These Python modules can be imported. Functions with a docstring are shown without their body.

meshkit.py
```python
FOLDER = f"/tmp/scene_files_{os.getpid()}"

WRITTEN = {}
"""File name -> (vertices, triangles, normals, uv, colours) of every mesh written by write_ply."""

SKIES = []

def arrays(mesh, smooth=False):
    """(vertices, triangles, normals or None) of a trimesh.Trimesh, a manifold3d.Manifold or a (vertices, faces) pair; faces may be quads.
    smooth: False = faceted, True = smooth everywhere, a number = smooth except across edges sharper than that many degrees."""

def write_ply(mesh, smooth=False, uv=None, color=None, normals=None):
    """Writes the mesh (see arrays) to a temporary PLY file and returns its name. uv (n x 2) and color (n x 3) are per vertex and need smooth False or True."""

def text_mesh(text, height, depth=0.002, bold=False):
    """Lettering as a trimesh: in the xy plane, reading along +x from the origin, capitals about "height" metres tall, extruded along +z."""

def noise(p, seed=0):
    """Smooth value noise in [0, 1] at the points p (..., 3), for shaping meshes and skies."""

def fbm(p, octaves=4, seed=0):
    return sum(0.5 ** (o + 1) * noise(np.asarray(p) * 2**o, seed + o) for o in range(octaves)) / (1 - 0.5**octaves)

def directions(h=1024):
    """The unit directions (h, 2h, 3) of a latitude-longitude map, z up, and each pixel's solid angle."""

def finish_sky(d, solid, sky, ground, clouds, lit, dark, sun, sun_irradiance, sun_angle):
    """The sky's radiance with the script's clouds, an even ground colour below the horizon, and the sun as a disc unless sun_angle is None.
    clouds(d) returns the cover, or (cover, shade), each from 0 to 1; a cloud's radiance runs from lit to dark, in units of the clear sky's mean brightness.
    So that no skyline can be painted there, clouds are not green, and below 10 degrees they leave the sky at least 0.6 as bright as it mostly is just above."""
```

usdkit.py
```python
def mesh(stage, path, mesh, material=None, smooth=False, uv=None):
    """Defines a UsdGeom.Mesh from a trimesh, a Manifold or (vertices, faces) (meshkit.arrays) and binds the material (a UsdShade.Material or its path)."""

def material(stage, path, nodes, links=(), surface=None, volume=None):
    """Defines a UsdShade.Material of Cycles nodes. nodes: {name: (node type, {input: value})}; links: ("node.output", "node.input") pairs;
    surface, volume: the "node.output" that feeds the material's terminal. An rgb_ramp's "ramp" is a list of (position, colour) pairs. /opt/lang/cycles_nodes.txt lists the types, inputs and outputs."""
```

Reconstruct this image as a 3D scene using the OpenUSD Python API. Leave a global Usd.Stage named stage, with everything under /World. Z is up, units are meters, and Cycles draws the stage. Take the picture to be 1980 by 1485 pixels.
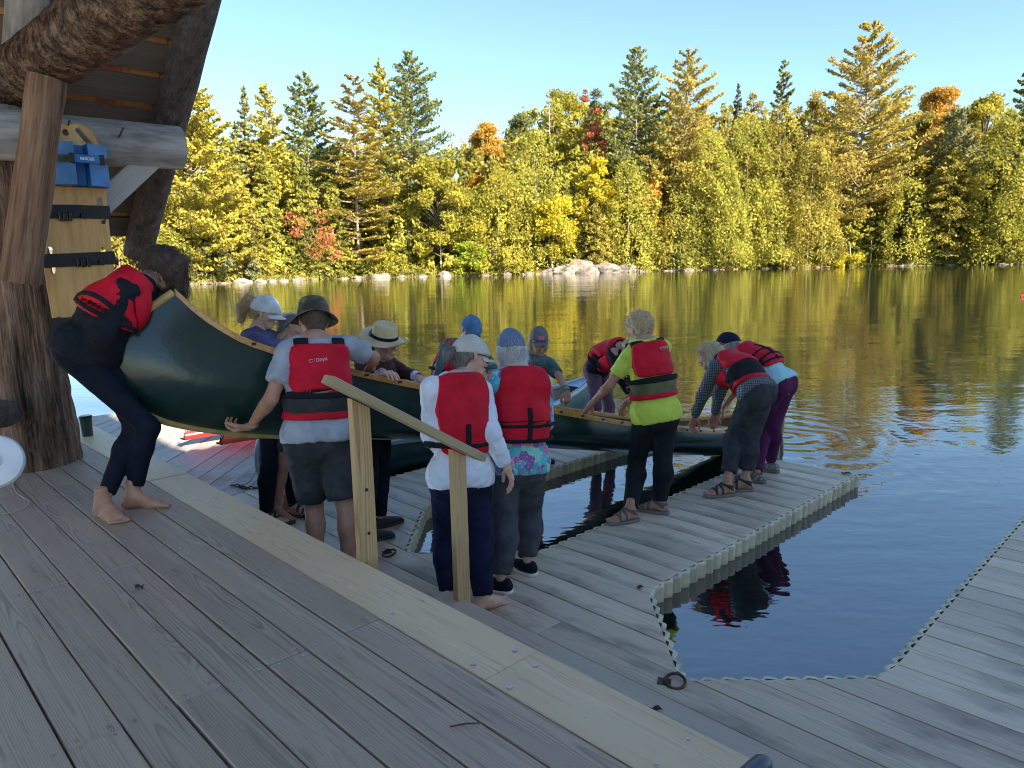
import math, random
import numpy as np
import trimesh, usdkit, meshkit
from pxr import Usd, UsdGeom, UsdLux, UsdShade, Gf, Sdf, Vt

stage = Usd.Stage.CreateInMemory()
UsdGeom.SetStageUpAxis(stage, 'Z')
UsdGeom.SetStageMetersPerUnit(stage, 1.0)
UsdGeom.Xform.Define(stage, '/World')
UsdGeom.Scope.Define(stage, '/World/Looks')

# ------------------------------------------------------------------ camera, sky, sun, exposure
# world: deck planks run along X, the lake lies towards +Y, z = 0 is the top of the upper deck
EYE = np.array([0.0, 0.0, 1.35])
CAMR = np.array([[0.69761226, -0.10476868, 0.70877405],
                 [0.71617248, 0.13073515, -0.68556933],
                 [-0.02083549, 0.98586604, 0.16623489]])      # columns: right, up, back
FPX, PW, PH = 1397.0, 1980.0, 1485.0
EXPOSURE = 2.3
SKY_STRENGTH = 0.058
SUN_INTENSITY = 1.25
SUN_EL = math.radians(32.0)
SUN_AZ = math.atan2(1.0, -0.03)      # from +Y towards +X
cam = UsdGeom.Camera.Define(stage, '/World/Camera')
cam.CreateHorizontalApertureAttr(36.0)
cam.CreateVerticalApertureAttr(27.0)
cam.CreateFocalLengthAttr(36.0 * FPX / PW)
cam.CreateClippingRangeAttr((0.05, 5000.0))
cam.CreateExposureAttr(EXPOSURE)
cm = np.eye(4)
cm[:3, :3] = CAMR
cm[:3, 3] = EYE
UsdGeom.Xformable(cam).AddTransformOp().Set(Gf.Matrix4d(*cm.T.ravel().tolist()))

SUN_DIR = np.array([math.cos(SUN_EL) * math.sin(SUN_AZ), math.cos(SUN_EL) * math.cos(SUN_AZ), math.sin(SUN_EL)])
sky = UsdLux.DomeLight.Define(stage, '/World/sky')
sky.CreateIntensityAttr(1.0)
skym = usdkit.material(stage, '/World/Looks/sky_air',
    {'tex': ('sky_texture', {'sky_type': 'single_scattering', 'sun_disc': False, 'sun_elevation': SUN_EL, 'sun_rotation': SUN_AZ,
                             'altitude': 300.0, 'air_density': 1.0, 'aerosol_density': 0.25, 'ozone_density': 1.3}),
     'wb': ('mix', {'mix_type': 'multiply', 'fac': 1.0, 'color2': (0.86, 0.98, 1.04)}),
     'bg': ('background_shader', {'strength': SKY_STRENGTH})},
    [('tex.color', 'wb.color1'), ('wb.color', 'bg.color')], surface='bg.background')
UsdShade.MaterialBindingAPI.Apply(sky.GetPrim()).Bind(skym)
sky.GetPrim().SetCustomDataByKey('kind', 'structure')
sun = UsdLux.DistantLight.Define(stage, '/World/sun')
sun.CreateIntensityAttr(SUN_INTENSITY)
sun.CreateAngleAttr(0.5)
sun.CreateColorAttr(Gf.Vec3f(1.0, 0.9, 0.74))
sun.GetPrim().CreateAttribute('inputs:normalize', Sdf.ValueTypeNames.Bool).Set(True)
zx = SUN_DIR / np.linalg.norm(SUN_DIR)
xx = np.cross([0, 0, 1.0], zx); xx /= np.linalg.norm(xx)
yx = np.cross(zx, xx)
sm = np.eye(4); sm[:3, 0], sm[:3, 1], sm[:3, 2] = xx, yx, zx
UsdGeom.Xformable(sun).AddTransformOp().Set(Gf.Matrix4d(*sm.T.ravel().tolist()))

# ------------------------------------------------------------------ helpers
Z_DOCK, Z_TREAD, Z_WATER = -0.65, -0.38, -0.76


def ray(u, v):
    """The direction from the eye through a point of the 1980 x 1485 photograph, one metre of depth long."""
    return CAMR @ np.array([(u - 990.0) / FPX, -(v - 742.5) / FPX, -1.0])


def at_z(u, v, z):
    d = ray(u, v)
    return EYE + d * ((z - EYE[2]) / d[2])


def at_x(u, v, x):
    d = ray(u, v)
    return EYE + d * ((x - EYE[0]) / d[0])


def at_y(u, v, y):
    d = ray(u, v)
    return EYE + d * ((y - EYE[1]) / d[1])


def at_d(u, v, depth):
    return EYE + ray(u, v) * depth


def depth_of(p):
    return float(-(np.asarray(p) - EYE) @ CAMR[:, 2])


TAKEN = {}


def numbered(path):
    n = TAKEN.get(path, -1) + 1
    TAKEN[path] = n
    return path if n == 0 else f'{path}_{n:03d}'


def tag(prim, label=None, cat=None, group=None, kind=None):
    for k, v in (('label', label), ('category', cat), ('group', group), ('kind', kind)):
        if v:
            prim.SetCustomDataByKey(k, v)
    return prim


def thing(name, label, cat, loc=(0, 0, 0), rotz=0.0, group=None, kind=None):
    x = UsdGeom.Xform.Define(stage, numbered('/World/' + name))
    x.AddTranslateOp().Set(Gf.Vec3d(*map(float, loc)))
    if rotz:
        x.AddRotateZOp().Set(math.degrees(rotz))
    return tag(x.GetPrim(), label, cat, group, kind)


def xf(mesh_prim, M):
    UsdGeom.Xformable(mesh_prim).AddTransformOp().Set(Gf.Matrix4d(*np.asarray(M, float).T.ravel().tolist()))


def obj(name, mesh, mat, parent=None, smooth=False, M=None, label=None):
    base = str(parent.GetPath()) if parent is not None else '/World'
    m = usdkit.mesh(stage, numbered(base + '/' + name), mesh, mat, smooth=smooth)
    if M is not None:
        xf(m, M)
    p = m.GetPrim()
    if label:
        p.SetCustomDataByKey('label', label)
    return p


def frame(x, y=None, z=None, o=(0, 0, 0)):
    """A 4x4 whose x axis runs along x and whose z axis is as near z as can be."""
    x = np.asarray(x, float) / np.linalg.norm(x)
    z = np.asarray((0, 0, 1) if z is None else z, float)
    y = np.cross(z, x)
    y /= np.linalg.norm(y)
    M = np.eye(4)
    M[:3, 0], M[:3, 1], M[:3, 2], M[:3, 3] = x, y, np.cross(x, y), o
    return M


class MB:
    """Collects pieces of mesh."""
    def __init__(self):
        self.v, self.f, self.n = [], [], 0

    def add(self, v, f):
        v, f = np.asarray(v, float), np.asarray(f, int)
        if f.shape[1] == 4:
            f = np.vstack([f[:, [0, 1, 2]], f[:, [0, 2, 3]]])
        self.v.append(v); self.f.append(f + self.n); self.n += len(v)
        return self

    def get(self):
        return np.vstack(self.v), np.vstack(self.f)


def slab(x0, x1, y0, y1, z0, z1, b=0.004):
    """A board with its four top edges eased, 12 vertices."""
    v = [(x0, y0, z0), (x1, y0, z0), (x1, y1, z0), (x0, y1, z0),
         (x0, y0, z1 - b), (x1, y0, z1 - b), (x1, y1, z1 - b), (x0, y1, z1 - b),
         (x0 + b, y0 + b, z1), (x1 - b, y0 + b, z1), (x1 - b, y1 - b, z1), (x0 + b, y1 - b, z1)]
    f = [(3, 2, 1, 0)]
    for a, c in ((0, 4), (4, 8)):
        for i in range(4):
            j = (i + 1) % 4
            f.append((a + i, a + j, c + j, c + i))
    f.append((8, 9, 10, 11))
    return np.array(v, float), np.array(f)


def prism(poly, z0, z1, b=0.004):
    """An extruded convex outline (counter-clockwise) with an eased top edge."""
    p = np.asarray(poly, float); n = len(p); c = p.mean(0)
    q = c + (p - c) * (1 - b / np.maximum(np.linalg.norm(p - c, axis=1, keepdims=True), 1e-6))
    v = np.vstack([np.c_[p, np.full(n, z0)], np.c_[p, np.full(n, z1 - b)], np.c_[q, np.full(n, z1)]])
    f = []
    for a in (0, n):
        for i in range(n):
            j = (i + 1) % n
            f += [(a + i, a + j, a + n + j), (a + i, a + n + j, a + n + i)]
    for i in range(1, n - 1):
        f += [(0, i + 1, i), (2 * n, 2 * n + i, 2 * n + i + 1)]
    return v, np.array(f)


def box(cx, cy, cz, sx, sy, sz, b=0.0):
    if b > 0:
        m = trimesh.creation.box((sx - 2 * b, sy - 2 * b, sz - 2 * b))
        pts = np.vstack([m.vertices + d for d in np.eye(3) * b] + [m.vertices - d for d in np.eye(3) * b])
        m = trimesh.convex.convex_hull(pts)
        return np.array(m.vertices) + (cx, cy, cz), np.array(m.faces)
    m = trimesh.creation.box((sx, sy, sz))
    return np.array(m.vertices) + (cx, cy, cz), np.array(m.faces)


def apply(M, vf):
    v, f = vf
    return np.asarray(v) @ M[:3, :3].T + M[:3, 3], f


def tube(points, radii, sides=8, caps=True, twist=None):
    p = np.asarray(points, float)
    n = len(p)
    t = np.gradient(p, axis=0); t /= np.linalg.norm(t, axis=1, keepdims=True) + 1e-12
    a = np.cross(t[0], (0, 0, 1.0) if abs(t[0][2]) < 0.9 else (1.0, 0, 0)); a /= np.linalg.norm(a)
    A = []
    for i in range(n):
        a = a - t[i] * (a @ t[i]); a /= np.linalg.norm(a); A.append(a.copy())
    A = np.array(A); B = np.cross(t, A)
    ang = np.arange(sides) * 2 * np.pi / sides
    r = np.broadcast_to(radii, (n,)) if np.ndim(radii) < 2 else np.asarray(radii)
    R = r[:, None] if r.ndim == 1 else r
    v = p[:, None] + R[..., None] * (np.cos(ang)[None, :, None] * A[:, None] + np.sin(ang)[None, :, None] * B[:, None])
    i, j = np.meshgrid(np.arange(n - 1), np.arange(sides), indexing='ij')
    q = np.stack([i * sides + j, i * sides + (j + 1) % sides, (i + 1) * sides + (j + 1) % sides, (i + 1) * sides + j], -1).reshape(-1, 4)
    v = v.reshape(-1, 3)
    f = np.vstack([q[:, [0, 1, 2]], q[:, [0, 2, 3]]])
    if caps:
        v = np.vstack([v, p[:1], p[-1:]])
        k = np.arange(sides)
        f = np.vstack([f, np.c_[np.full(sides, n * sides), (k + 1) % sides, k],
                       np.c_[np.full(sides, n * sides + 1), (n - 1) * sides + k, (n - 1) * sides + (k + 1) % sides]])
    return v, f


class Ref:
    def __init__(s, node, out):
        s.s = f'{node}.{out}'


class Node:
    def __init__(s, name):
        s.name = name

    def __getattr__(s, out):
        return Ref(s.name, out)


class G:
    """A short way to write a node graph."""
    def __init__(s, name):
        s.name, s.nodes, s.links = name, {}, []

    def n(s, kind, **inp):
        name = f'n{len(s.nodes)}'
        vals = {}
        for k, v in inp.items():
            if isinstance(v, Node):
                raise TypeError(kind + ' ' + k)
            if isinstance(v, Ref):
                s.links.append((v.s, f'{name}.{k}'))
            else:
                vals[k] = v
        s.nodes[name] = (kind, vals)
        return Node(name)

    def m(s, op, a, b=0.5, c=0.0, clamp=False):
        return s.n('math', math_type=op, value1=a, value2=b, value3=c, use_clamp=clamp).value

    def mix(s, fac, a, b, t='mix'):
        return s.n('mix', mix_type=t, fac=fac, color1=a, color2=b).color

    def ramp(s, fac, stops):
        return s.n('rgb_ramp', fac=fac, ramp=stops).color

    def rng(s, v, a, b, c=0.0, d=1.0):
        return s.n('map_range', value=v, from_min=a, from_max=b, to_min=c, to_max=d, clamp=True).result

    def noise(s, vec, scale, detail=2.0, rough=0.5, dist=0.0):
        return s.n('noise_texture', vector=vec, scale=scale, detail=detail, roughness=rough, distortion=dist)

    def map(s, vec, scale=(1, 1, 1), loc=(0, 0, 0), rot=(0, 0, 0)):
        return s.n('mapping', vector=vec, scale=scale, location=loc, rotation=rot).vector

    def objco(s, spread=40.0):
        """Object coordinates, shifted at random from object to object."""
        r = s.n('object_info').random
        c = s.n('texture_coordinate').object
        off = s.n('combine_xyz', x=s.m('multiply', r, spread), y=s.m('multiply', r, spread * 1.7), z=s.m('multiply', r, spread * 0.61)).vector
        return c, s.n('vector_math', math_type='add', vector1=c, vector2=off).vector, r

    def bump(s, h, strength=0.5, dist=0.01):
        return s.n('bump', height=h, strength=strength, distance=dist).normal

    def done(s, **inp):
        b = s.n('principled_bsdf', **inp)
        return usdkit.material(stage, '/World/Looks/' + s.name, s.nodes, s.links, surface=f'{b.name}.BSDF')

    def out(s, ref):
        return usdkit.material(stage, '/World/Looks/' + s.name, s.nodes, s.links, surface=ref.s)
# ------------------------------------------------------------------ lake
g = G('lake_water')
pos = g.n('geometry').position
dv = g.n('vector_math', math_type='dot_product', vector1=pos, vector2=(-0.72, 0.69, 0.0)).value
dc = g.n('vector_math', math_type='dot_product', vector1=pos, vector2=(0.69, 0.72, 0.0)).value
wv = lambda a, b, o=0.0: g.n('combine_xyz', x=g.m('multiply', dv, a), y=g.m('multiply', dc, b), z=o).vector
n1 = g.noise(wv(0.22, 0.05), 1.0, 2.0, 0.5).fac
n2 = g.noise(wv(0.85, 0.22, 4.0), 1.0, 2.0, 0.5).fac
n3 = g.noise(wv(3.2, 1.1, 9.0), 1.0, 3.0, 0.55).fac
n4 = g.noise(wv(9.0, 5.0, 2.0), 1.0, 2.0, 0.5).fac
calm = g.rng(g.noise(wv(0.05, 0.02, 7.0), 1.0, 1.0).fac, 0.38, 0.62, 0.25, 1.0)
h = g.m('add', g.m('multiply', n1, 0.040), g.m('multiply', g.m('multiply', n2, calm), 0.026))
h = g.m('add', h, g.m('multiply', n3, 0.0040))
h = g.m('add', h, g.m('multiply', n4, 0.0019))
for cx, cy, lam, amp, ext in ((-3.75, 8.1, 0.30, 0.0028, 1.5), (-3.2, 6.8, 0.24, 0.0010, 1.6)):
    v = g.n('vector_math', math_type='subtract', vector1=pos, vector2=(cx, cy, Z_WATER)).vector
    wob = g.m('multiply', g.noise(pos, 1.3, 1.0).fac, 0.5)
    r = g.m('add', g.n('vector_math', math_type='length', vector1=v).value, wob)
    ring = g.m('multiply', g.m('sine', g.m('multiply', r, 6.2832 / lam)), amp)
    fade = g.m('exponent', g.m('multiply', g.m('power', g.m('divide', r, ext), 2.0), -1.0))
    h = g.m('add', h, g.m('multiply', ring, fade))
nrm = g.bump(h, 1.0, 1.0)
WATER = g.done(base_color=(0.004, 0.007, 0.006), roughness=0.01, ior=3.1, specular_ior_level=0.5, normal=nrm)
p = obj('lake', (np.array([(-420, -60, Z_WATER), (160, -60, Z_WATER), (160, 420, Z_WATER), (-420, 420, Z_WATER)]), np.array([(0, 1, 2, 3)])), WATER)
tag(p, kind='structure')

# ------------------------------------------------------------------ far shore terrain
SHORE_U = np.array([-900, -300, 0, 370, 500, 700, 870, 1050, 1250, 1450, 1620, 1800, 1980, 2300, 2900])
SHORE_D = np.array([70, 88, 96, 108, 115, 123, 123, 124, 130, 139, 146, 148, 148, 150, 150.0])


def shore_point(u, inland=0.0):
    d = ray(u, 500); a = d[:2] / np.linalg.norm(d[:2])
    D = np.interp(u, SHORE_U, SHORE_D) + 1.2 * math.sin(u * 0.031) + 0.8 * math.sin(u * 0.083 + 1)
    return a * (D + inland)


def hill_z(u, t):
    """Height of the far ground t metres inland of the shore."""
    t = np.asarray(t, float)
    top = np.interp(u, [-900, 300, 600, 850, 1000, 1150, 1500, 1800, 2000, 2900], [4, 4, 5, 6, 12, 19, 20, 19, 15, 12])
    low = np.interp(t, [-6, 0, 1.5, 8, 20], [-2.6, -0.95, -0.35, 0.6, 1.8])
    return low + top * np.clip((t - 8) / 70.0, 0, 1) ** 1.2


us = np.arange(-900, 2901, 20.0)
ts = np.array([-6, -1, 0, 1.0, 2.0, 3.5, 5, 8, 12, 18, 26, 36, 48, 62, 80, 110, 180])
V = []
for u in us:
    for t in ts:
        xy = shore_point(u, t)
        z = float(hill_z(u, t)) + (0.35 * (meshkit.noise(np.array([xy[0] * 0.35, xy[1] * 0.35, 3.0])) - 0.5) * min(max(t + 1, 0), 2.5))
        V.append((xy[0], xy[1], z))
V = np.array(V); nt = len(ts)
F = [(i * nt + j, i * nt + j + 1, (i + 1) * nt + j + 1, (i + 1) * nt + j) for i in range(len(us) - 1) for j in range(nt - 1)]
g = G('forest_floor')
pos = g.n('geometry').position
nz = g.noise(pos, 0.8, 5.0, 0.65).fac
n2 = g.noise(pos, 4.0, 3.0, 0.6).fac
col = g.ramp(nz, [(0.3, (0.055, 0.04, 0.022)), (0.5, (0.12, 0.07, 0.03)), (0.62, (0.20, 0.12, 0.05)), (0.75, (0.10, 0.10, 0.03))])
GROUND = g.done(base_color=g.mix(g.m('multiply', n2, 0.5), col, (0.26, 0.2, 0.13)), roughness=0.9, normal=g.bump(n2, 0.6, 0.15))
tag(obj('wooded_hill_ground', (V, np.array(F)), GROUND, smooth=True), kind='structure')

# ------------------------------------------------------------------ trees
def foliage(name, stops, trans=0.48, scale=0.22):
    g = G('leaf_' + name)
    geo = g.n('geometry')
    nz = g.noise(geo.position, scale, 2.0, 0.55).fac
    f = g.m('add', g.m('multiply', nz, 0.62), g.m('multiply', geo.random_per_island, 0.4))
    col = g.ramp(f, stops)
    d = g.n('principled_bsdf', base_color=col, roughness=0.65, specular_ior_level=0.25)
    t = g.n('translucent_bsdf', color=col)
    return g.out(g.n('mix_closure', fac=trans, closure1=d.BSDF, closure2=t.BSDF).closure)


LEAF = {k: foliage(k, v) for k, v in {
    'gold_pine': [(0.25, (0.26, 0.23, 0.035)), (0.5, (0.53, 0.45, 0.06)), (0.75, (0.68, 0.57, 0.09))],
    'orange_pine': [(0.25, (0.27, 0.22, 0.05)), (0.5, (0.56, 0.42, 0.085)), (0.75, (0.74, 0.56, 0.13))],
    'green_pine': [(0.25, (0.13, 0.15, 0.05)), (0.5, (0.29, 0.31, 0.085)), (0.75, (0.46, 0.44, 0.13))],
    'pale_pine': [(0.25, (0.17, 0.18, 0.08)), (0.5, (0.37, 0.35, 0.13)), (0.75, (0.54, 0.47, 0.18))],
    'cedar': [(0.25, (0.25, 0.24, 0.04)), (0.5, (0.50, 0.46, 0.07)), (0.75, (0.66, 0.57, 0.10))],
    'gold_cedar': [(0.25, (0.22, 0.19, 0.035)), (0.5, (0.48, 0.40, 0.065)), (0.75, (0.64, 0.52, 0.10))],
    'hemlock': [(0.25, (0.16, 0.165, 0.03)), (0.5, (0.42, 0.38, 0.06)), (0.75, (0.62, 0.52, 0.085))],
    'yellow': [(0.25, (0.36, 0.31, 0.025)), (0.5, (0.70, 0.56, 0.035)), (0.75, (0.84, 0.70, 0.06))],
    'lime': [(0.25, (0.22, 0.27, 0.025)), (0.5, (0.44, 0.48, 0.045)), (0.75, (0.62, 0.62, 0.07))],
    'olive': [(0.25, (0.22, 0.21, 0.03)), (0.5, (0.50, 0.42, 0.05)), (0.75, (0.70, 0.54, 0.08))],
    'orange': [(0.25, (0.40, 0.24, 0.04)), (0.5, (0.66, 0.38, 0.065)), (0.75, (0.78, 0.52, 0.10))],
    'red': [(0.25, (0.36, 0.13, 0.05)), (0.5, (0.58, 0.20, 0.10)), (0.75, (0.70, 0.34, 0.12))],
    'grey_shrub': [(0.25, (0.17, 0.18, 0.08)), (0.5, (0.34, 0.34, 0.16)), (0.75, (0.50, 0.47, 0.26))],
    'dark_spruce': [(0.25, (0.07, 0.085, 0.05)), (0.5, (0.16, 0.17, 0.09)), (0.75, (0.26, 0.25, 0.13))],
}.items()}
g = G('tree_bark')
pos = g.n('geometry').position
bn = g.noise(g.map(pos, scale=(3, 3, 0.6)), 1.5, 4.0, 0.6).fac
BARK = g.done(base_color=g.ramp(bn, [(0.3, (0.07, 0.055, 0.04)), (0.6, (0.19, 0.15, 0.115)), (0.8, (0.30, 0.25, 0.20))]), roughness=0.9, normal=g.bump(bn, 0.6, 0.1))
g = G('dark_bark'); BARKD = g.done(base_color=(0.07, 0.055, 0.042), roughness=0.9)
g = G('pale_dead_wood')
bn = g.noise(g.n('geometry').position, 1.5, 3.0).fac
DEADWOOD = g.done(base_color=g.ramp(bn, [(0.3, (0.28, 0.22, 0.17)), (0.7, (0.48, 0.42, 0.35))]), roughness=0.9)


def faces_at(c, rng, size, flat=0.0, out=None, elong=1.6):
    """One leaf spray (a bent pair of triangles) per centre. flat: 0 random facing, 1 lies level."""
    n = len(c)
    nrm = rng.normal(size=(n, 3)); nrm /= np.linalg.norm(nrm, axis=1, keepdims=True)
    nrm = nrm * (1 - flat) + np.array([0, 0, 1.0]) * flat
    if out is not None:
        nrm = nrm + out
    nrm /= np.linalg.norm(nrm, axis=1, keepdims=True) + 1e-9
    a = np.cross(nrm, rng.normal(size=(n, 3))); a /= np.linalg.norm(a, axis=1, keepdims=True) + 1e-9
    b = np.cross(nrm, a)
    s = (size * rng.uniform(0.6, 1.3, n))[:, None]
    v = np.stack([c - a * s * elong * 0.5, c + b * s * 0.42 - nrm * s * 0.12, c + a * s * elong * 0.5, c - b * s * 0.42 - nrm * s * 0.12], 1).reshape(-1, 3)
    i = np.arange(n)[:, None] * 4
    return v, np.vstack([i + [0, 1, 2], i + [0, 2, 3]])


def lean_path(h, rng, bend):
    k = 7
    z = np.linspace(0, 1, k)
    dx, dy = rng.normal(0, bend, 2)
    return np.c_[dx * z ** 2 * h, dy * z ** 2 * h, z * h]


def grow(kind, h, R, rng, dens=1.0, bare=0.12, size=0.5):
    """(crown, trunk) of one tree, its base at the origin."""
    path = lean_path(h, rng, 0.012)
    wood = MB()
    ax = lambda z: np.array([np.interp(z, path[:, 2], path[:, k]) for k in range(2)]).T
    tr = max(0.10, 0.0105 * h)
    C, O = [], []
    flat = 0.35
    if kind in ('pine', 'plate_pine', 'spruce', 'hemlock'):
        top = 0.985 if kind != 'maple' else 0.7
        wood.add(*tube(path, tr * (1 - 0.93 * path[:, 2] / h), 7))
        z = bare * h
        step = {'pine': 0.034, 'plate_pine': 0.046, 'spruce': 0.024, 'hemlock': 0.027}[kind]
        while z < h * top:
            s = (z - bare * h) / (h * (1 - bare))
            prof = {'pine': min(1.0, 1.32 * (1 - s) ** 0.72) * (0.72 + 0.28 * min(1, s * 4 + 0.2)), 'plate_pine': min(1.0, 1.28 * (1 - s) ** 0.62) * (0.8 + 0.2 * min(1, s * 3)),
                    'spruce': (1 - s) ** 0.85, 'hemlock': (1 - s) ** 0.75}[kind]
            nb = int(rng.integers(4, 7))
            a0 = rng.uniform(0, 6.28)
            for b in range(nb):
                L = R * prof * rng.uniform(0.62, 1.12) + 0.25
                a = a0 + b * 6.283 / nb + rng.normal(0, 0.25)
                rise = {'pine': 0.10 + 0.45 * s ** 1.5, 'plate_pine': 0.02 + 0.42 * s ** 1.6, 'spruce': -0.22 + 0.5 * s, 'hemlock': -0.30 + 0.45 * s}[kind] + rng.normal(0, 0.05)
                d = np.array([math.cos(a), math.sin(a)])
                z0 = z + rng.normal(0, 0.01 * h)
                q = np.linspace(0, 1, 4)
                curve = {'pine': 0.12, 'plate_pine': 0.06, 'spruce': -0.02, 'hemlock': -0.16}[kind]
                bp = np.c_[ax(z0) + d * (q * L)[:, None], z0 + L * (rise * q + curve * q * q)]
                if L > 1.2:
                    wood.add(*tube(bp, 0.018 * L * (1 - 0.85 * q) + 0.012, 3, caps=False))
                m = max(3, int(L * dens * {'pine': 21, 'plate_pine': 26, 'spruce': 15, 'hemlock': 16}[kind]))
                t = rng.uniform(0.22, 1.03, m) ** 0.8
                lat = rng.normal(0, 0.17, m) * L * np.minimum(1.25 - t * 0.75, 1)
                thick = {'pine': 0.12, 'plate_pine': 0.06, 'spruce': 0.10, 'hemlock': 0.14}[kind]
                cz = z0 + L * (rise * t + curve * t * t) + rng.normal(0, thick, m) + (0.10 if kind.endswith('pine') else -0.1)
                C.append(np.c_[ax(z0)[None] + d * (t * L)[:, None] + np.array([-d[1], d[0]]) * lat[:, None], cz])
            z += step * h * rng.uniform(0.75, 1.25)
        C.append(np.c_[ax(h * 0.985)[None] + rng.normal(0, 0.14, (14, 2)), h * rng.uniform(0.955, 1.012, 14)])
        flat = {'pine': 0.35, 'plate_pine': 0.6, 'spruce': 0.3, 'hemlock': 0.4}[kind]
    elif kind == 'cedar':
        wood.add(*tube(path, tr * (1 - 0.93 * path[:, 2] / h), 7))
        nc = int(165 * dens * h * R / 60)
        s = 1 - np.sqrt(rng.uniform(0, 1, nc))
        s = np.r_[s, rng.uniform(0.8, 1, nc // 12)]
        ang = rng.uniform(0, 6.283, len(s))
        lob = 1 + 0.16 * np.sin(ang * 3 + rng.uniform(0, 6)) + 0.12 * np.sin(ang * 5 + s * 9)
        rad = 1.12 * R * ((1 - s) ** 0.46 * 0.95 + 0.03) * lob * rng.uniform(0.72, 1.06, len(s))
        z = h * (bare + (1 - bare) * s)
        for si, a, r_, zz in zip(s, ang, rad, z):
            m = int(rng.integers(16, 28))
            d = np.array([math.cos(a), math.sin(a)])
            o = rng.normal(0, 1, (m, 3)) * (0.42, 0.42, 0.62)
            c = np.r_[ax(zz) + d * r_, zz] + o
            c[:, 2] -= 0.25 * (o[:, 0] * d[0] + o[:, 1] * d[1])
            C.append(c)
        flat = 0.1
    elif kind in ('maple', 'shrub', 'sparse'):
        trunk_h = h * (0.62 if kind != 'shrub' else 0.3)
        pt = path.copy(); pt *= trunk_h / h
        wood.add(*tube(pt, tr * 0.8 * (1 - 0.6 * pt[:, 2] / trunk_h), 6))
        nl = int({'maple': 46, 'shrub': 18, 'sparse': 46}[kind] * max(dens, 0.5))
        for k in range(nl):
            s = rng.uniform(0, 1)
            zc = h * (bare + (1 - bare) * (0.12 + 0.80 * s))
            rr = R * math.sin(math.pi * min(max(0.20 + 0.72 * s, 0), 1)) ** 0.7 * math.sqrt(rng.uniform(0.12, 1)) * 0.86
            a = rng.uniform(0, 6.283)
            c0 = np.array([rr * math.cos(a), rr * math.sin(a), zc])
            b0 = np.array([*ax(trunk_h * 0.5), min(trunk_h, zc * 0.7)])
            wood.add(*tube(np.array([b0, (b0 + c0) / 2 + (0, 0, 0.2), c0]), np.array([0.05, 0.035, 0.012]) * max(1, h / 9), 3, caps=False))
            lr = R * rng.uniform(0.20, 0.36)
            m = int({'maple': 85, 'shrub': 60, 'sparse': 60}[kind] * dens * (lr / 1.2) ** 2 * (0.55 / size) ** 1.2) + 12
            u = rng.normal(size=(m, 3)); u /= np.linalg.norm(u, axis=1, keepdims=True)
            C.append(c0 + u * lr * (rng.uniform(0.35, 1.05, (m, 1))) * (1, 1, 0.72))
        flat = 0.25
    C = np.vstack(C)
    out = None
    if kind == 'cedar':
        out = np.c_[C[:, :2], np.zeros(len(C))]; out /= np.linalg.norm(out, axis=1, keepdims=True) + 1e-6; out = out * 0.5
    return faces_at(C, rng, size, flat, out), wood.get()


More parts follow.
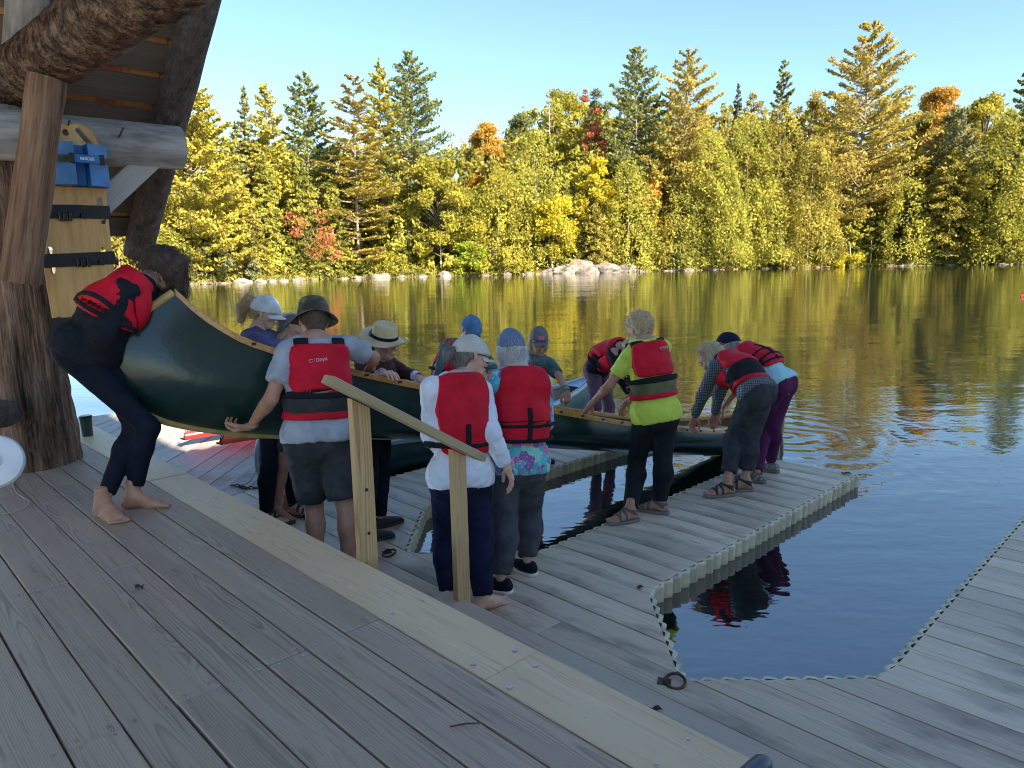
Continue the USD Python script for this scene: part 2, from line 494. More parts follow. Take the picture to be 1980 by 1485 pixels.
def plant(u, vtop, kind, leaf, hw, label, group=None, inland=4.0, bare=0.12, dens=1.0, size=None, name=None, cat='tree', seed=None):
    """A tree whose foot stands inland metres behind the shore along the line of sight of column u, as tall as reaches row vtop."""
    xy = shore_point(u, inland)
    z0 = float(hill_z(u, inland)) - 0.3
    dep = depth_of((*xy, 0))
    top = at_d(u, vtop, dep)[2]
    h = top - z0
    R = hw * dep / FPX
    rng = np.random.default_rng(seed if seed is not None else int(u * 7 + vtop * 13 + hw))
    crown, trunk = grow(kind, h, R, rng, dens, bare, size or {'cedar': 0.33, 'maple': 0.34, 'sparse': 0.30, 'shrub': 0.34}.get(kind, 0.40))
    nm = name or {'pine': 'pine_tree', 'plate_pine': 'pine_tree', 'spruce': 'spruce_tree', 'hemlock': 'hemlock_tree', 'cedar': 'cedar_tree', 'maple': 'maple_tree', 'sparse': 'maple_tree', 'shrub': 'shore_shrub'}[kind]
    t = thing(nm, label, cat, (xy[0], xy[1], z0), rng.uniform(0, 6.28), group)
    obj('crown', crown, LEAF[leaf], t)
    obj('trunk', trunk, BARK if kind in ('pine', 'plate_pine', 'cedar') else BARKD, t, smooth=True)
    return t


TREES = [
 # u, vtop, kind, leaf, half width, label, inland, bare, dens
 (384, 163, 'pine', 'gold_pine', 112, 'big golden yellow pine at the left, beside the log roof edge', 3.5, 0.03, 1.35),
 (338, 158, 'pine', 'pale_pine', 60, 'pale pine peeping out between the roof log and the golden pine', 16, 0.1, 1.0),
 (486, 182, 'spruce', 'pale_pine', 44, 'thin greyish conifer right of the big golden pine', 12, 0.1, 1.2),
 (536, 183, 'pine', 'gold_pine', 58, 'yellow green pine between the greyish conifer and the green pine', 10, 0.1, 1.0),
 (608, 158, 'pine', 'green_pine', 72, 'green round-topped pine with open sky on both sides, left of the orange pine', 14, 0.15, 1.0),
 (694, 163, 'plate_pine', 'orange_pine', 86, 'orange tinged pine with flat separate tiers and a bare trunk to the shore', 3.0, 0.08, 1.0),
 (746, 134, 'pine', 'gold_pine', 62, 'slim gold green pine between the orange tiered pine and the tallest green pine', 11, 0.15, 1.0),
 (806, 123, 'pine', 'green_pine', 98, 'tall green pine with long rising boughs, left of the gap in the treeline', 14, 0.15, 0.95),
 (590, 300, 'hemlock', 'hemlock', 66, 'dark green hemlock standing behind the red maple', 5, 0.03, 1.1),
 (520, 300, 'hemlock', 'cedar', 56, 'olive hemlock right of the big golden pine, above the grey shrubs', 6, 0.04, 1.0),
 (470, 330, 'hemlock', 'gold_cedar', 60, 'golden hemlock low in front of the greyish conifer', 3, 0.03, 1.1),
 (648, 350, 'hemlock', 'hemlock', 44, 'green hemlock left of the bare pale pine trunk', 3, 0.03, 1.0),
 (600, 392, 'sparse', 'red', 62, 'thin scarlet maple at the waterside, left of the orange tiered pine', 1.8, 0.05, 0.30),
 (852, 300, 'maple', 'olive', 72, 'broad yellow green broadleaf tree right of the orange tiered pine', 3.5, 0.05, 1.1),
 (790, 350, 'hemlock', 'hemlock', 40, 'dim green hemlock in the shade behind the tiered pine', 9, 0.03, 1.0),
 (908, 468, 'shrub', 'lime', 46, 'bright lime green bush overhanging the water beside the boulders', 0.8, 0.0, 1.3),
 (965, 330, 'cedar', 'olive', 60, 'olive cedar below the small orange maple', 5, 0.02, 1.0),
 (944, 232, 'maple', 'orange', 46, 'orange maple on the skyline right of the gap in the trees', 34, 0.2, 1.0),
 (1012, 212, 'maple', 'green_pine', 44, 'green broadleaf crown on the hill right of the orange skyline maple', 40, 0.1, 1.0),
 (1092, 172, 'maple', 'olive', 48, 'olive rounded crown on the hilltop behind the dead grey conifer', 48, 0.1, 1.0),
 (1130, 170, 'maple', 'red', 22, 'small crimson crown on the hilltop skyline', 60, 0.2, 1.0),
 (1160, 176, 'maple', 'green_pine', 40, 'green crown on the skyline right of the crimson one', 50, 0.1, 1.0),
 (1150, 208, 'maple', 'red', 27, 'narrow red orange maple left of the tall dark green pine', 20, 0.3, 1.1),
 (1228, 110, 'pine', 'green_pine', 78, 'tall dark green pine rising above the wooded hill, left of the amber one', 14, 0.2, 1.05),
 (1318, 118, 'pine', 'orange_pine', 92, 'tall amber pine rising above the wooded hill, right of the dark green one', 12, 0.2, 1.05),
 (1040, 265, 'cedar', 'cedar', 62, 'large olive cedar left of the bright yellow waterside tree', 6, 0.02, 1.1),
 (1076, 372, 'maple', 'yellow', 60, 'bright yellow broadleaf tree leaning over the pale rock ledge', 2.2, 0.12, 1.0),
 (1150, 305, 'maple', 'yellow', 40, 'yellow orange tree halfway up, below the narrow red maple', 8, 0.2, 0.9),
 (1215, 320, 'cedar', 'cedar', 58, 'feathery olive cedar behind the pale rock ledge', 4, 0.02, 1.1),
 (1270, 330, 'maple', 'orange', 46, 'orange yellow maple below the tall amber pine', 8, 0.15, 0.9),
 (1150, 395, 'hemlock', 'gold_cedar', 56, 'low golden hemlock just above the pale rock ledge', 3, 0.02, 1.0),
 (1368, 262, 'cedar', 'cedar', 62, 'broad green cedar at the right foot of the amber pine', 4, 0.03, 1.2),
 (1310, 380, 'cedar', 'hemlock', 52, 'darker cedar in front, below the orange yellow maple', 3, 0.03, 1.1),
 (1440, 236, 'cedar', 'cedar', 66, 'first tall cedar of the dense cedar wall by the right shore', 4.5, 0.03, 1.2),
 (1500, 135, 'pine', 'green_pine', 34, 'slender green pine tip poking above the cedar wall', 22, 0.2, 1.1),
 (1418, 176, 'spruce', 'dark_spruce', 24, 'small dark spruce on the skyline above the cedar wall', 40, 0.1, 1.2),
 (1450, 180, 'maple', 'orange_pine', 30, 'brownish crown on the skyline right of the small dark spruce', 42, 0.1, 0.9),
 (1500, 216, 'cedar', 'gold_cedar', 58, 'golden cedar in the middle of the dense cedar wall', 5, 0.03, 1.2),
 (1400, 330, 'cedar', 'cedar', 52, 'shorter cedar at the front of the cedar wall with a twisted pale trunk', 2.5, 0.05, 1.2),
 (1550, 172, 'maple', 'orange_pine', 44, 'amber crown on the skyline left of the giant pine', 26, 0.1, 1.0),
 (1560, 280, 'cedar', 'gold_cedar', 60, 'yellow cedar just left of the giant pine trunk', 3.5, 0.03, 1.2),
 (1480, 350, 'cedar', 'cedar', 50, 'low bushy cedar between the golden and the yellow cedar', 2.5, 0.05, 1.2),
 (1650, 68, 'pine', 'orange_pine', 118, 'giant amber pine, the tallest tree, with upswept boughs on its right side', 8, 0.16, 1.15),
 (1690, 395, 'hemlock', 'hemlock', 52, 'green hemlock standing under the giant pine', 5, 0.05, 1.0),
 (1640, 372, 'hemlock', 'cedar', 44, 'yellow green hemlock in front of the giant pine trunk', 5.5, 0.05, 1.0),
 (1796, 172, 'maple', 'orange', 60, 'orange maple crown on the skyline right of the giant pine', 30, 0.15, 1.2),
 (1884, 184, 'maple', 'olive', 56, 'olive and amber crown on the skyline near the right edge', 30, 0.15, 1.2),
 (1832, 216, 'pine', 'pale_pine', 70, 'pale green pine below the orange skyline maple', 14, 0.1, 1.0),
 (1830, 292, 'hemlock', 'gold_cedar', 98, 'wide golden hemlock with drooping tiers right of the giant pine', 4, 0.03, 1.2),
 (1750, 350, 'cedar', 'cedar', 54, 'olive cedar between the giant pine and the wide golden hemlock', 4, 0.03, 1.1),
 (1968, 128, 'pine', 'green_pine', 62, 'green conifer cut by the right edge of the view', 8, 0.1, 1.1),
 (1925, 235, 'cedar', 'olive', 60, 'olive cedar at the right, left of the conifer at the edge', 5, 0.03, 1.2),
 (1960, 330, 'cedar', 'cedar', 56, 'low cedar at the far right shore', 3, 0.03, 1.2),
 (410, 470, 'shrub', 'grey_shrub', 50, 'greyish waterside shrubs under the big golden pine', 0.6, 0.0, 1.2),
 (470, 492, 'shrub', 'grey_shrub', 36, 'low greyish shrub behind the shore boulders, right of the larger grey one', 0.8, 0.0, 1.0),
 (330, 440, 'shrub', 'hemlock', 60, 'green bushes at the water behind the head of the barefoot woman', 1.5, 0.0, 1.1),
 (1642, 492, 'shrub', 'yellow', 40, 'low yellow grass tuft on the bank under the giant pine', 0.3, 0.0, 1.2),
 (700, 505, 'shrub', 'hemlock', 36, 'low green bush at the foot of the tiered pine', 1.6, 0.0, 1.0),
 (760, 490, 'shrub', 'olive', 44, 'low olive bush behind the boulders right of the tiered pine', 2.0, 0.0, 1.0),
 (985, 478, 'shrub', 'olive', 50, 'olive bush on the shore left of the yellow tree', 1.5, 0.0, 1.1),
]
for (u, vt, kind, leaf, hw, label, inl, bare, dens) in TREES:
    plant(u, vt, kind, leaf, hw, label, inland=inl, bare=bare, dens=dens, cat='shrub' if kind == 'shrub' else 'tree')

# the trees that fill the slope behind those; nothing tells one apart from the next of its kind
SKY_U = [-300, 300, 420, 480, 560, 640, 720, 780, 860, 900, 960, 1040, 1100, 1250, 1400, 1560, 1700, 1800, 1900, 1990, 2300]
SKY_V = [240, 215, 245, 250, 260, 270, 262, 270, 300, 272, 250, 205, 186, 196, 205, 205, 205, 190, 205, 215, 205]
rng0 = np.random.default_rng(11)
FILL = {'cedar': ('cedar', 'olive green cedar filling the far wooded slope', 'cedars filling the far wooded slope'),
        'gold_cedar': ('cedar', 'yellowish cedar filling the far wooded slope', 'yellowish cedars filling the far wooded slope'),
        'hemlock': ('hemlock', 'green hemlock filling the far wooded slope', 'hemlocks filling the far wooded slope'),
        'olive': ('maple', 'olive broadleaf tree filling the far wooded slope', 'olive broadleaf trees filling the far wooded slope')}
for row, (inl, dv, hw, gap) in enumerate(((9, 128, 54, 50.0), (17, 74, 54, 50.0), (27, 34, 52, 48.0), (40, 8, 50, 46.0), (56, -6, 48, 46.0))):
    for u in np.arange(240 + row * 13, 2040, gap):
        u = u + rng0.uniform(-14, 14)
        leaf = ['cedar', 'gold_cedar', 'hemlock', 'olive'][int(rng0.choice(4, p=[0.34, 0.22, 0.20, 0.24] if row < 3 else [0.22, 0.16, 0.12, 0.50]))]
        vt = np.interp(u, SKY_U, SKY_V) + dv + rng0.uniform(0, 30)
        kind, label, grp = FILL[leaf]
        plant(u, vt, kind, leaf, hw * rng0.uniform(0.85, 1.25), label, grp, inland=inl + rng0.uniform(-3, 3), bare=0.05, dens=0.29, size=0.62, seed=int(u * 3 + row * 1000))

# bushes and ferns too many to count, down to the water
ru = np.random.default_rng(77)
UC = []
for k in range(2600):
    u = ru.uniform(250, 2050); inl = ru.uniform(0.3, 5.0) ** 1.0
    if 1040 < u < 1225 and inl < 3.2:
        continue
    xy = shore_point(u, inl); z = float(hill_z(u, inl))
    n_ = ru.integers(5, 12); hh_ = ru.uniform(0.3, 1.0) * (0.5 + 0.35 * inl)
    UC.append(np.c_[xy[0] + ru.normal(0, 0.45, n_), xy[1] + ru.normal(0, 0.45, n_), z + ru.uniform(0, 1, n_) * hh_])
tag(obj('shore_undergrowth', faces_at(np.vstack(UC), ru, 0.36, 0.2), LEAF['hemlock']), 'low green and yellowish bushes and ferns lining the far shore under the trees', 'undergrowth', None, 'stuff')

# a dead conifer
xy = shore_point(1065, 30); z0 = float(hill_z(1065, 30)) - 0.3
hh = at_d(1065, 186, depth_of((*xy, 0)))[2] - z0
rng = np.random.default_rng(5)
t = thing('dead_conifer', 'bare grey dead conifer standing on the hill left of the crimson crown', 'tree', (*xy, z0))
m = MB()
for k in range(70):
    z = hh * rng.uniform(0.3, 0.98); L = 3.6 * (1 - z / hh) ** 0.7 * rng.uniform(0.6, 1.1) + 0.3; a = rng.uniform(0, 6.28)
    m.add(*tube(np.array([(0, 0, z), (L * 0.5 * math.cos(a), L * 0.5 * math.sin(a), z + 0.05 * L), (L * math.cos(a), L * math.sin(a), z + 0.25 * L)]), [0.05, 0.04, 0.015], 3, caps=False))
obj('trunk', tube(np.array([(0, 0, 0), (0, 0, hh * 0.5), (0, 0, hh)]), [0.3, 0.18, 0.03], 7), DEADWOOD, t, smooth=True)
obj('branches', m.get(), DEADWOOD, t)

# bare trunks standing at the water's edge
for u, v0, v1, lean, lab in ((1438, 512, 478, 10, 'leaning grey trunk at the waterline, leftmost of the bare trunks under the cedar wall'), (1512, 511, 482, -12, 'forked grey trunk bare at the waterline under the golden cedar'), (1527, 511, 480, 8, 'right trunk of the bare pair at the waterline under the golden cedar'),
                             (1683, 508, 455, 2, 'thin pale birch trunk on the bank under the giant pine'), (1642, 505, 470, 1, 'thinnest pale sapling trunk on the grassy bank'), (1070, 512, 470, -14, 'white slanting birch trunk above the pale rock ledge')):
    xy = shore_point(u, 1.2); d = depth_of((*xy, 0)); b = np.r_[xy, hill_z(u, 1.2) - 0.2]; e = at_d(u + lean, v1, d)
    t = thing('bare_trunk', lab, 'tree trunk', b)
    obj('trunk', tube(np.array([(0, 0, 0), (e - b) * 0.5 + (0.15, 0.1, 0), e - b]), [0.22, 0.17, 0.12] if 'thin' not in lab else [0.12, 0.10, 0.07], 7), DEADWOOD, t, smooth=True)

# ------------------------------------------------------------------ shore rocks
g = G('shore_rock')
c, co, r = g.objco()
rn = g.noise(co, 0.9, 6.0, 0.65).fac
cr = g.noise(g.map(co, scale=(0.6, 0.6, 2.2)), 1.4, 5.0, 0.7).fac
col = g.ramp(rn, [(0.3, (0.06, 0.05, 0.04)), (0.5, (0.15, 0.125, 0.10)), (0.7, (0.33, 0.285, 0.23))])
ROCK = g.done(base_color=g.mix(g.rng(cr, 0.62, 0.7), col, (0.10, 0.085, 0.07)), roughness=0.9, normal=g.bump(rn, 0.8, 0.2))


def rock_mesh(rx, ry, rz, seed, sub=3):
    m = trimesh.creation.icosphere(sub)
    v = np.array(m.vertices)
    n = v.copy()
    k = 1 + 0.7 * (meshkit.fbm(n * 1.3 + seed * 7.1, 3, seed) - 0.5) + 0.25 * (meshkit.fbm(n * 4 + seed, 2, seed + 9) - 0.5)
    v = n * k[:, None] * (rx, ry, rz)
    v[:, 2] = np.maximum(v[:, 2], -0.45 * rz)
    return v, np.array(m.faces)


rr = np.random.default_rng(3)
ROCKS = [(465, 532, 22, 14, 'rounded grey boulder on the shore below the grey shrubs'), (500, 541, 13, 7, None), (520, 543, 16, 6, None), (545, 540, 13, 7, None), (430, 545, 18, 5, None), (390, 548, 20, 5, None), (360, 550, 14, 4, None),
         (574, 541, 16, 6, None), (600, 536, 14, 6, None), (660, 536, 13, 6, None), (735, 533, 26, 8, 'wide flat sunlit boulder just right of the tiered pine trunk'), (775, 533, 12, 6, None), (815, 532, 13, 6, None), (858, 530, 17, 10, 'big square sunlit boulder left of the lime green bush'), (690, 536, 12, 5, None),
         (935, 530, 14, 5, None), (980, 529, 12, 5, None), (1020, 527, 16, 6, None), (1240, 524, 14, 5, None), (1290, 523, 15, 4, None), (1330, 522, 13, 5, None), (1380, 521, 11, 4, None), (1300, 522, 10, 5, None), (1746, 512, 10, 5, None), (1760, 513, 12, 4, None), (1842, 511, 10, 4, None), (1940, 510, 12, 5, None), (1970, 510, 11, 4, None), (1900, 511, 10, 4, None), (1600, 515, 14, 4, None), (1480, 518, 13, 3, None)]
for i, (u, v, w, h, lab) in enumerate(ROCKS):
    xy = shore_point(u, -0.3); d = depth_of((*xy, 0)); s = d / FPX
    b = np.r_[xy, Z_WATER]
    o = obj('shore_rock', rock_mesh(w * s * rr.uniform(0.6, 1.0), w * s * 0.8, h * s * rr.uniform(0.4, 1.15), i), ROCK, None, smooth=50, M=np.block([[np.eye(3), b[:, None]], [np.zeros((1, 3)), np.ones((1, 1))]]))
    tag(o, lab or 'weathered grey boulder lying along the far waterline', 'rock', None if lab else 'boulders along the far waterline')
# the pale ledge: several tilted slabs, one thing
t = thing('rock_ledge', 'large pale cracked rock ledge sloping into the water under the yellow tree', 'rock', (*shore_point(1120, 0.0), Z_WATER))
for i, (u, v, w, h) in enumerate(((1085, 520, 36, 11), (1120, 512, 44, 17), (1165, 518, 38, 12), (1205, 521, 30, 9), (1110, 500, 26, 12), (1060, 524, 26, 6))):
    xy = shore_point(u, 0.3 + (524 - v) * 0.1); s = depth_of((*xy, 0)) / FPX
    o = np.r_[xy, Z_WATER] - np.r_[shore_point(1120, 0.0), Z_WATER]
    v_, f_ = rock_mesh(w * s, w * s * 0.7, h * s * 1.5, 40 + i)
    ang = 0.15
    R_ = np.array([[math.cos(ang), 0, -math.sin(ang)], [0, 1, 0], [math.sin(ang), 0, math.cos(ang)]])
    obj('rock_slab', (v_ @ R_.T + o, f_), ROCK, t, smooth=40)
# ------------------------------------------------------------------ wood
def wood(name, light, dark, line=0.55, ring=0.0085, tint=None, var=0.22, bumpy=0.35, rough=0.55, speck=0.5, stain=None, blotch=0.35):
    """Weathered softwood whose boards run along their own x axis: growth rings cut flat (cathedrals), knots, grey bleaching, specks."""
    g = G(name)
    c0, c, r = g.objco()
    s = g.n('separate_xyz', vector=c0)
    slow = g.noise(g.map(c, scale=(0.55, 3.0, 1.0)), 1.0, 2.0, 0.5)
    slow2 = g.noise(g.map(c, scale=(2.2, 9.0, 4.0)), 1.0, 2.0, 0.5).fac
    fine = g.noise(g.map(c, scale=(3.0, 60.0, 20.0)), 1.0, 3.0, 0.65).fac
    vor = g.n('voronoi_texture', vector=g.map(c, scale=(1.15, 4.2, 1.0)), scale=1.0, feature='f1', randomness=1.0)
    knot = g.rng(vor.distance, 0.0, 0.34, 1.0, 0.0)
    knot = g.m('power', knot, 2.2)
    yo = g.m('add', g.m('multiply', g.m('subtract', g.m('fract' if False else 'fraction', g.m('multiply', r, 7.31)), 0.5), 0.12), s.y)
    yy = g.m('add', yo, g.m('multiply', g.m('subtract', slow2, 0.5), 0.018))
    zz = g.m('add', 0.012, g.m('multiply', slow.fac, 0.075))
    d = g.m('sqrt', g.m('add', g.m('multiply', yy, yy), g.m('multiply', zz, zz)))
    d = g.m('add', d, g.m('multiply', knot, 0.030))
    ph = g.m('fraction', g.m('divide', d, ring))
    late = g.ramp(ph, [(0.0, (0, 0, 0)), (0.45, (0.12, 0.12, 0.12)), (0.82, (1, 1, 1)), (0.93, (0.25, 0.25, 0.25)), (1.0, (0, 0, 0))])
    lw = g.n('rgb_to_bw', color=late).val
    fade = g.rng(g.noise(g.map(c, scale=(0.8, 5, 2)), 1.3, 2.0).fac, 0.35, 0.6, 0.35, 1.0)
    lw = g.m('multiply', lw, fade)
    base = g.mix(g.m('multiply', lw, line), light, dark)
    big = g.noise(g.map(c, scale=(0.7, 4.0, 2.0)), 1.6, 4.0, 0.6).fac
    base = g.mix(g.rng(big, 0.35, 0.7, 0.0, blotch), base, tint or light)
    base = g.mix(g.rng(fine, 0.55, 0.75, 0.0, 0.5), base, tuple(x * 0.62 for x in dark))
    core = g.rng(vor.distance, 0.03, 0.10, 1.0, 0.0)
    base = g.mix(g.m('multiply', core, 0.6), base, tuple(x * 0.75 for x in dark))
    sp = g.n('voronoi_texture', vector=c, scale=24.0, feature='f1')
    base = g.mix(g.m('multiply', g.rng(sp.distance, 0.05, 0.09, 1.0, 0.0), speck * 0.0 + g.m('multiply', g.rng(g.n('separate_color', color=sp.color).r, 0.86, 0.9), speck) if False else g.m('multiply', g.rng(g.n('separate_color', color=sp.color).r, 0.88, 0.9), speck)), base, (0.02, 0.018, 0.015))
    if stain:
        st = g.noise(g.map(c0, scale=(0.9, 2.2, 1)), 1.1, 4.0, 0.65).fac
        base = g.mix(g.rng(st, 0.50, 0.68, 0.0, 0.85), base, stain)
    tone = g.m('add', 1.0 - var * 0.55, g.m('multiply', r, var))
    base = g.mix(1.0, base, g.n('combine_xyz', x=tone, y=tone, z=tone).vector, 'multiply')
    hgt = g.m('add', g.m('multiply', lw, 0.7), g.m('multiply', fine, 0.6))
    return g.done(base_color=base, roughness=rough, specular_ior_level=0.5, normal=g.bump(hgt, bumpy, 0.0035))


W_DECK = wood('deck_wood', (0.43, 0.325, 0.228), (0.115, 0.085, 0.058), 0.62, ring=0.0062, tint=(0.36, 0.285, 0.205), rough=0.6)
W_EDGE = wood('edge_plank_wood', (0.74, 0.55, 0.325), (0.40, 0.28, 0.145), 0.55, ring=0.0052, tint=(0.62, 0.475, 0.29), var=0.12, rough=0.5)
W_STEP = wood('step_wood', (0.50, 0.40, 0.29), (0.22, 0.17, 0.115), 0.5, tint=(0.40, 0.33, 0.25), var=0.1, rough=0.5)
W_DOCK = wood('dock_wood', (0.70, 0.545, 0.38), (0.26, 0.20, 0.14), 0.5, ring=0.007, tint=(0.54, 0.43, 0.31), var=0.34, stain=(0.17, 0.135, 0.105), blotch=0.6, rough=0.45)
W_DIAG = wood('west_dock_wood', (0.396, 0.341, 0.285), (0.187, 0.145, 0.125), 0.4, tint=(0.312, 0.264, 0.225), var=0.15, stain=(0.16, 0.115, 0.095), blotch=0.5)
W_POST = wood('handrail_wood', (0.56, 0.36, 0.175), (0.24, 0.14, 0.06), 0.75, ring=0.010, tint=(0.46, 0.30, 0.15), var=0.12)
W_RAIL = wood('handrail_cap_wood', (0.44, 0.33, 0.18), (0.20, 0.14, 0.07), 0.7, ring=0.0065, tint=(0.35, 0.27, 0.16), var=0.1, bumpy=0.7)
g = G('dark_frame_wood')
DARKWOOD = g.done(base_color=(0.035, 0.03, 0.025), roughness=0.9)
g = G('galvanised_nail')
NAIL = g.done(base_color=(0.55, 0.55, 0.56), metallic=0.9, roughness=0.35)
g = G('rusty_iron')
IRON = g.done(base_color=g.ramp(g.noise(g.n('texture_coordinate').object, 30, 3).fac, [(0.35, (0.04, 0.035, 0.035)), (0.7, (0.14, 0.08, 0.05))]), metallic=0.6, roughness=0.6)


def board(parent, x0, x1, y0, y1, ztop, th, mat, name='plank', b=0.004):
    """A plank along X with its own origin at its middle."""
    cx, cy = (x0 + x1) / 2, (y0 + y1) / 2
    M = np.eye(4); M[:3, 3] = (cx, cy, ztop)
    return obj(name, slab(x0 - cx, x1 - cx, y0 - cy, y1 - cy, -th, 0, b), mat, parent, M=M)


# ------------------------------------------------------------------ upper deck
rd = np.random.default_rng(21)
deck = tag(UsdGeom.Xform.Define(stage, '/World/deck').GetPrim(), kind='structure')
ROWS = [(1.438, 1.688)] + [(a + 0.0035, b - 0.0035) for a, b in zip((1.280, 1.124, 0.974, 0.820, 0.672, 0.518, 0.366), (1.434, 1.280, 1.124, 0.974, 0.820, 0.672, 0.518))]
y = 0.366
while y > -4.3:
    ROWS.append((y - 0.150, y - 0.0035)); y -= 0.153
XL, XR = -7.7, 0.9
for i, (y0, y1) in enumerate(ROWS):
    if i == 0:
        cuts = [XL, -4.9, -1.645, XR]
    elif i % 2 == 1:
        cuts = [XL, -5.2, -2.245, XR]
    else:
        cuts = [XL, -3.535, -0.35, XR]
    if i > 8:
        cuts = [XL, -3.5 + 0.6 * (i % 3), XR]
    for a, b in zip(cuts[:-1], cuts[1:]):
        dz = rd.uniform(-0.0022, 0.0022)
        yy0, yy1 = y0 + rd.uniform(-0.0012, 0.0012), y1 + rd.uniform(-0.0012, 0.0012)
        board(deck, a + 0.0022, b - 0.0022, yy0, yy1, dz, 0.038, W_EDGE if i == 0 else W_DECK)
fr = MB()
fr.add(*box((XL + XR) / 2, 1.655, -0.20, XR - XL - 0.02, 0.04, 0.30))
for xj in (-7.4, -6.8, -6.1, -5.5, -4.9, -4.2, -3.535, -2.9, -2.245, -1.6, -0.95, -0.3, 0.4):
    fr.add(*box(xj, -1.35, -0.20, 0.045, 5.9, 0.30))
fr.add(*box((XL + XR) / 2, -1.35, -0.44, XR - XL - 0.04, 5.9, 0.15))
tag(obj('deck_frame', fr.get(), DARKWOOD, deck), kind='stuff')
# nail heads at the plank ends and over the joists
nm = MB()
disc = trimesh.creation.cylinder(0.0055, 0.003, sections=8)
for i, (y0, y1) in enumerate(ROWS[:12]):
    for xj in ((-2.245 - 0.03, -2.245 + 0.03, -3.535, -1.0) if i % 2 else (-3.535 - 0.03, -3.535 + 0.03, -2.245, -1.0)):
        for f_ in (0.2, 0.8):
            nm.add(disc.vertices + (xj + rd.uniform(-0.008, 0.008), y0 + (y1 - y0) * f_, 0.0022), disc.faces)
for x_, y_ in ((-1.70, 1.63), (-1.58, 1.61), (-1.74, 1.47), (-1.55, 1.46)):
    nm.add(disc.vertices * (1.9, 1.9, 1.6) + (x_, y_, 0.003), disc.faces)
tag(obj('nails', nm.get(), NAIL, deck), kind='stuff')

# ------------------------------------------------------------------ step between deck and dock
st = thing('stair_step', 'grey two-board wooden step just below the edge of the upper deck', 'step', (0, 0, 0))
SX0 = -2.90
board(st, SX0, 0.9, 1.72, 1.985, Z_TREAD, 0.04, W_STEP, 'tread')
board(st, SX0 + 0.015, 0.9, 1.992, 2.268, Z_TREAD - 0.002, 0.04, W_STEP, 'tread')
board(st, SX0 + 0.02, 0.9, 2.20, 2.24, Z_TREAD - 0.045, 0.2, W_STEP, 'riser')
for xs in (SX0 + 0.1, -1.4, 0.3):
    obj('stringer', box(xs, 1.96, Z_TREAD - 0.15, 0.05, 0.44, 0.2), DARKWOOD, st)

# ------------------------------------------------------------------ floating dock with finger piers
from shapely.geometry import Polygon, box as sbox
from shapely.ops import unary_union
from shapely import affinity
SLIPS = (-6.29, -4.00, -1.745)
HW = 0.675
Y_END = 6.74


def slip_poly(cx, grow_=0.0):
    w = HW + grow_
    return Polygon([(cx, 2.79 - grow_ * 1.41), (cx + w, 3.47 - grow_ * 0.41), (cx + w, 9), (cx - w, 9), (cx - w, 3.47 - grow_ * 0.41)])


dock = thing('floating_dock', 'weathered grey plank floating dock with finger piers and cream ribbed edges', 'dock')
whole = Polygon([(-11.2, 1.74), (2.2, 1.74), (2.2, Y_END), (-11.2, Y_END)])
for cx in SLIPS:
    whole = whole.difference(slip_poly(cx, 0.012))
MITRE = Polygon([(-12, 1), (-5.75, 1), (-6.29, 2.79), (-6.29, 9), (-12, 9)])
main = whole.difference(MITRE.buffer(0.004))
west = whole.intersection(MITRE)


def lay(region, pitch, angle, mat, o, joints, name='plank'):
    """Planks of one direction cut to the outline of the region, each a part of its own."""
    reg = affinity.rotate(region, -angle, origin=(0, 0))
    x0, y0, x1, y1 = reg.bounds
    k = 0
    y = y0 - o
    rows = []
    while y < y1:
        rows.append((y, y + pitch)); y += pitch
    Rm = np.array([[math.cos(math.radians(angle)), -math.sin(math.radians(angle))], [math.sin(math.radians(angle)), math.cos(math.radians(angle))]])
    for ri, (a, b) in enumerate(rows):
        js = sorted(joints(ri)) if joints else []
        xs = [x0 - 1] + js + [x1 + 1]
        for xa, xb in zip(xs[:-1], xs[1:]):
            part = reg.intersection(sbox(xa + 0.0025, a + 0.0045, xb - 0.0025, b - 0.0045))
            for pg in getattr(part, 'geoms', [part]):
                if pg.geom_type != 'Polygon' or pg.area < 0.004:
                    continue
                pts = np.array(pg.convex_hull.exterior.coords)[:-1]
                if pg.exterior.is_ccw is False:
                    pts = pts[::-1]
                area = 0.5 * np.sum(pts[:, 0] * np.roll(pts[:, 1], -1) - np.roll(pts[:, 0], -1) * pts[:, 1])
                if area < 0:
                    pts = pts[::-1]
                c = pts.mean(0)
                v, f = prism(pts - c, -0.036, 0.0, 0.0035)
                M = np.eye(4); M[:2, :2] = Rm; M[:2, 3] = Rm @ c; M[2, 3] = Z_DOCK + rd.uniform(-0.0025, 0.0025)
                obj(name, (v, f), mat, dock, M=M)
                k += 1
    return k


# rows are set so that the gaps fall at Y = 2.62, 2.83, 3.03, 3.21 ... as in the photograph
K = lay(main, 0.2035, 0.0, W_DOCK, 0.145, lambda r: [-5.9 + 1.9 * (r % 2) + 0.3 * (r % 3), -2.55 + 0.9 * ((r + 1) % 2), -0.2] if r < 6 else [])
K += lay(west, 0.2035, 135.0, W_DIAG, 0.05, None)

# cream ribbed skirts of the floats
g = G('cream_float_plastic')
c = g.n('texture_coordinate').object
sz = g.n('separate_xyz', vector=c).z
dirt = g.noise(g.map(c, scale=(6, 6, 1.5)), 1.5, 4.0, 0.65).fac
low = g.rng(sz, Z_WATER - 0.02, Z_WATER + 0.035, 0.75, 0.0)
FLOAT = g.done(base_color=g.mix(g.m('maximum', low, g.rng(dirt, 0.42, 0.72, 0.0, 0.75)), (0.72, 0.62, 0.43), (0.22, 0.20, 0.12)), roughness=0.5, subsurface_weight=0.0)


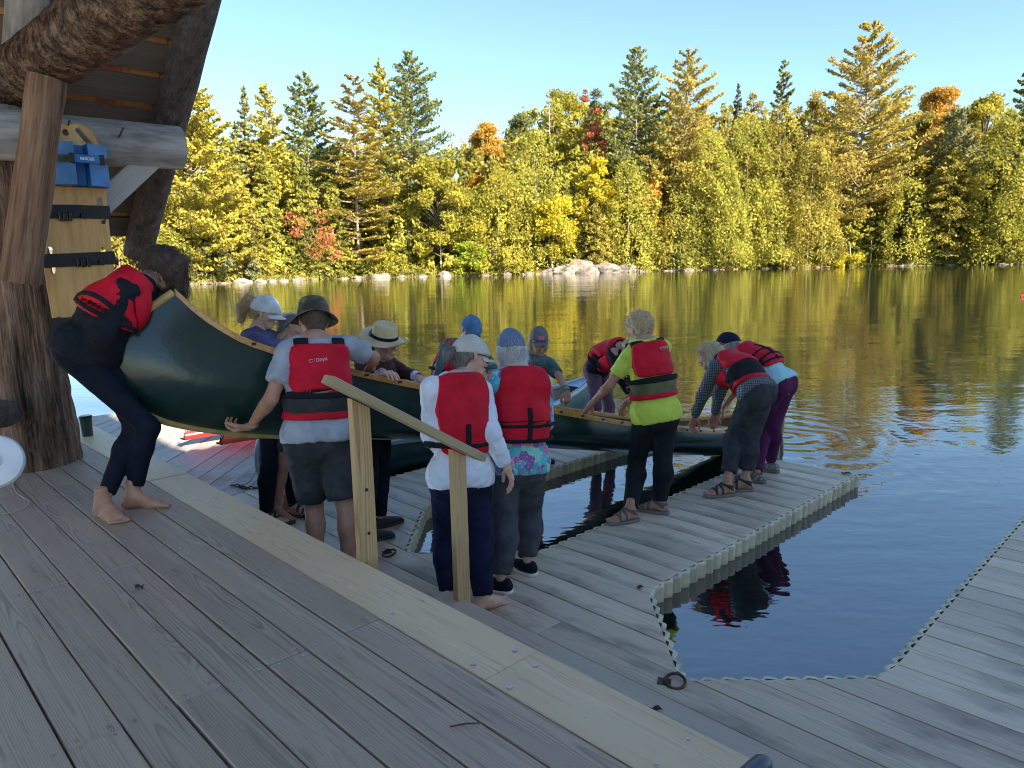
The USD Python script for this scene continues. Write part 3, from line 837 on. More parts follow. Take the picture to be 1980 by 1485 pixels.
def skirt(path, inward, name='float_edge'):
    """A corrugated vertical skin along a polyline on plan; inward: +1 or -1, the side on which the water lies."""
    P = np.asarray(path, float)
    pts, nrm = [], []
    for a, b in zip(P[:-1], P[1:]):
        L = np.linalg.norm(b - a); d = (b - a) / L; n = np.array([-d[1], d[0]]) * inward
        m = max(2, int(L / 0.0125))
        s = np.linspace(0, L, m + 1)
        off = 0.012 + 0.0125 * np.sin(2 * np.pi * s / 0.098) + 0.004 * np.sin(4 * np.pi * s / 0.098 + 0.7)
        off[[0, -1]] = 0.014
        pts.append(a + d * s[:, None] + n * off[:, None]); nrm.append(np.repeat(n[None], m + 1, 0))
    Q, N_ = np.vstack(pts), np.vstack(nrm)
    k = len(Q)
    prof = [(-0.020, -0.004), (0.0, -0.003), (0.006, -0.010), (0.004, -0.03), (0.0, -0.06), (0.002, -0.11), (0.0, -0.30)]   # out, down from the plank top
    V = np.vstack([np.c_[Q + N_ * o, np.full(k, Z_DOCK + z)] for o, z in prof])
    F = []
    for r_ in range(len(prof) - 1):
        i = np.arange(k - 1)
        F.append(np.stack([r_ * k + i, r_ * k + i + 1, (r_ + 1) * k + i + 1, (r_ + 1) * k + i], 1))
    F = np.vstack(F)
    if inward < 0:
        F = F[:, ::-1]
    obj(name, (V, F), FLOAT, dock, smooth=True)


for cx in SLIPS:
    skirt([(cx - HW, Y_END), (cx - HW, 3.47), (cx, 2.79), (cx + HW, 3.47), (cx + HW, Y_END)], 1)
edges = [-11.2] + [v for cx in SLIPS for v in (cx - HW, cx + HW)] + [2.2]
for a, b in zip(edges[0::2], edges[1::2]):
    skirt([(b, Y_END), (a, Y_END)], -1)
dm = MB()
inner = whole.buffer(-0.03)
for pg in getattr(inner, 'geoms', [inner]):
    m = trimesh.creation.extrude_polygon(pg, 0.28, engine='earcut')
    dm.add(np.array(m.vertices) + (0, 0, Z_DOCK - 0.32), m.faces)
obj('float_body', dm.get(), DARKWOOD, dock)

# iron rings at the points of the notches
for (x_, y_, rz, lab) in ((-1.75, 2.735, 0.5, 'black iron mooring ring lying flat at the point of the right slip'), (-4.05, 2.69, -0.3, 'black iron mooring ring on the dock at the point of the middle slip')):
    t = thing('mooring_ring', lab, 'mooring ring', (x_, y_, Z_DOCK), rz)
    a = np.linspace(0, 2 * np.pi, 25)
    ring = np.c_[0.046 * np.cos(a), 0.046 * np.sin(a), 0.014 + 0.012 * np.sin(a)]
    obj('ring', tube(ring, 0.0075, 8, caps=False), IRON, t, smooth=True)
    a = np.linspace(0, np.pi, 11)
    obj('staple', tube(np.c_[-0.046 + 0 * a, 0.022 * np.cos(a), 0.026 * np.sin(a)], 0.007, 7), IRON, t, smooth=True)
    obj('plate', slab(-0.085, -0.02, -0.03, 0.03, 0.0, 0.006, 0.002), IRON, t)
# chain at the left slip
t = thing('mooring_chain', 'short rusty chain lying on the dock where the green canoe is tied', 'chain', (-6.33, 2.66, Z_DOCK), 0.4)
for k in range(7):
    a = np.linspace(0, 2 * np.pi, 17)
    ln = np.c_[0.030 * np.cos(a), 0.013 * np.sin(a), 0 * a]
    if k % 2:
        ln = ln[:, [0, 2, 1]]
    ln = ln + (k * 0.042 - 0.12, 0.012 * math.sin(k * 1.3), 0.016)
    obj('link', tube(ln, 0.0055, 6, caps=False), IRON, t, smooth=True)

# ------------------------------------------------------------------ handrail
hr = thing('handrail', 'wooden stair handrail: two square posts under a sloping board', 'handrail')


def zpost(x, y, z0, ztop, w, d):
    """An upright whose local x axis is vertical so that the grain runs up it; its top is cut to the slope of the rail."""
    L = ztop - z0
    v, f = slab(0, L, -w / 2, w / 2, -d / 2, d / 2, 0.003)
    sl = 0.60
    hi = v[:, 0] > L * 0.5
    M = np.eye(4); M[:3, 0] = (0, 0, 1); M[:3, 1] = (0, 1, 0); M[:3, 2] = (-1, 0, 0); M[:3, 3] = (x, y, z0)
    v[hi, 0] -= v[hi, 1] * sl
    obj('post', (v, f), W_POST, hr, M=M)


RX = -2.755
zpost(RX - 0.042, 1.735, -0.60, 0.735, 0.092, 0.040)
zpost(RX + 0.005, 2.262, Z_TREAD - 0.1, 0.405, 0.083, 0.040)
a, b = np.array([RX - 0.01, 1.570, 0.868]), np.array([RX + 0.012, 2.415, 0.352])
L = np.linalg.norm(b - a)
M = frame(b - a, z=(0, 0, 1), o=(a + b) / 2)
obj('rail', slab(-L / 2, L / 2, -0.045, 0.045, -0.020, 0.020, 0.004), W_RAIL, hr, M=M)
bolt = trimesh.creation.cylinder(0.008, 0.006, sections=10)
bm = MB()
for (y_, z_) in ((1.738, 0.33), (1.738, 0.12)):
    bm.add(bolt.vertices[:, [2, 0, 1]] + (RX - 0.021, y_, z_), bolt.faces)
obj('bolts', bm.get(), IRON, hr)
# ------------------------------------------------------------------ boathouse
def bark(name, stops, sx=14.0, sz=1.2, bumpy=1.0, dist=0.03, rough=0.9):
    """Bark or bare log; the log's own z axis runs along it."""
    g = G(name)
    c0, c, r = g.objco()
    n1 = g.noise(g.map(c, scale=(sx, sx, sz)), 1.0, 4.0, 0.62, 0.25).fac
    n2 = g.noise(g.map(c, scale=(sx * 0.3, sx * 0.3, sz * 1.6)), 1.0, 4.0, 0.6).fac
    n3 = g.noise(g.map(c, scale=(sx * 4, sx * 4, sz * 4)), 1.0, 2.0, 0.6).fac
    f = g.m('add', g.m('multiply', n1, 0.65), g.m('multiply', n2, 0.35))
    f = g.m('add', f, g.m('multiply', g.m('subtract', n3, 0.5), 0.25))
    return g.done(base_color=g.ramp(f, stops), roughness=rough, specular_ior_level=0.2, normal=g.bump(f, bumpy, dist))


B_POST = bark('shaggy_cedar_bark', [(0.36, (0.02, 0.012, 0.008)), (0.5, (0.15, 0.092, 0.062)), (0.64, (0.32, 0.215, 0.15))], 15, 0.9, 1.0, 0.06)
B_BEAM = bark('rough_spruce_bark', [(0.36, (0.012, 0.007, 0.004)), (0.5, (0.085, 0.05, 0.03)), (0.66, (0.22, 0.15, 0.10))], 16, 11.0, 1.0, 0.06)
B_SMOOTH = bark('smooth_brown_log', [(0.3, (0.075, 0.04, 0.024)), (0.5, (0.185, 0.108, 0.066)), (0.7, (0.29, 0.185, 0.12))], 26, 1.6, 0.9, 0.02)
B_GREY = bark('grey_weathered_log', [(0.3, (0.12, 0.112, 0.105)), (0.5, (0.27, 0.262, 0.25)), (0.68, (0.40, 0.392, 0.375))], 9, 1.6, 0.7, 0.012)
B_VERGE = bark('dark_verge_log', [(0.3, (0.035, 0.028, 0.024)), (0.55, (0.11, 0.090, 0.078)), (0.72, (0.19, 0.16, 0.14))], 22, 8.0, 0.9, 0.015)
W_ROOF = wood('roof_board_wood', (0.17, 0.135, 0.10), (0.05, 0.04, 0.03), 0.5, ring=0.012, tint=(0.085, 0.07, 0.055), var=0.5)
g = G('red_cedar_shingle')
c0, c, r = g.objco()
sh = g.n('voronoi_texture', vector=g.map(c0, scale=(11.0, 1.0, 1.0)), scale=1.0, feature='f1')
SHINGLE = g.done(base_color=g.ramp(g.n('separate_color', color=sh.color).r, [(0.0, (0.30, 0.09, 0.03)), (0.5, (0.50, 0.19, 0.06)), (1.0, (0.62, 0.30, 0.11))]), roughness=0.85)

bh = thing('boathouse', 'dark log boathouse corner with a bark-covered post, heavy beam and steep board roof', 'boathouse')


def log(a, b, r0, r1, mat, name, rough=0.06, sides=28, n=26, bend=None, seed=1, freq=3.0, endcut=None):
    """A log from a to b with an uneven skin; its own z axis runs along it."""
    a, b = np.asarray(a, float), np.asarray(b, float)
    L = np.linalg.norm(b - a)
    z = np.linspace(0, 1, n)
    p = np.c_[np.zeros(n), np.zeros(n), z * L]
    if bend is not None:
        p[:, 0] += bend * np.sin(z * np.pi)
    v, f = tube(p, r0 + (r1 - r0) * z, sides)
    nb = n * sides
    ang = np.tile(np.arange(sides) * 2 * np.pi / sides, n)
    zz = np.repeat(z * L, sides)
    q = np.c_[np.cos(ang) * freq, np.sin(ang) * freq, zz * freq * 0.9] + seed * 17.3
    k = 1 + rough * 2 * (meshkit.fbm(q, 4, seed) - 0.5)
    ctr = np.repeat(p, sides, 0)
    v[:nb] = ctr + (v[:nb] - ctr) * k[:, None]
    x = np.cross((0, 0, 1.0), b - a)
    if np.linalg.norm(x) < 1e-6:
        x = np.array([1.0, 0, 0])
    M = np.eye(4)
    zc = (b - a) / L; xc = x / np.linalg.norm(x)
    M[:3, 0], M[:3, 1], M[:3, 2], M[:3, 3] = xc, np.cross(zc, xc), zc, a
    return obj(name, (v, f), mat, bh, smooth=50, M=M)


RS = 0.9                                    # slope of the roof
EAVE = np.array([-7.09, 1.55])              # X, Z of the verge log's lower end
RIDGE_X = -3.57
zroof = lambda x: EAVE[1] + RS * (np.minimum(x, 2 * RIDGE_X - x) - EAVE[0]) + 0.16

# the great post, its knee brace, the tie beam, the plate log, rafters and verge log
log((-6.02, 1.03, -0.02), (-6.03, 1.03, 2.35), 0.295, 0.225, B_POST, 'log_post', 0.13, 40, 40, seed=2, freq=7.0)
log(at_y(40, 545, 0.93), at_y(90, 150, 1.16), 0.105, 0.098, B_SMOOTH, 'log_brace', 0.12, 28, 30, seed=3, freq=4.0)
log(at_y(-160, 290, 1.10), at_y(404, -112, 1.28), 0.215, 0.165, B_BEAM, 'log_beam', 0.10, 36, 44, seed=5, freq=4.5)
log((-5.77, 0.4, 2.22), (-5.77, 2.16, 2.245), 0.165, 0.158, B_GREY, 'plate_log', 0.035, 30, 26, seed=7, freq=2.0)
log((RIDGE_X, 2.22, EAVE[1] + RS * (RIDGE_X - EAVE[0])), (EAVE[0] - 0.05, 2.22, EAVE[1] - 0.04), 0.125, 0.120, B_VERGE, 'verge_log', 0.05, 26, 40, seed=8, freq=4.0)
for yk in (1.22, -0.6, -2.4):
    for sgn in (-1, 1):
        xe = EAVE[0] if sgn < 0 else 2 * RIDGE_X - EAVE[0]
        if sgn < 0:
            log((RIDGE_X, yk, EAVE[1] + RS * (RIDGE_X - EAVE[0])), (xe, yk, EAVE[1]), 0.11, 0.115, B_GREY if yk > 1 and sgn < 0 else B_VERGE, 'log_rafter', 0.05, 22, 22, seed=int(20 + yk * 3 + sgn))
log((RIDGE_X, -4.2, zroof(RIDGE_X) - 0.28), (RIDGE_X, 2.3, zroof(RIDGE_X) - 0.28), 0.13, 0.13, B_VERGE, 'ridge_log', 0.05, seed=12)
a, b = at_x(186, 405, -5.74), at_x(276, 322, -5.74)
M = frame(b - a, z=(1, 0, 0.0), o=(a + b) / 2)
Lb = np.linalg.norm(b - a) + 0.22
obj('brace_board', slab(-Lb / 2, Lb / 2, -0.075, 0.075, -0.025, 0.025, 0.004), wood('brace_board_wood', (0.34, 0.33, 0.31), (0.17, 0.165, 0.155), 0.5, var=0.05), bh, M=M)
# roof boards, laid with gaps through which the red shingle shows
slope_dir = np.array([1, 0, RS]) / math.hypot(1, RS)
nrm_l = np.array([-RS, 0, 1]) / math.hypot(1, RS)
total = (RIDGE_X - EAVE[0] + 0.05) * math.hypot(1, RS)
pitch = 0.285
for side in (-1,):
    k = 0
    s = -0.08
    while s < total:
        e = np.array([EAVE[0], 0, zroof(EAVE[0])]) + slope_dir * s
        f_ = e + slope_dir * 0.115
        if side > 0:
            f_[0] = 2 * RIDGE_X - f_[0]
        sd = slope_dir * (-side, 1, 1)
        # the board's own x runs along Y
        M = np.eye(4); M[:3, 0] = (0, 1, 0); M[:3, 1] = sd * side; M[:3, 2] = np.cross(M[:3, 0], M[:3, 1]); M[:3, 3] = f_ + (0, -1.0, 0)
        if M[2, 2] < 0:
            M[:3, 1] *= -1; M[:3, 2] *= -1
        obj('roof_board', slab(-3.2, 3.30, -0.112, 0.112, -0.012, 0.012, 0.003), W_ROOF, bh, M=M)
        if k % 1 == 0:
            M2 = M.copy(); M2[:3, 3] = f_ + sd * 0.14 + (0, -1.0, 0) + M[:3, 2] * 0.014
            obj('shingle_course', slab(-3.2, 3.30, -0.19, 0.10, 0.0, 0.012, 0.002), SHINGLE, bh, M=M2)
        s += pitch; k += 1
# upper skin of shingles, closed
sk = MB()
for sgn in (-1,):
    xe = EAVE[0] - 0.1 if sgn < 0 else 2 * RIDGE_X - EAVE[0] + 0.1
    ze = zroof(EAVE[0]) - 0.09 + 0.075
    zr = zroof(RIDGE_X) + 0.075
    q = np.array([(xe, -4.3, ze), (xe, 2.34, ze), (RIDGE_X, 2.34, zr), (RIDGE_X, -4.3, zr)])
    q2 = q + (0, 0, 0.03)
    sk.add(np.vstack([q, q2]), np.array([(0, 1, 2, 3), (7, 6, 5, 4), (0, 4, 5, 1), (1, 5, 6, 2), (2, 6, 7, 3), (3, 7, 4, 0)]))
obj('roof_skin', sk.get(), SHINGLE, bh)
# posts behind the camera
for (px_, py_) in ((-3.57, -4.0), (-6.0, -3.9)):
    log((px_, py_, -0.02), (px_, py_, 2.0 if px_ < -4 else 4.4), 0.16, 0.14, B_POST, 'log_post', 0.10, 24, 20, seed=int(70 + py_))
# stub of a cut log at the left edge
log(at_y(-60, 800, 0.55), at_y(8, 800, 0.85), 0.095, 0.09, B_VERGE, 'cut_log', 0.05, 20, 10, seed=80)

# ------------------------------------------------------------------ the lodge on the right bank, outside the frame; it shades the deck and the dock
g = G('pale_painted_log'); LODGEW = g.done(base_color=(0.66, 0.62, 0.55), roughness=0.8)
b2 = thing('lodge', 'tall pale log lodge on the right bank standing over the docks', 'lodge')
bh_keep, bh = bh, b2
for (RX2, RZ2, EX2, ya, yb, ez) in ((5.6, 7.95, 2.4, -1.3, 9.3, 4.6), (6.4, 11.0, 2.6, 0.0, 2.34, 6.6)):
    for sgn in (-1, 1):
        xe = RX2 + sgn * EX2
        q = np.array([(xe, ya, ez), (xe, yb, ez), (RX2, yb, RZ2), (RX2, ya, RZ2)])
        obj('roof', (np.vstack([q, q - (0, 0, 0.06)]), np.array([(0, 1, 2, 3), (7, 6, 5, 4), (0, 4, 5, 1), (1, 5, 6, 2), (2, 6, 7, 3), (3, 7, 4, 0)])), SHINGLE, b2)
    for k in range(int((ez + 0.75) / 0.25)):
        z = -0.7 + 0.25 * k
        for xw in (RX2 - EX2 + 0.35, RX2 + EX2 - 0.35):
            log((xw, ya + 0.3, z), (xw, yb - 0.3, z), 0.135, 0.13, LODGEW, 'wall_log', 0.02, 10, 6, seed=90 + k)
    for yw in (ya + 0.3, yb - 0.3):
        obj('gable', (np.array([(RX2 - EX2 + 0.3, yw, -0.8), (RX2 + EX2 - 0.3, yw, -0.8), (RX2 + EX2 - 0.3, yw, ez), (RX2, yw, RZ2 - 0.1), (RX2 - EX2 + 0.3, yw, ez)]), np.array([(0, 1, 2), (0, 2, 4), (4, 2, 3)])), LODGEW, b2)
bh = bh_keep
g = G('bank_earth')
BANK = g.done(base_color=(0.10, 0.08, 0.05), roughness=0.95)
v = np.array([(2.6, -9, -0.9), (12, -9, -0.9), (12, 14, -0.9), (2.6, 14, -0.9), (3.0, -9, -0.62), (12, -9, -0.62), (12, 14, -0.62), (3.0, 14, -0.62)])
tag(obj('right_bank', (v, np.array([(4, 5, 6, 7), (0, 1, 5, 4), (1, 2, 6, 5), (2, 3, 7, 6), (3, 0, 4, 7)])), BANK), kind='structure')

# ------------------------------------------------------------------ rescue board hanging on the plate log
g = G('varnished_plywood')
c0, c, r = g.objco()
pl = g.noise(g.map(c, scale=(2.0, 26, 8)), 1.0, 4.0, 0.6).fac
wear = g.noise(c, 3.2, 3.0, 0.6).fac
smut = g.noise(c, 9.0, 4.0, 0.7).fac
col = g.ramp(pl, [(0.3, (0.40, 0.215, 0.075)), (0.6, (0.54, 0.33, 0.125)), (0.8, (0.62, 0.40, 0.18))])
col = g.mix(g.rng(wear, 0.60, 0.66, 0.0, 0.75), col, (0.42, 0.40, 0.36))
PLY = g.done(base_color=g.mix(g.rng(smut, 0.6, 0.75, 0.0, 0.5), col, (0.2, 0.13, 0.07)), roughness=0.45)
g = G('black_webbing'); WEB = g.done(base_color=(0.012, 0.013, 0.017), roughness=0.75)
g = G('black_buckle'); BUCKLE = g.done(base_color=(0.01, 0.01, 0.011), roughness=0.35)
g = G('blue_vinyl'); nz = g.noise(g.n('texture_coordinate').object, 12, 3).fac
BLUE = g.done(base_color=g.ramp(nz, [(0.3, (0.010, 0.10, 0.30)), (0.7, (0.018, 0.17, 0.46))]), roughness=0.4)
g = G('navy_vinyl'); NAVYV = g.done(base_color=(0.008, 0.03, 0.075), roughness=0.45)
g = G('olive_webbing'); OLIVE = g.done(base_color=(0.09, 0.08, 0.05), roughness=0.8)
g = G('white_print'); PRINT = g.done(base_color=(0.8, 0.8, 0.8), roughness=0.6)
BX = -5.555


def yz(u, v):
    p = at_x(u, v, BX)
    return p[1], p[2]


sb = thing('rescue_board', 'hanging plywood rescue board with rounded slots and black straps beside the bark post', 'rescue board')
from shapely.geometry import Point, LineString
outline = Polygon([yz(78, 250), yz(84, 240), yz(156, 239), yz(177, 252), yz(197, 290), yz(205, 380), yz(216, 480), yz(226, 560), yz(228, 660), yz(112, 668), yz(92, 560), yz(80, 480), yz(70, 380), yz(70, 300)])
holes = [LineString([yz(151, 252), yz(183, 288)]).buffer(0.017), Point(yz(127, 256)).buffer(0.021)]
for (u, v_) in ((193, 392), (200, 424), (200, 486), (97, 487), (103, 520), (114, 622), (86, 392)):
    holes.append(LineString([yz(u, v_ - 5), yz(u, v_ + 5)]).buffer(0.016))
pg = outline.difference(unary_union(holes))
m = trimesh.creation.extrude_polygon(pg, 0.018, engine='earcut')
v = np.array(m.vertices); v = np.c_[BX - 0.018 + v[:, 2], v[:, 0], v[:, 1]]
bo = v.mean(0)
Mb = np.eye(4); Mb[:3, 3] = bo; Mb[:3, 0] = (0, 0, 1); Mb[:3, 1] = (0, 1, 0); Mb[:3, 2] = (-1, 0, 0)
loc = (v - bo) @ Mb[:3, :3]
obj('board', (loc, m.faces), PLY, sb, M=Mb)


def strip(pts_uv, w, th, mat, name, lift=0.004, parent=sb):
    """A strap lying on the board along points given in the photograph."""
    P = np.array([(BX + lift, *yz(u, v)) for u, v in pts_uv])
    mb = MB()
    for a, b in zip(P[:-1], P[1:]):
        L = np.linalg.norm(b - a)
        M = frame(b - a, z=(1, 0, 0), o=(a + b) / 2)
        mb.add(*apply(M, slab(-L / 2 - 0.002, L / 2 + 0.002, -w / 2, w / 2, 0, th, 0.0008)))
    return obj(name, mb.get(), mat, parent)


for k, (pts, bu) in enumerate((([(76, 409), (140, 409), (212, 411)], (125, 415)), ([(84, 505), (150, 502), (222, 498)], (160, 504)), ([(100, 628), (140, 626), (190, 624)], (150, 630)))):
    strip(pts, 0.088, 0.004, WEB, 'strap')
    strip([(bu[0] - 18, bu[1] + 1), (bu[0] + 30, bu[1] - 2), (bu[0] + 42, bu[1] + 4)], 0.046, 0.004, WEB, 'strap_tail', 0.010)
    for du in (-10, 0, 10):
        c_ = np.array((BX + 0.018, *yz(bu[0] + du, bu[1] + 4)))
        obj('buckle', box(*c_, 0.016, 0.030 if du == 0 else 0.018, 0.058, 0.004), BUCKLE, sb)
# blue head blocks, two wedges on a pad with a strap
hb = thing('head_block', 'blue foam head blocks strapped to the top of the rescue board', 'head immobiliser')
y0, zt = yz(84, 276); y1, _ = yz(199, 276); _, zb = yz(150, 361)


def wedge(ya, yb, depth, mat, name, taper):
    x0 = BX + 0.003
    v = [(x0, ya, zb), (x0, yb, zb), (x0, yb, zt), (x0, ya, zt), (x0 + depth * taper[0], ya, zb), (x0 + depth * taper[1], yb, zb), (x0 + depth * taper[1], yb, zt), (x0 + depth * taper[0], ya, zt)]
    mm = trimesh.convex.convex_hull(np.array(v))
    mm = mm.subdivide().subdivide()
    obj(name, mm, mat, hb)


wd = y1 - y0
obj('pad', box(BX + 0.004, (y0 + y1) / 2, (zb + zt) / 2, 0.012, wd * 0.98, (zt - zb) * 1.02, 0.003), NAVYV, hb)
wedge(y0 + 0.02, y0 + wd * 0.36, 0.17, BLUE, 'side_block', (0.55, 1.0))
wedge(y0 + wd * 0.62, y0 + wd * 0.98, 0.13, BLUE, 'side_block', (1.0, 0.6))
obj('inner_pad', box(BX + 0.03, y0 + wd * 0.49, (zb + zt) / 2, 0.045, wd * 0.25, (zt - zb) * 0.97, 0.004), BLUE, hb)
zs = zb + (zt - zb) * 0.60
for (ya, yb, mat, nm_, hgt, xo) in ((y0 - 0.01, y0 + wd * 0.30, OLIVE, 'strap', 0.042, 0.155), (y0 + wd * 0.28, y0 + wd * 0.82, BLUE, 'chin_strap', 0.052, 0.185), (y0 + wd * 0.80, y1 + 0.03, OLIVE, 'strap', 0.038, 0.125)):
    obj(nm_, box(BX + xo, (ya + yb) / 2, zs, 0.01, yb - ya, hgt, 0.002), mat, hb)
for f_ in (0.30, 0.80):
    obj('buckle', box(BX + 0.185, y0 + wd * f_, zs, 0.02, 0.03, 0.062, 0.003), BUCKLE, hb)
tm = meshkit.text_mesh('RESCUE', 0.017, 0.001, bold=True)
tv = np.array(tm.vertices); tw = tv[:, 0].max()
obj('lettering', (np.c_[BX + 0.1915 + tv[:, 2], y0 + wd * 0.55 + (tv[:, 0] - tw / 2) * 0.9, zs - 0.008 + tv[:, 1]], tm.faces), PRINT, hb)
# nails
for i, ((u, v_), lab) in enumerate((((130, 246), 'iron nail holding up the rescue board'), ((233, 258), 'bare iron nail driven into the grey log end'))):
    p = at_x(u, v_ + 8, BX - 0.02)
    o = obj('nail', tube(np.array([(p[0] - 0.05, p[1], p[2]), (p[0] + 0.045, p[1] + 0.006, p[2] + 0.05), (p[0] + 0.052, p[1] + 0.007, p[2] + 0.058)]), [0.005, 0.005, 0.009], 7), IRON, None, smooth=True)
    tag(o, lab, 'nail')

# red board edge leaning behind, white float, cup, blue grip
g = G('faded_red_paint'); REDP = g.done(base_color=(0.22, 0.018, 0.014), roughness=0.5)
t = thing('red_paddle', 'dark red paddle standing on edge between the bark post and the rescue board', 'paddle', at_y(97, 700, 1.62))
zz0, zz1 = at_y(97, 760, 1.62)[2], at_y(92, 575, 1.62)[2]
obj('shaft', tube(np.array([(0, 0, -0.35), (0, 0, 0.05)]), 0.016, 10), REDP, t, smooth=True)
obj('blade', box(0, 0, 0.32, 0.11, 0.018, 0.56, 0.006), REDP, t)
g = G('white_float_plastic'); nz = g.noise(g.n('texture_coordinate').object, 6, 3).fac
WHITEP = g.done(base_color=g.ramp(nz, [(0.3, (0.55, 0.56, 0.58)), (0.7, (0.72, 0.73, 0.75))]), roughness=0.45)
g = G('pale_rope'); ROPE = g.done(base_color=(0.42, 0.38, 0.30), roughness=0.9)
c_ = at_d(-14, 893, 3.35)
t = thing('float_disc', 'round white plastic float with a cord through its middle, leaning at the left edge', 'float', c_)
nf = -ray(20, 893); nf = nf / np.linalg.norm(nf); nf = nf + np.array([0.25, -0.1, 0.25]); nf /= np.linalg.norm(nf)
prof = np.array([(0, 0.035), (0.03, 0.035), (0.04, 0.025), (0.09, 0.03), (0.118, 0.02), (0.127, 0.0), (0.118, -0.02), (0.05, -0.035), (0, -0.035)])
rv = trimesh.creation.revolve(prof[::-1], sections=48)
Mf = frame(np.cross((0, 0, 1.0), nf), z=nf)
obj('disc', (np.array(rv.vertices) @ Mf[:3, :3].T, rv.faces), WHITEP, t, smooth=40)
rg = trimesh.creation.torus(0.016, 0.0055)
obj('eyelet', ((np.array(rg.vertices) + (0, 0, 0.037)) @ Mf[:3, :3].T, rg.faces), IRON, t, smooth=True)
pts = [at_d(-14, 893, 3.30)] + [at_z(u, v_, 0.006) for u, v_ in ((22, 925), (30, 950), (52, 966), (56, 974), (44, 984), (16, 992), (-20, 1000))]
pts = np.array(pts); s_ = np.linspace(0, len(pts) - 1, 40)
from scipy.interpolate import CubicSpline
cs = CubicSpline(np.arange(len(pts)), pts)(s_); cs[4:, 2] = np.maximum(cs[4:, 2], 0.004)
tag(obj('cord', tube(cs, 0.0035, 6), ROPE, None, smooth=True), 'thin pale cord running from the white float across the deck planks', 'cord')
g = G('steel_green_cup'); CUPM = g.done(base_color=(0.045, 0.075, 0.07), roughness=0.4, metallic=0.3)
cp = at_z(170, 843, 0.0)
t = thing('travel_cup', 'dark green travel tumbler standing on the deck behind the barefoot woman', 'cup', cp)
prof = np.array([(0, 0), (0.036, 0), (0.040, 0.01), (0.047, 0.155), (0.049, 0.16), (0.0, 0.16)])
rv = trimesh.creation.revolve(prof, sections=28)
obj('body', rv, CUPM, t, smooth=40)
rv = trimesh.creation.revolve(np.array([(0, 0.16), (0.049, 0.16), (0.050, 0.168), (0.043, 0.175), (0, 0.174)]), sections=28)
obj('lid', rv, BUCKLE, t, smooth=40)
g = G('blue_grey_grip'); GRIP = g.done(base_color=(0.03, 0.045, 0.075), roughness=0.28)
a, b = at_d(1436, 1512, 1.78), at_d(1478, 1476, 1.86)
u_ = (b - a) / np.linalg.norm(b - a)
pp = np.array([a - u_ * 0.25, a, a + (b - a) * 0.6, b - u_ * 0.012, b + u_ * 0.004, b + u_ * 0.012])
tag(obj('chair_arm', tube(pp, [0.027, 0.027, 0.028, 0.028, 0.021, 0.004], 18), GRIP, None, smooth=True), 'rounded blue grey arm end of a chair poking in at the bottom edge', 'chair arm')
# ------------------------------------------------------------------ implicit surfaces for people
def surface_nets(F, org, h):
    """Quads of the zero level of a grid of distances (negative inside)."""
    s = F < 0
    nx, ny, nz = F.shape
    cnt = np.zeros((nx - 1, ny - 1, nz - 1), np.float32)
    acc = np.zeros((nx - 1, ny - 1, nz - 1, 3), np.float32)
    for ax in range(3):
        o1, o2 = [a for a in range(3) if a != ax]
        lo = [slice(None)] * 3; hi = [slice(None)] * 3
        lo[ax] = slice(0, -1); hi[ax] = slice(1, None)
        a, b = F[tuple(lo)], F[tuple(hi)]
        cross = (a < 0) != (b < 0)
        idx = np.argwhere(cross)
        if not len(idx):
            continue
        fa, fb = a[cross], b[cross]
        t = fa / (fa - fb)
        pos = idx.astype(np.float32); pos[:, ax] += t
        for d1 in (0, -1):
            for d2 in (0, -1):
                c = idx.copy(); c[:, o1] += d1; c[:, o2] += d2
                ok = (c >= 0).all(1) & (c < np.array(cnt.shape)).all(1)
                ci = tuple(c[ok].T)
                np.add.at(cnt, ci, 1); np.add.at(acc, ci, pos[ok])
    used = cnt > 0
    ids = np.full(cnt.shape, -1, np.int64)
    ids[used] = np.arange(used.sum())
    V = acc[used] / cnt[used][:, None] * h + org
    Q = []
    for ax in range(3):
        o1, o2 = (ax + 1) % 3, (ax + 2) % 3
        lo = [slice(None)] * 3; hi = [slice(None)] * 3
        lo[ax] = slice(0, -1); hi[ax] = slice(1, None)
        a, b = s[tuple(lo)], s[tuple(hi)]
        for flip, m in ((False, a & ~b), (True, ~a & b)):
            idx = np.argwhere(m)
            idx = idx[(idx[:, o1] > 0) & (idx[:, o2] > 0) & (idx[:, o1] < F.shape[o1] - 1) & (idx[:, o2] < F.shape[o2] - 1)]
            if not len(idx):
                continue
            q = []
            for d1, d2 in ((-1, -1), (0, -1), (0, 0), (-1, 0)):
                c = idx.copy(); c[:, o1] += d1; c[:, o2] += d2
                q.append(ids[tuple(c.T)])
            q = np.stack(q, 1)
            Q.append(q[:, ::-1] if flip else q)
    Q = np.vstack(Q)
    return V.astype(float), Q[(Q >= 0).all(1)]


def unit(v):
    v = np.asarray(v, float)
    return v / (np.linalg.norm(v) + 1e-12)


def cap(P, a, b, ra, rb=None, n=None, s=1.0):
    """Distance to a round cone from a to b; flattened s times along n."""
    rb = ra if rb is None else rb
    a, b = np.asarray(a, np.float32), np.asarray(b, np.float32)
    d = b - a
    L = max(float(d @ d), 1e-9)
    q = P - a
    t = np.clip(q @ d / L, 0, 1)
    q = q - t[:, None] * d
    if n is not None and s != 1.0:
        n = np.asarray(n, np.float32)
        q = q + (q @ n)[:, None] * n * np.float32(s - 1)
    return np.sqrt((q * q).sum(1)) - (ra + (rb - ra) * t)


def smin(a, b, k=0.03):
    h = np.clip(0.5 + 0.5 * (b - a) / k, 0, 1)
    return b + (a - b) * h - k * h * (1 - h)


def smax(a, b, k=0.01):
    return -smin(-a, -b, k)


def union(ds, k=0.03):
    r = ds[0]
    for d in ds[1:]:
        r = smin(r, d, k)
    return r


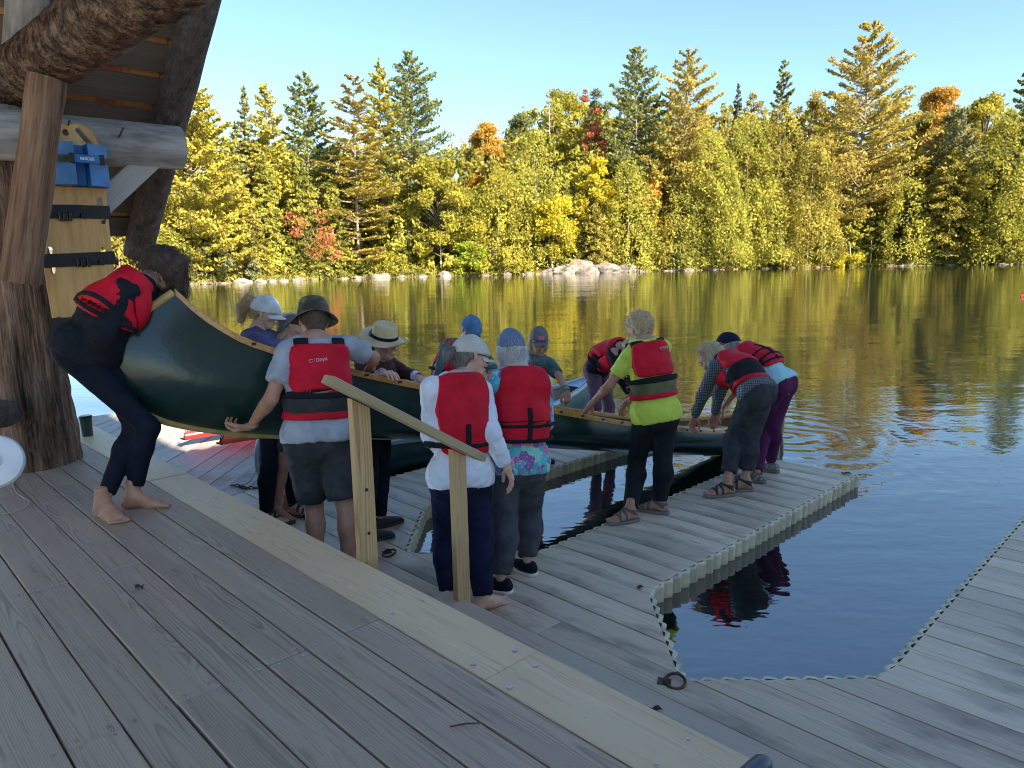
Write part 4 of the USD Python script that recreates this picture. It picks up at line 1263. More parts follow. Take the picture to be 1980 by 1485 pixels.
def net(fn, lo, hi, h):
    lo = np.asarray(lo, float) - 2 * h; hi = np.asarray(hi, float) + 2 * h
    n = np.maximum(np.ceil((hi - lo) / h).astype(int) + 1, 4)
    ax = [lo[i] + np.arange(n[i]) * h for i in range(3)]
    P = np.stack(np.meshgrid(*ax, indexing='ij'), -1).reshape(-1, 3).astype(np.float32)
    F = fn(P).astype(np.float32).reshape(n)
    F[[0, -1]] = np.maximum(F[[0, -1]], h * 0.5); F[:, [0, -1]] = np.maximum(F[:, [0, -1]], h * 0.5); F[:, :, [0, -1]] = np.maximum(F[:, :, [0, -1]], h * 0.5)
    return surface_nets(F, lo, h)


def relax(V, Q, it=2, lam=0.5):
    """A few passes of smoothing over the edges of quads."""
    E = np.vstack([Q[:, [0, 1]], Q[:, [1, 2]], Q[:, [2, 3]], Q[:, [3, 0]]])
    E = np.vstack([E, E[:, ::-1]])
    deg = np.bincount(E[:, 0], minlength=len(V)).astype(float)[:, None]
    for k in range(it):
        for l in (lam, -lam * 0.96):
            acc = np.zeros_like(V); 
            for c in range(3):
                acc[:, c] = np.bincount(E[:, 0], weights=V[E[:, 1], c], minlength=len(V))
            V = V + l * (acc / np.maximum(deg, 1) - V)
    return V


def normals(V, Q):
    n = np.cross(V[Q[:, 2]] - V[Q[:, 0]], V[Q[:, 3]] - V[Q[:, 1]])
    N = np.zeros_like(V)
    for k in range(4):
        for c in range(3):
            N[:, c] += np.bincount(Q[:, k], weights=n[:, c], minlength=len(V))
    return N / (np.linalg.norm(N, axis=1, keepdims=True) + 1e-12)


def folds(V, Q, amp, scale, seed, axis=None):
    """Soft creases pressed into cloth."""
    if amp <= 0:
        return V
    p = V * scale
    if axis is not None:
        p = p + (p @ axis)[:, None] * axis * 0.9
    r = 1 - 2 * np.abs(meshkit.fbm(p + seed * 3.7, 3, seed) - 0.5)
    w = meshkit.noise(V * scale * 0.35 + seed, seed + 5)
    return V + normals(V, Q) * ((r - 0.72) * amp * (0.4 + 1.2 * w))[:, None]


# ------------------------------------------------------------------ hands and feet, made once
def make_hand(curl, spread=0.10, thumb=0.5):
    """A right hand: wrist at the origin, fingers along +x, palm facing -z, thumb on the +y side."""
    prims = []
    ky = [0.030, 0.010, -0.010, -0.028]
    kx = [0.088, 0.092, 0.088, 0.080]
    ln = [(0.043, 0.026, 0.020), (0.047, 0.030, 0.021), (0.043, 0.028, 0.020), (0.034, 0.020, 0.018)]
    for i in range(4):
        prims.append(((0.006, ky[i] * 0.55, 0), (kx[i], ky[i], 0), 0.017, 0.0135))
        p = np.array([kx[i], ky[i], 0.0]); a = 0.0
        r = 0.0098 if i < 3 else 0.0085
        for j, L in enumerate(ln[i]):
            a += curl * (0.75, 1.0, 0.7)[j] * (1 + 0.06 * i)
            d = np.array([math.cos(a), spread * (1.5 - i) * 0.6 * max(0, math.cos(a)), -math.sin(a)]); d /= np.linalg.norm(d)
            q = p + d * L
            prims.append((p, q, r, r * 0.9)); p = q; r *= 0.92
    p = np.array([0.022, 0.022, -0.006]); dirs = [np.array([0.66, 0.70, -0.25 - 0.2 * thumb]), np.array([0.85, 0.42 - 0.4 * thumb, -0.30 - 0.3 * thumb]), np.array([0.90, 0.20 - 0.5 * thumb, -0.32 - 0.3 * thumb])]
    for d, L, r in zip(dirs, (0.044, 0.034, 0.026), (0.0155, 0.0118, 0.0105)):
        q = p + unit(d) * L; prims.append((p, q, r, r * 0.88)); p = q
    prims.append(((-0.03, 0, 0), (0.012, 0, 0), 0.024, 0.024))

    def f(P):
        palm = union([cap(P, *x, n=(0, 0, 1), s=1.15) for x in prims if x[0][0] == 0.006], 0.02)
        th = union([cap(P, *x) for x in prims[-4:-1]], 0.008)
        wr = cap(P, *prims[-1], n=(0, 0, 1), s=1.25)
        base = smin(smin(palm, wr, 0.02), th, 0.010)
        fg = [cap(P, *x) for x in prims[:-4] if x[0][0] != 0.006]
        for i in range(4):
            base = smin(base, union(fg[3 * i:3 * i + 3], 0.004), 0.006)
        return base
    V, Q = net(f, (-0.04, -0.065, -0.11), (0.20, 0.09, 0.035), 0.0052)
    return relax(V, Q, 1), Q


HANDS = {'flat': make_hand(0.12, 0.14, 0.2), 'relaxed': make_hand(0.42, 0.08, 0.4), 'grip': make_hand(0.85, 0.05, 0.7), 'fist': make_hand(1.15, 0.02, 0.9)}


def make_foot():
    """A bare right foot: ankle above the origin, toes along +x, sole at z = 0, big toe on the +y side."""
    toes = [((0.150, 0.026), (0.192, 0.029), 0.0145), ((0.150, 0.006), (0.190, 0.006), 0.0105), ((0.143, -0.010), (0.179, -0.012), 0.0098), ((0.133, -0.024), (0.166, -0.028), 0.0092), ((0.120, -0.036), (0.150, -0.042), 0.0088)]

    def f(P):
        d = [cap(P, (-0.040, 0, 0.033), (-0.030, 0, 0.05), 0.032, 0.034), cap(P, (-0.035, 0, 0.034), (0.05, -0.010, 0.026), 0.031, 0.027), cap(P, (0.0, 0.004, 0.085), (0.10, 0.014, 0.028), 0.036, 0.026),
             cap(P, (0.06, -0.012, 0.022), (0.130, -0.022, 0.016), 0.028, 0.019), cap(P, (0.09, 0.012, 0.026), (0.145, 0.020, 0.018), 0.028, 0.020), cap(P, (-0.004, 0, 0.075), (-0.004, 0, 0.15), 0.036, 0.034)]
        b = union(d, 0.03)
        for (a, c, r) in toes:
            b = smin(b, cap(P, (*a, r + 0.003), (*c, r * 0.95), r, r * 0.92), 0.004)
        return smax(b, -P[:, 2], 0.006)
    V, Q = net(f, (-0.08, -0.06, -0.005), (0.215, 0.055, 0.16), 0.0066)
    return relax(V, Q, 1), Q


FOOT = make_foot()


def make_shoe(top=0.075, toe_r=0.040):
    """(upper, sole) of a right shoe in the frame of the bare foot."""
    def up(P):
        b = union([cap(P, (-0.045, 0, 0.045), (0.03, 0, 0.045), 0.042, 0.044), cap(P, (0.03, 0, 0.045), (0.165, 0, 0.036), 0.046, toe_r - 0.004, n=(0, 0, 1), s=1.12), cap(P, (0.0, 0, 0.05), (-0.008, 0, top + 0.01), 0.044, 0.043)], 0.03)
        b = smax(b, P[:, 2] - top - 0.30 * np.maximum(-P[:, 0] - 0.01, 0) + 0.25 * np.maximum(P[:, 0] - 0.05, 0), 0.006)
        return smax(b, 0.012 - P[:, 2], 0.004)

    def so(P):
        q = P.copy(); q[:, 2] = 0.045
        b = union([cap(q, (-0.045, 0, 0.045), (0.03, 0, 0.045), 0.045, 0.044), cap(q, (0.03, 0, 0.045), (0.165, 0, 0.045), 0.050, toe_r + 0.006)], 0.03)
        return smax(smax(b, P[:, 2] - 0.024 - 0.05 * np.maximum(P[:, 0] - 0.13, 0), 0.005), -P[:, 2], 0.004)
    A = net(up, (-0.1, -0.06, 0), (0.225, 0.06, 0.11), 0.008); B = net(so, (-0.1, -0.065, -0.004), (0.225, 0.065, 0.04), 0.0085)
    return (relax(*A, 1), A[1]), (relax(*B, 1), B[1])


SHOE = make_shoe()
SOLE = SHOE[1]


def sandal_straps():
    """Bands across the foot, following its skin."""
    V, Q = FOOT
    mb = MB()
    N = normals(V, Q)
    tri = np.vstack([Q[:, [0, 1, 2]], Q[:, [0, 2, 3]]])
    W = V + N * 0.004
    ctr = V[tri].mean(1)
    x, z, y = ctr[:, 0], ctr[:, 2], ctr[:, 1]
    keep = np.zeros(len(tri), bool)
    for x0, k, w in ((0.118, 0.25, 0.009), (0.092, -0.35, 0.009), (0.066, 0.35, 0.010)):
        keep |= (np.abs(x - x0 - k * y) < w) & (z > 0.012)
    keep |= (np.abs(z - 0.075 - 0.25 * (x + 0.02)) < 0.010) & (x < 0.045) & (z > 0.05)
    keep |= (np.abs(z - 0.045 - 0.55 * (x + 0.045)) < 0.009) & (x > -0.05) & (x < 0.06)
    t = tri[keep]
    u, inv = np.unique(t, return_inverse=True)
    return W[u], inv.reshape(-1, 3)


STRAPS = sandal_straps()
# ------------------------------------------------------------------ poses: joints as seen, set at their true distances
# (u, v, s): s = +1 the joint lies farther off than its parent, -1 nearer, 0 as far
P_SPEC = {
 'leggings': dict(H=1.64, z=0.0, pel=(168, 674, 0.02), N=(268, 546, 1), Hd=(314, 520, 1), SR=(243, 560, -1), SL=(283, 556, 1), ER=(196, 645, -1), WR=(214, 706, 1), EL=(262, 668, 1), WL=(286, 782, 1),
                  KR=(262, 828, -1), KL=(288, 826, 1), AR=(199, 972), AL=(259, 955), TR=(246, 1010), TL=(331, 973), hipdir=(-0.25, 1.0, 0), hand=('grip', 'flat')),
 'purple': dict(H=1.62, z=Z_DOCK, pel=(532, 768, 0.0), N=(497, 645, 0.0), Hd=(513, 606, -1), SR=(480, 652, -1), SL=(522, 652, 1), ER=(512, 668, -1), WR=(560, 664, 1), EL=(560, 664, 1), WL=(600, 668, 0),
                KR=(520, 905, -1), KL=(566, 900, -1), AR=(515, 992), AL=(568, 976), TR=(548, 1012), TL=(600, 996), hand=('relaxed', 'relaxed')),
 'grey_hair': dict(H=1.58, z=Z_DOCK, pel=(556, 782, -0.02), N=(556, 668, 0), Hd=(562, 634, 1), SR=(538, 676, -1), SL=(574, 676, 1), ER=(548, 735, 0), WR=(570, 690, 1), EL=(580, 735, 1), WL=(596, 700, 0),
                   KR=(548, 900, 0), KL=(566, 900, 1), AR=(535, 986), AL=(556, 975), TR=(580, 1012), TL=(600, 998), hand=('relaxed', 'relaxed')),
 'bucket': dict(H=1.74, z=Z_DOCK, pel=(617, 846, 0.0), N=(610, 662, 0), Hd=(607, 622, 1), SL=(557, 682, -1), SR=(667, 668, 1), EL=(524, 772, -1), WL=(484, 824, 1), ER=(722, 692, 1), WR=(716, 712, 1),
                KL=(606, 968, 1), KR=(668, 972, 0), AL=(612, 1124), AR=(676, 1130), TL=(590, 1130), TR=(666, 1140), hand=('grip', 'grip')),
 'straw': dict(H=1.63, z=Z_DOCK, pel=(722, 818, 0.05), N=(726, 696, -1), Hd=(742, 664, -1), SR=(702, 704, -1), SL=(750, 702, 1), ER=(706, 742, -1), WR=(738, 722, -1), EL=(778, 719, 0), WL=(808, 729, -1),
               KR=(714, 920, -1), KL=(738, 918, 0), AR=(712, 1026), AL=(735, 999), TR=(744, 1036), TL=(776, 1004), hand=('relaxed', 'relaxed')),
 'blue_cap': dict(H=1.70, z=Z_DOCK, pel=(858, 762, 0.25), ground=(-5.05, 4.25), N=(892, 668, -1), Hd=(910, 640, -1), SR=(864, 676, -1), SL=(926, 672, 0), ER=(848, 735, -1), WR=(872, 752, -1), EL=(952, 716, -1), WL=(948, 752, -1),
                  KR=(842, 845, -1), KL=(880, 848, 0), AR=(840, 915), AL=(872, 912), TR=(864, 925), TL=(900, 922), hand=('grip', 'grip')),
 'white_shirt': dict(H=1.60, z=Z_DOCK, pel=(890, 925, 0.0), N=(886, 735, 1), Hd=(911, 694, 1), SL=(836, 752, -1), SR=(930, 756, 1), EL=(836, 842, 1), WL=(862, 880, 1), ER=(947, 836, -1), WR=(980, 902, 1),
                     KL=(864, 1048, 1), KR=(932, 1045, 0), AL=(868, 1142), AR=(934, 1152), TL=(884, 1140), TR=(953, 1166), hand=('relaxed', 'relaxed')),
 'floral': dict(H=1.64, z=Z_DOCK, pel=(1000, 898, 0.0), N=(1000, 722, 1), Hd=(988, 680, 1), SL=(960, 738, -1), SR=(1047, 742, 1), EL=(940, 812, 1), WL=(950, 846, 1), ER=(1052, 818, 0), WR=(1040, 852, 1),
                KL=(975, 1005, 0), KR=(1024, 992, 1), AL=(968, 1118), AR=(1019, 1084), TL=(935, 1128), TR=(983, 1086), hand=('relaxed', 'relaxed')),
 'pink_patch': dict(H=1.64, z=Z_DOCK, pel=(1008, 768, 0.2), ground=(-4.95, 5.0), N=(1036, 692, -1), Hd=(1042, 660, -1), SR=(1012, 702, -1), SL=(1062, 704, 0), ER=(1006, 748, -1), WR=(1034, 768, -1), EL=(1083, 730, -1), WL=(1096, 757, -1),
                    KR=(1004, 852, -1), KL=(1040, 855, 0), AR=(1010, 912), AL=(1036, 902), TR=(1030, 920), TL=(1058, 909), hand=('grip', 'fist')),
 'mauve': dict(H=1.62, z=Z_DOCK, pel=(1154, 716, 0.1), ground=(-4.9, 6.15), N=(1198, 672, -1), Hd=(1222, 678, -1), SR=(1186, 680, -1), SL=(1210, 682, 1), ER=(1198, 728, -1), WR=(1216, 760, 1), EL=(1228, 728, 0), WL=(1244, 768, 0),
               KR=(1152, 786, -1), KL=(1178, 786, 1), AR=(1150, 862), AL=(1176, 858), TR=(1172, 870), TL=(1200, 866), hand=('grip', 'grip')),
 'yellow': dict(H=1.63, z=Z_DOCK, pel=(1268, 802, 0.05), N=(1247, 662, 1), Hd=(1234, 637, 1), SL=(1217, 690, -1), SR=(1282, 672, 1), EL=(1178, 746, 1), WL=(1142, 782, 1), ER=(1246, 752, 1), WR=(1212, 777, 1),
                KL=(1231, 890, 1), KR=(1281, 888, 0), AL=(1218, 988), AR=(1275, 972), TL=(1180, 1010), TR=(1242, 982), hand=('grip', 'relaxed')),
 'blonde': dict(H=1.66, z=Z_DOCK, pel=(1464, 764, 0.02), N=(1402, 696, 1), Hd=(1374, 690, 1), SL=(1382, 712, -1), SR=(1420, 700, 1), EL=(1358, 766, 1), WL=(1342, 808, 1), ER=(1390, 764, 1), WR=(1382, 802, 1),
                KL=(1416, 848, 1), KR=(1450, 852, 0), AL=(1405, 940), AR=(1440, 931), TL=(1368, 957), TR=(1412, 945), hand=('grip', 'grip')),
 'plum': dict(H=1.66, z=Z_DOCK, pel=(1508, 746, 0.0), N=(1438, 682, 1), Hd=(1408, 672, 1), SL=(1420, 696, -1), SR=(1460, 686, 1), EL=(1388, 748, 1), WL=(1350, 778, 1), ER=(1430, 748, 1), WR=(1400, 786, 1),
              KL=(1474, 826, 1), KR=(1496, 824, 0), AL=(1464, 914), AR=(1490, 895), TL=(1440, 924), TR=(1462, 904), hand=('relaxed', 'grip')),
}


def solve(parent, u, v, L, s):
    """The point on the line of sight at distance L from parent; s picks the farther or the nearer one."""
    d = ray(u, v)
    q = parent - EYE
    t0 = (q @ d) / (d @ d)
    m2 = L * L - ((EYE + d * t0 - parent) ** 2).sum()
    if m2 < 0 or s == 0:
        return EYE + d * (t0 if s else depth_of(parent))
    return EYE + d * (t0 + s * math.sqrt(m2 / (d @ d)))


def joints(sp):
    k = sp['H'] / 1.65
    J = {}
    for s in 'LR':
        if 'ground' in sp:
            J['A' + s] = np.array([sp['ground'][0], sp['ground'][1] + (0.13 if s == 'L' else -0.13), sp['z'] + 0.085])
            J['f' + s] = unit((1.0, 0.15 if s == 'L' else -0.15, 0))
            continue
        J['A' + s] = at_z(*sp['A' + s], sp['z'] + 0.085)
        t = at_z(*sp['T' + s], sp['z'] + 0.02)
        J['f' + s] = unit((t - J['A' + s]) * (1, 1, 0))
    dep = (depth_of(J['AL']) + depth_of(J['AR'])) / 2 if 'ground' not in sp else depth_of((*sp['ground'], sp['z']))
    J['P'] = at_d(sp['pel'][0], sp['pel'][1], dep + sp['pel'][2])
    J['N'] = solve(J['P'], *sp['N'][:2], 0.475 * k, sp['N'][2])
    J['H'] = solve(J['N'], *sp['Hd'][:2], 0.185 * k, sp['Hd'][2])
    for s in 'LR':
        J['S' + s] = solve(J['N'], *sp['S' + s][:2], 0.172 * k, sp['S' + s][2])
        J['E' + s] = solve(J['S' + s], *sp['E' + s][:2], 0.285 * k, sp['E' + s][2])
        J['W' + s] = solve(J['E' + s], *sp['W' + s][:2], 0.245 * k, sp['W' + s][2])
    lat = unit(J['SR'] - J['SL'])
    hl = unit(np.array(sp.get('hipdir', lat * (1, 1, 0.0))))
    J['lat'], J['hl'] = lat, hl
    for s, g_ in (('L', -1), ('R', 1)):
        J['h' + s] = J['P'] + hl * g_ * 0.085 * k + (0, 0, -0.02)
        J['K' + s] = solve(J['h' + s], *sp['K' + s][:2], 0.405 * k, sp['K' + s][2])
    return J, k


if __name__ == '__main__' and globals().get('CHECK'):
    for n, sp in P_SPEC.items():
        J, k = joints(sp)
        D = lambda a, b: np.linalg.norm(J[a] - J[b]) / k
        print(n, 'P', np.round(J['P'], 2), 'PN %.2f NH %.2f' % (D('P', 'N'), D('N', 'H')), 'NS %.2f %.2f SS %.2f' % (D('N', 'SL'), D('N', 'SR'), D('SL', 'SR')), 'arm %.2f %.2f | %.2f %.2f' % (D('SL', 'EL'), D('EL', 'WL'), D('SR', 'ER'), D('ER', 'WR')),
              'thigh %.2f %.2f shin %.2f %.2f' % (D('hL', 'KL'), D('hR', 'KR'), D('KL', 'AL'), D('KR', 'AR')), 'lat', np.round(J['lat'], 2), 'spine', np.round(unit(J['N'] - J['P']), 2), 'headz %.2f' % (J['H'][2] - sp['z']))
# ------------------------------------------------------------------ cloth, skin, hair
def cloth(name, color, dark=None, rough=0.85, weave=260.0, var=0.18, sheen=0.0):
    g = G('cloth_' + name)
    c = g.n('texture_coordinate').object
    nz = g.noise(c, 9.0, 4.0, 0.6).fac
    wv = g.noise(c, weave, 1.0).fac
    dk = dark or tuple(x * (1 - 2.2 * var) for x in color)
    return g.done(base_color=g.mix(g.rng(nz, 0.35, 0.65), dk, color), roughness=rough, sheen_weight=sheen, specular_ior_level=0.14, normal=g.bump(g.m('add', g.m('multiply', wv, 0.2), nz), 0.5, 0.012))


def plaid(name, base, bar, pitch, M_rot=0.0):
    g = G('cloth_' + name)
    c = g.n('texture_coordinate').object
    s = g.n('separate_xyz', vector=g.map(c, rot=(0.3, 0.2, M_rot)))
    a = g.m('less_than', g.m('fraction', g.m('divide', s.z, pitch)), 0.5)
    b = g.m('less_than', g.m('fraction', g.m('divide', g.m('add', s.x, g.m('multiply', s.y, 0.8)), pitch)), 0.5)
    f = g.m('multiply', g.m('add', a, b), 0.5)
    return g.done(base_color=g.mix(f, base, bar), roughness=0.9, normal=g.bump(g.noise(c, 60, 2).fac, 0.2, 0.003))


def pattern_cloth(name, stops, scale, feature='f1', dist=0.0):
    g = G('cloth_' + name)
    c = g.n('texture_coordinate').object
    w = g.noise(c, 14.0, 2.0)
    cc = g.n('vector_math', math_type='add', vector1=c, vector2=g.n('vector_math', math_type='scale', vector1=w.color, scale=dist).vector).vector
    v = g.n('voronoi_texture', vector=cc, scale=scale, feature=feature)
    k = g.n('separate_color', color=v.color).r
    vein = g.n('voronoi_texture', vector=cc, scale=scale * 2.6, feature='f1')
    col = g.ramp(k, stops)
    col = g.mix(g.rng(vein.distance, 0.1, 0.4, 0.45, 0.0), col, (0.85, 0.9, 0.85)) if name == 'floral' else col
    return g.done(base_color=col, roughness=0.85, normal=g.bump(w.fac, 0.2, 0.004))


g = G('skin_tan')
c = g.n('texture_coordinate').object
nz = g.noise(c, 18, 4, 0.6).fac
SKIN_T = g.done(base_color=g.ramp(nz, [(0.3, (0.36, 0.175, 0.105)), (0.7, (0.48, 0.255, 0.165))]), roughness=0.5, subsurface_weight=0.12, subsurface_scale=0.012, specular_ior_level=0.4, normal=g.bump(g.noise(c, 140, 2).fac, 0.25, 0.002))
g = G('skin_pale')
c = g.n('texture_coordinate').object
nz = g.noise(c, 18, 4, 0.6).fac
SKIN_P = g.done(base_color=g.ramp(nz, [(0.3, (0.52, 0.28, 0.20)), (0.7, (0.64, 0.40, 0.31))]), roughness=0.5, subsurface_weight=0.12, subsurface_scale=0.012, specular_ior_level=0.4, normal=g.bump(g.noise(c, 140, 2).fac, 0.25, 0.002))


def hair_mat(name, dark, light):
    g = G('hair_' + name)
    c = g.n('texture_coordinate').object
    st = g.noise(g.map(c, scale=(150, 150, 14)), 1.0, 3.0, 0.6, 0.4).fac
    bg = g.noise(c, 22, 3, 0.6).fac
    f = g.m('add', g.m('multiply', st, 0.6), g.m('multiply', bg, 0.4))
    return g.done(base_color=g.ramp(f, [(0.32, dark), (0.66, light)]), roughness=0.45, normal=g.bump(st, 0.9, 0.01))


HAIR = {'dark': hair_mat('dark_brown', (0.012, 0.007, 0.005), (0.10, 0.058, 0.034)), 'blond': hair_mat('ash_blond', (0.19, 0.11, 0.05), (0.52, 0.36, 0.19)), 'grey': hair_mat('grey', (0.09, 0.085, 0.08), (0.42, 0.41, 0.40)),
        'salt': hair_mat('dark_grey', (0.035, 0.03, 0.027), (0.21, 0.19, 0.175)), 'silver': hair_mat('silver', (0.26, 0.25, 0.24), (0.68, 0.67, 0.65)), 'sandy': hair_mat('sandy', (0.24, 0.145, 0.06), (0.70, 0.53, 0.31)), 'black': hair_mat('black_brown', (0.010, 0.007, 0.005), (0.05, 0.035, 0.025))}
C = {'red': cloth('red_nylon', (0.62, 0.010, 0.030), (0.46, 0.006, 0.020), 0.6, 420), 'black': cloth('black', (0.016, 0.017, 0.020), rough=0.8), 'navy': cloth('navy', (0.014, 0.017, 0.05), rough=0.85), 'midnight': cloth('midnight', (0.008, 0.011, 0.022), rough=0.75),
     'softshell': cloth('dark_softshell', (0.014, 0.017, 0.024), rough=0.8), 'grey_tee': cloth('heather_grey', (0.37, 0.39, 0.43), (0.27, 0.285, 0.32), 0.95), 'charcoal': cloth('charcoal', (0.052, 0.052, 0.058)), 'slate': cloth('slate', (0.085, 0.083, 0.095)),
     'white': cloth('white_cotton', (0.74, 0.76, 0.82), (0.62, 0.64, 0.72)), 'yellow': cloth('lime_yellow', (0.58, 0.66, 0.10), (0.48, 0.56, 0.07)), 'teal': cloth('teal', (0.075, 0.15, 0.165)), 'teal_grey': cloth('teal_grey', (0.085, 0.14, 0.14)),
     'purple': cloth('violet_grey', (0.115, 0.10, 0.20)), 'mauve': cloth('mauve', (0.145, 0.082, 0.115)), 'plum': cloth('plum', (0.095, 0.018, 0.075), (0.06, 0.011, 0.05)), 'sky': cloth('sky_blue', (0.40, 0.64, 0.68), (0.33, 0.55, 0.60)), 'mesh': cloth('mesh', (0.05, 0.05, 0.053), rough=0.9, weave=150),
     'straw': cloth('straw', (0.62, 0.50, 0.30), (0.50, 0.39, 0.22), 0.8, 120), 'white_cap': cloth('white_cap', (0.66, 0.70, 0.72)), 'stone_cap': cloth('stone_cap', (0.56, 0.52, 0.45), (0.46, 0.43, 0.37)), 'blue_cap': cloth('blue_cap', (0.11, 0.22, 0.38)), 'denim': cloth('washed_denim', (0.17, 0.225, 0.32), (0.12, 0.165, 0.245)),
     'grey_cap': cloth('grey_cap', (0.16, 0.145, 0.15)), 'navy_cap': cloth('navy_cap', (0.012, 0.018, 0.045)), 'pink': cloth('pink_patch', (0.62, 0.20, 0.30)), 'olive_mesh': cloth('olive_mesh', (0.15, 0.155, 0.075), rough=0.9, weave=150),
     'camo': pattern_cloth('camo', [(0.0, (0.035, 0.045, 0.025)), (0.35, (0.11, 0.12, 0.065)), (0.6, (0.045, 0.04, 0.03)), (0.8, (0.20, 0.19, 0.12)), (1.0, (0.06, 0.075, 0.04))], 26, dist=0.05),
     'floral': pattern_cloth('floral', [(0.0, (0.25, 0.03, 0.24)), (0.28, (0.05, 0.42, 0.55)), (0.46, (0.10, 0.52, 0.52)), (0.60, (0.30, 0.62, 0.46)), (0.75, (0.72, 0.20, 0.28)), (0.88, (0.50, 0.05, 0.32)), (1.0, (0.06, 0.38, 0.58))], 22, dist=0.06),
     'red_plaid': plaid('red_plaid', (0.10, 0.008, 0.012), (0.012, 0.006, 0.008), 0.036), 'check': plaid('grey_check', (0.16, 0.17, 0.18), (0.016, 0.018, 0.022), 0.022)}
g = G('sandal_brown'); SAND_B = g.done(base_color=(0.105, 0.082, 0.068), roughness=0.7)
g = G('sandal_black'); SAND_K = g.done(base_color=(0.012, 0.012, 0.013), roughness=0.6)
g = G('rubber_grey'); RUB_G = g.done(base_color=(0.16, 0.155, 0.145), roughness=0.8)
g = G('rubber_black'); RUB_K = g.done(base_color=(0.02, 0.02, 0.02), roughness=0.7)
g = G('rubber_white'); RUB_W = g.done(base_color=(0.68, 0.66, 0.60), roughness=0.6)
g = G('trail_shoe'); TRAIL = g.done(base_color=g.ramp(g.n('voronoi_texture', vector=g.n('texture_coordinate').object, scale=34.0).distance, [(0.2, (0.36, 0.34, 0.27)), (0.6, (0.14, 0.13, 0.10))]), roughness=0.8)
g = G('flip_flop'); FLIP = g.done(base_color=(0.05, 0.05, 0.09), roughness=0.7)
g = G('eye_white'); EYEW = g.done(base_color=(0.7, 0.68, 0.65), roughness=0.25)
g = G('iris'); IRIS = g.done(base_color=(0.03, 0.025, 0.02), roughness=0.2)
g = G('lip'); LIP = g.done(base_color=(0.40, 0.13, 0.11), roughness=0.45)
g = G('dark_lens'); LENS = g.done(base_color=(0.008, 0.008, 0.009), roughness=0.08)
g = G('glasses_frame'); SPECS = g.done(base_color=(0.015, 0.012, 0.011), roughness=0.3)
g = G('teal_band'); TEALB = g.done(base_color=(0.03, 0.16, 0.15), roughness=0.6)
g = G('pink_cuff'); CUFF = g.done(base_color=(0.55, 0.20, 0.18), roughness=0.7)
g = G('print_grey'); PGREY = g.done(base_color=(0.42, 0.36, 0.38), roughness=0.6)


def merge(parts):
    mb = MB()
    for v, f in parts:
        mb.add(v, f)
    return mb.get()


def head_sdf(P, child=1.0):
    """A head in its own frame: x right, y forward, z up, centre between the ears."""
    F_ = (0, 1, 0)
    d = cap(P, (0, -0.022, 0.030), (0, 0.012, 0.028), 0.095, 0.090, n=(1, 0, 0), s=1.22)
    face = cap(P, (0, 0.030, 0.012), (0, 0.046, -0.066), 0.062, 0.036, n=(1, 0, 0), s=1.05)
    jaw = union([cap(P, (0.045, 0.004, -0.030), (0.018, 0.060, -0.088), 0.026, 0.020), cap(P, (-0.045, 0.004, -0.030), (-0.018, 0.060, -0.088), 0.026, 0.020), cap(P, (0.014, 0.066, -0.088), (-0.014, 0.066, -0.088), 0.021)], 0.02)
    d = smin(smin(d, face, 0.03), jaw, 0.025)
    d = smin(d, cap(P, (0.034, 0.068, -0.012), (0.045, 0.045, -0.018), 0.022, 0.024), 0.02)
    d = smin(d, cap(P, (-0.034, 0.068, -0.012), (-0.045, 0.045, -0.018), 0.022, 0.024), 0.02)
    d = smin(d, cap(P, (0.045, 0.072, 0.040), (-0.045, 0.072, 0.040), 0.020), 0.02)
    for s in (-1, 1):
        d = smax(d, -cap(P, (s * 0.031, 0.105, 0.018), (s * 0.034, 0.105, 0.018), 0.0185), 0.014)
    d = smin(d, cap(P, (0, 0.090, 0.024), (0, 0.112, -0.016), 0.0085, 0.0125), 0.012)
    d = smin(d, cap(P, (0.012, 0.098, -0.020), (-0.012, 0.098, -0.020), 0.0095), 0.010)
    d = smin(d, cap(P, (0.016, 0.094, -0.052), (-0.016, 0.094, -0.052), 0.0085), 0.010)
    d = smin(d, cap(P, (0.012, 0.092, -0.064), (-0.012, 0.092, -0.064), 0.0085), 0.008)
    for s in (-1, 1):
        d = smin(d, cap(P, (s * 0.080, -0.006, -0.014), (s * 0.084, -0.014, 0.020), 0.013, 0.017, n=(1, 0, 0), s=1.9), 0.006)
    d = smin(d, cap(P, (0, -0.014, -0.06), (0, -0.040, -0.17), 0.056, 0.058), 0.03)
    return d


HEAD = net(head_sdf, (-0.105, -0.13, -0.17), (0.105, 0.135, 0.135), 0.0072)
HEAD = (relax(*HEAD, 1), HEAD[1])


def cranium(P, t):
    return cap(P, (0, -0.022, 0.030), (0, 0.012, 0.028), 0.095 + t, 0.090 + t, n=(1, 0, 0), s=1.22)


def hnoise(P, sc, seed):
    return meshkit.fbm(np.asarray(P, float) * sc + seed * 5.3, 3, seed) - 0.5


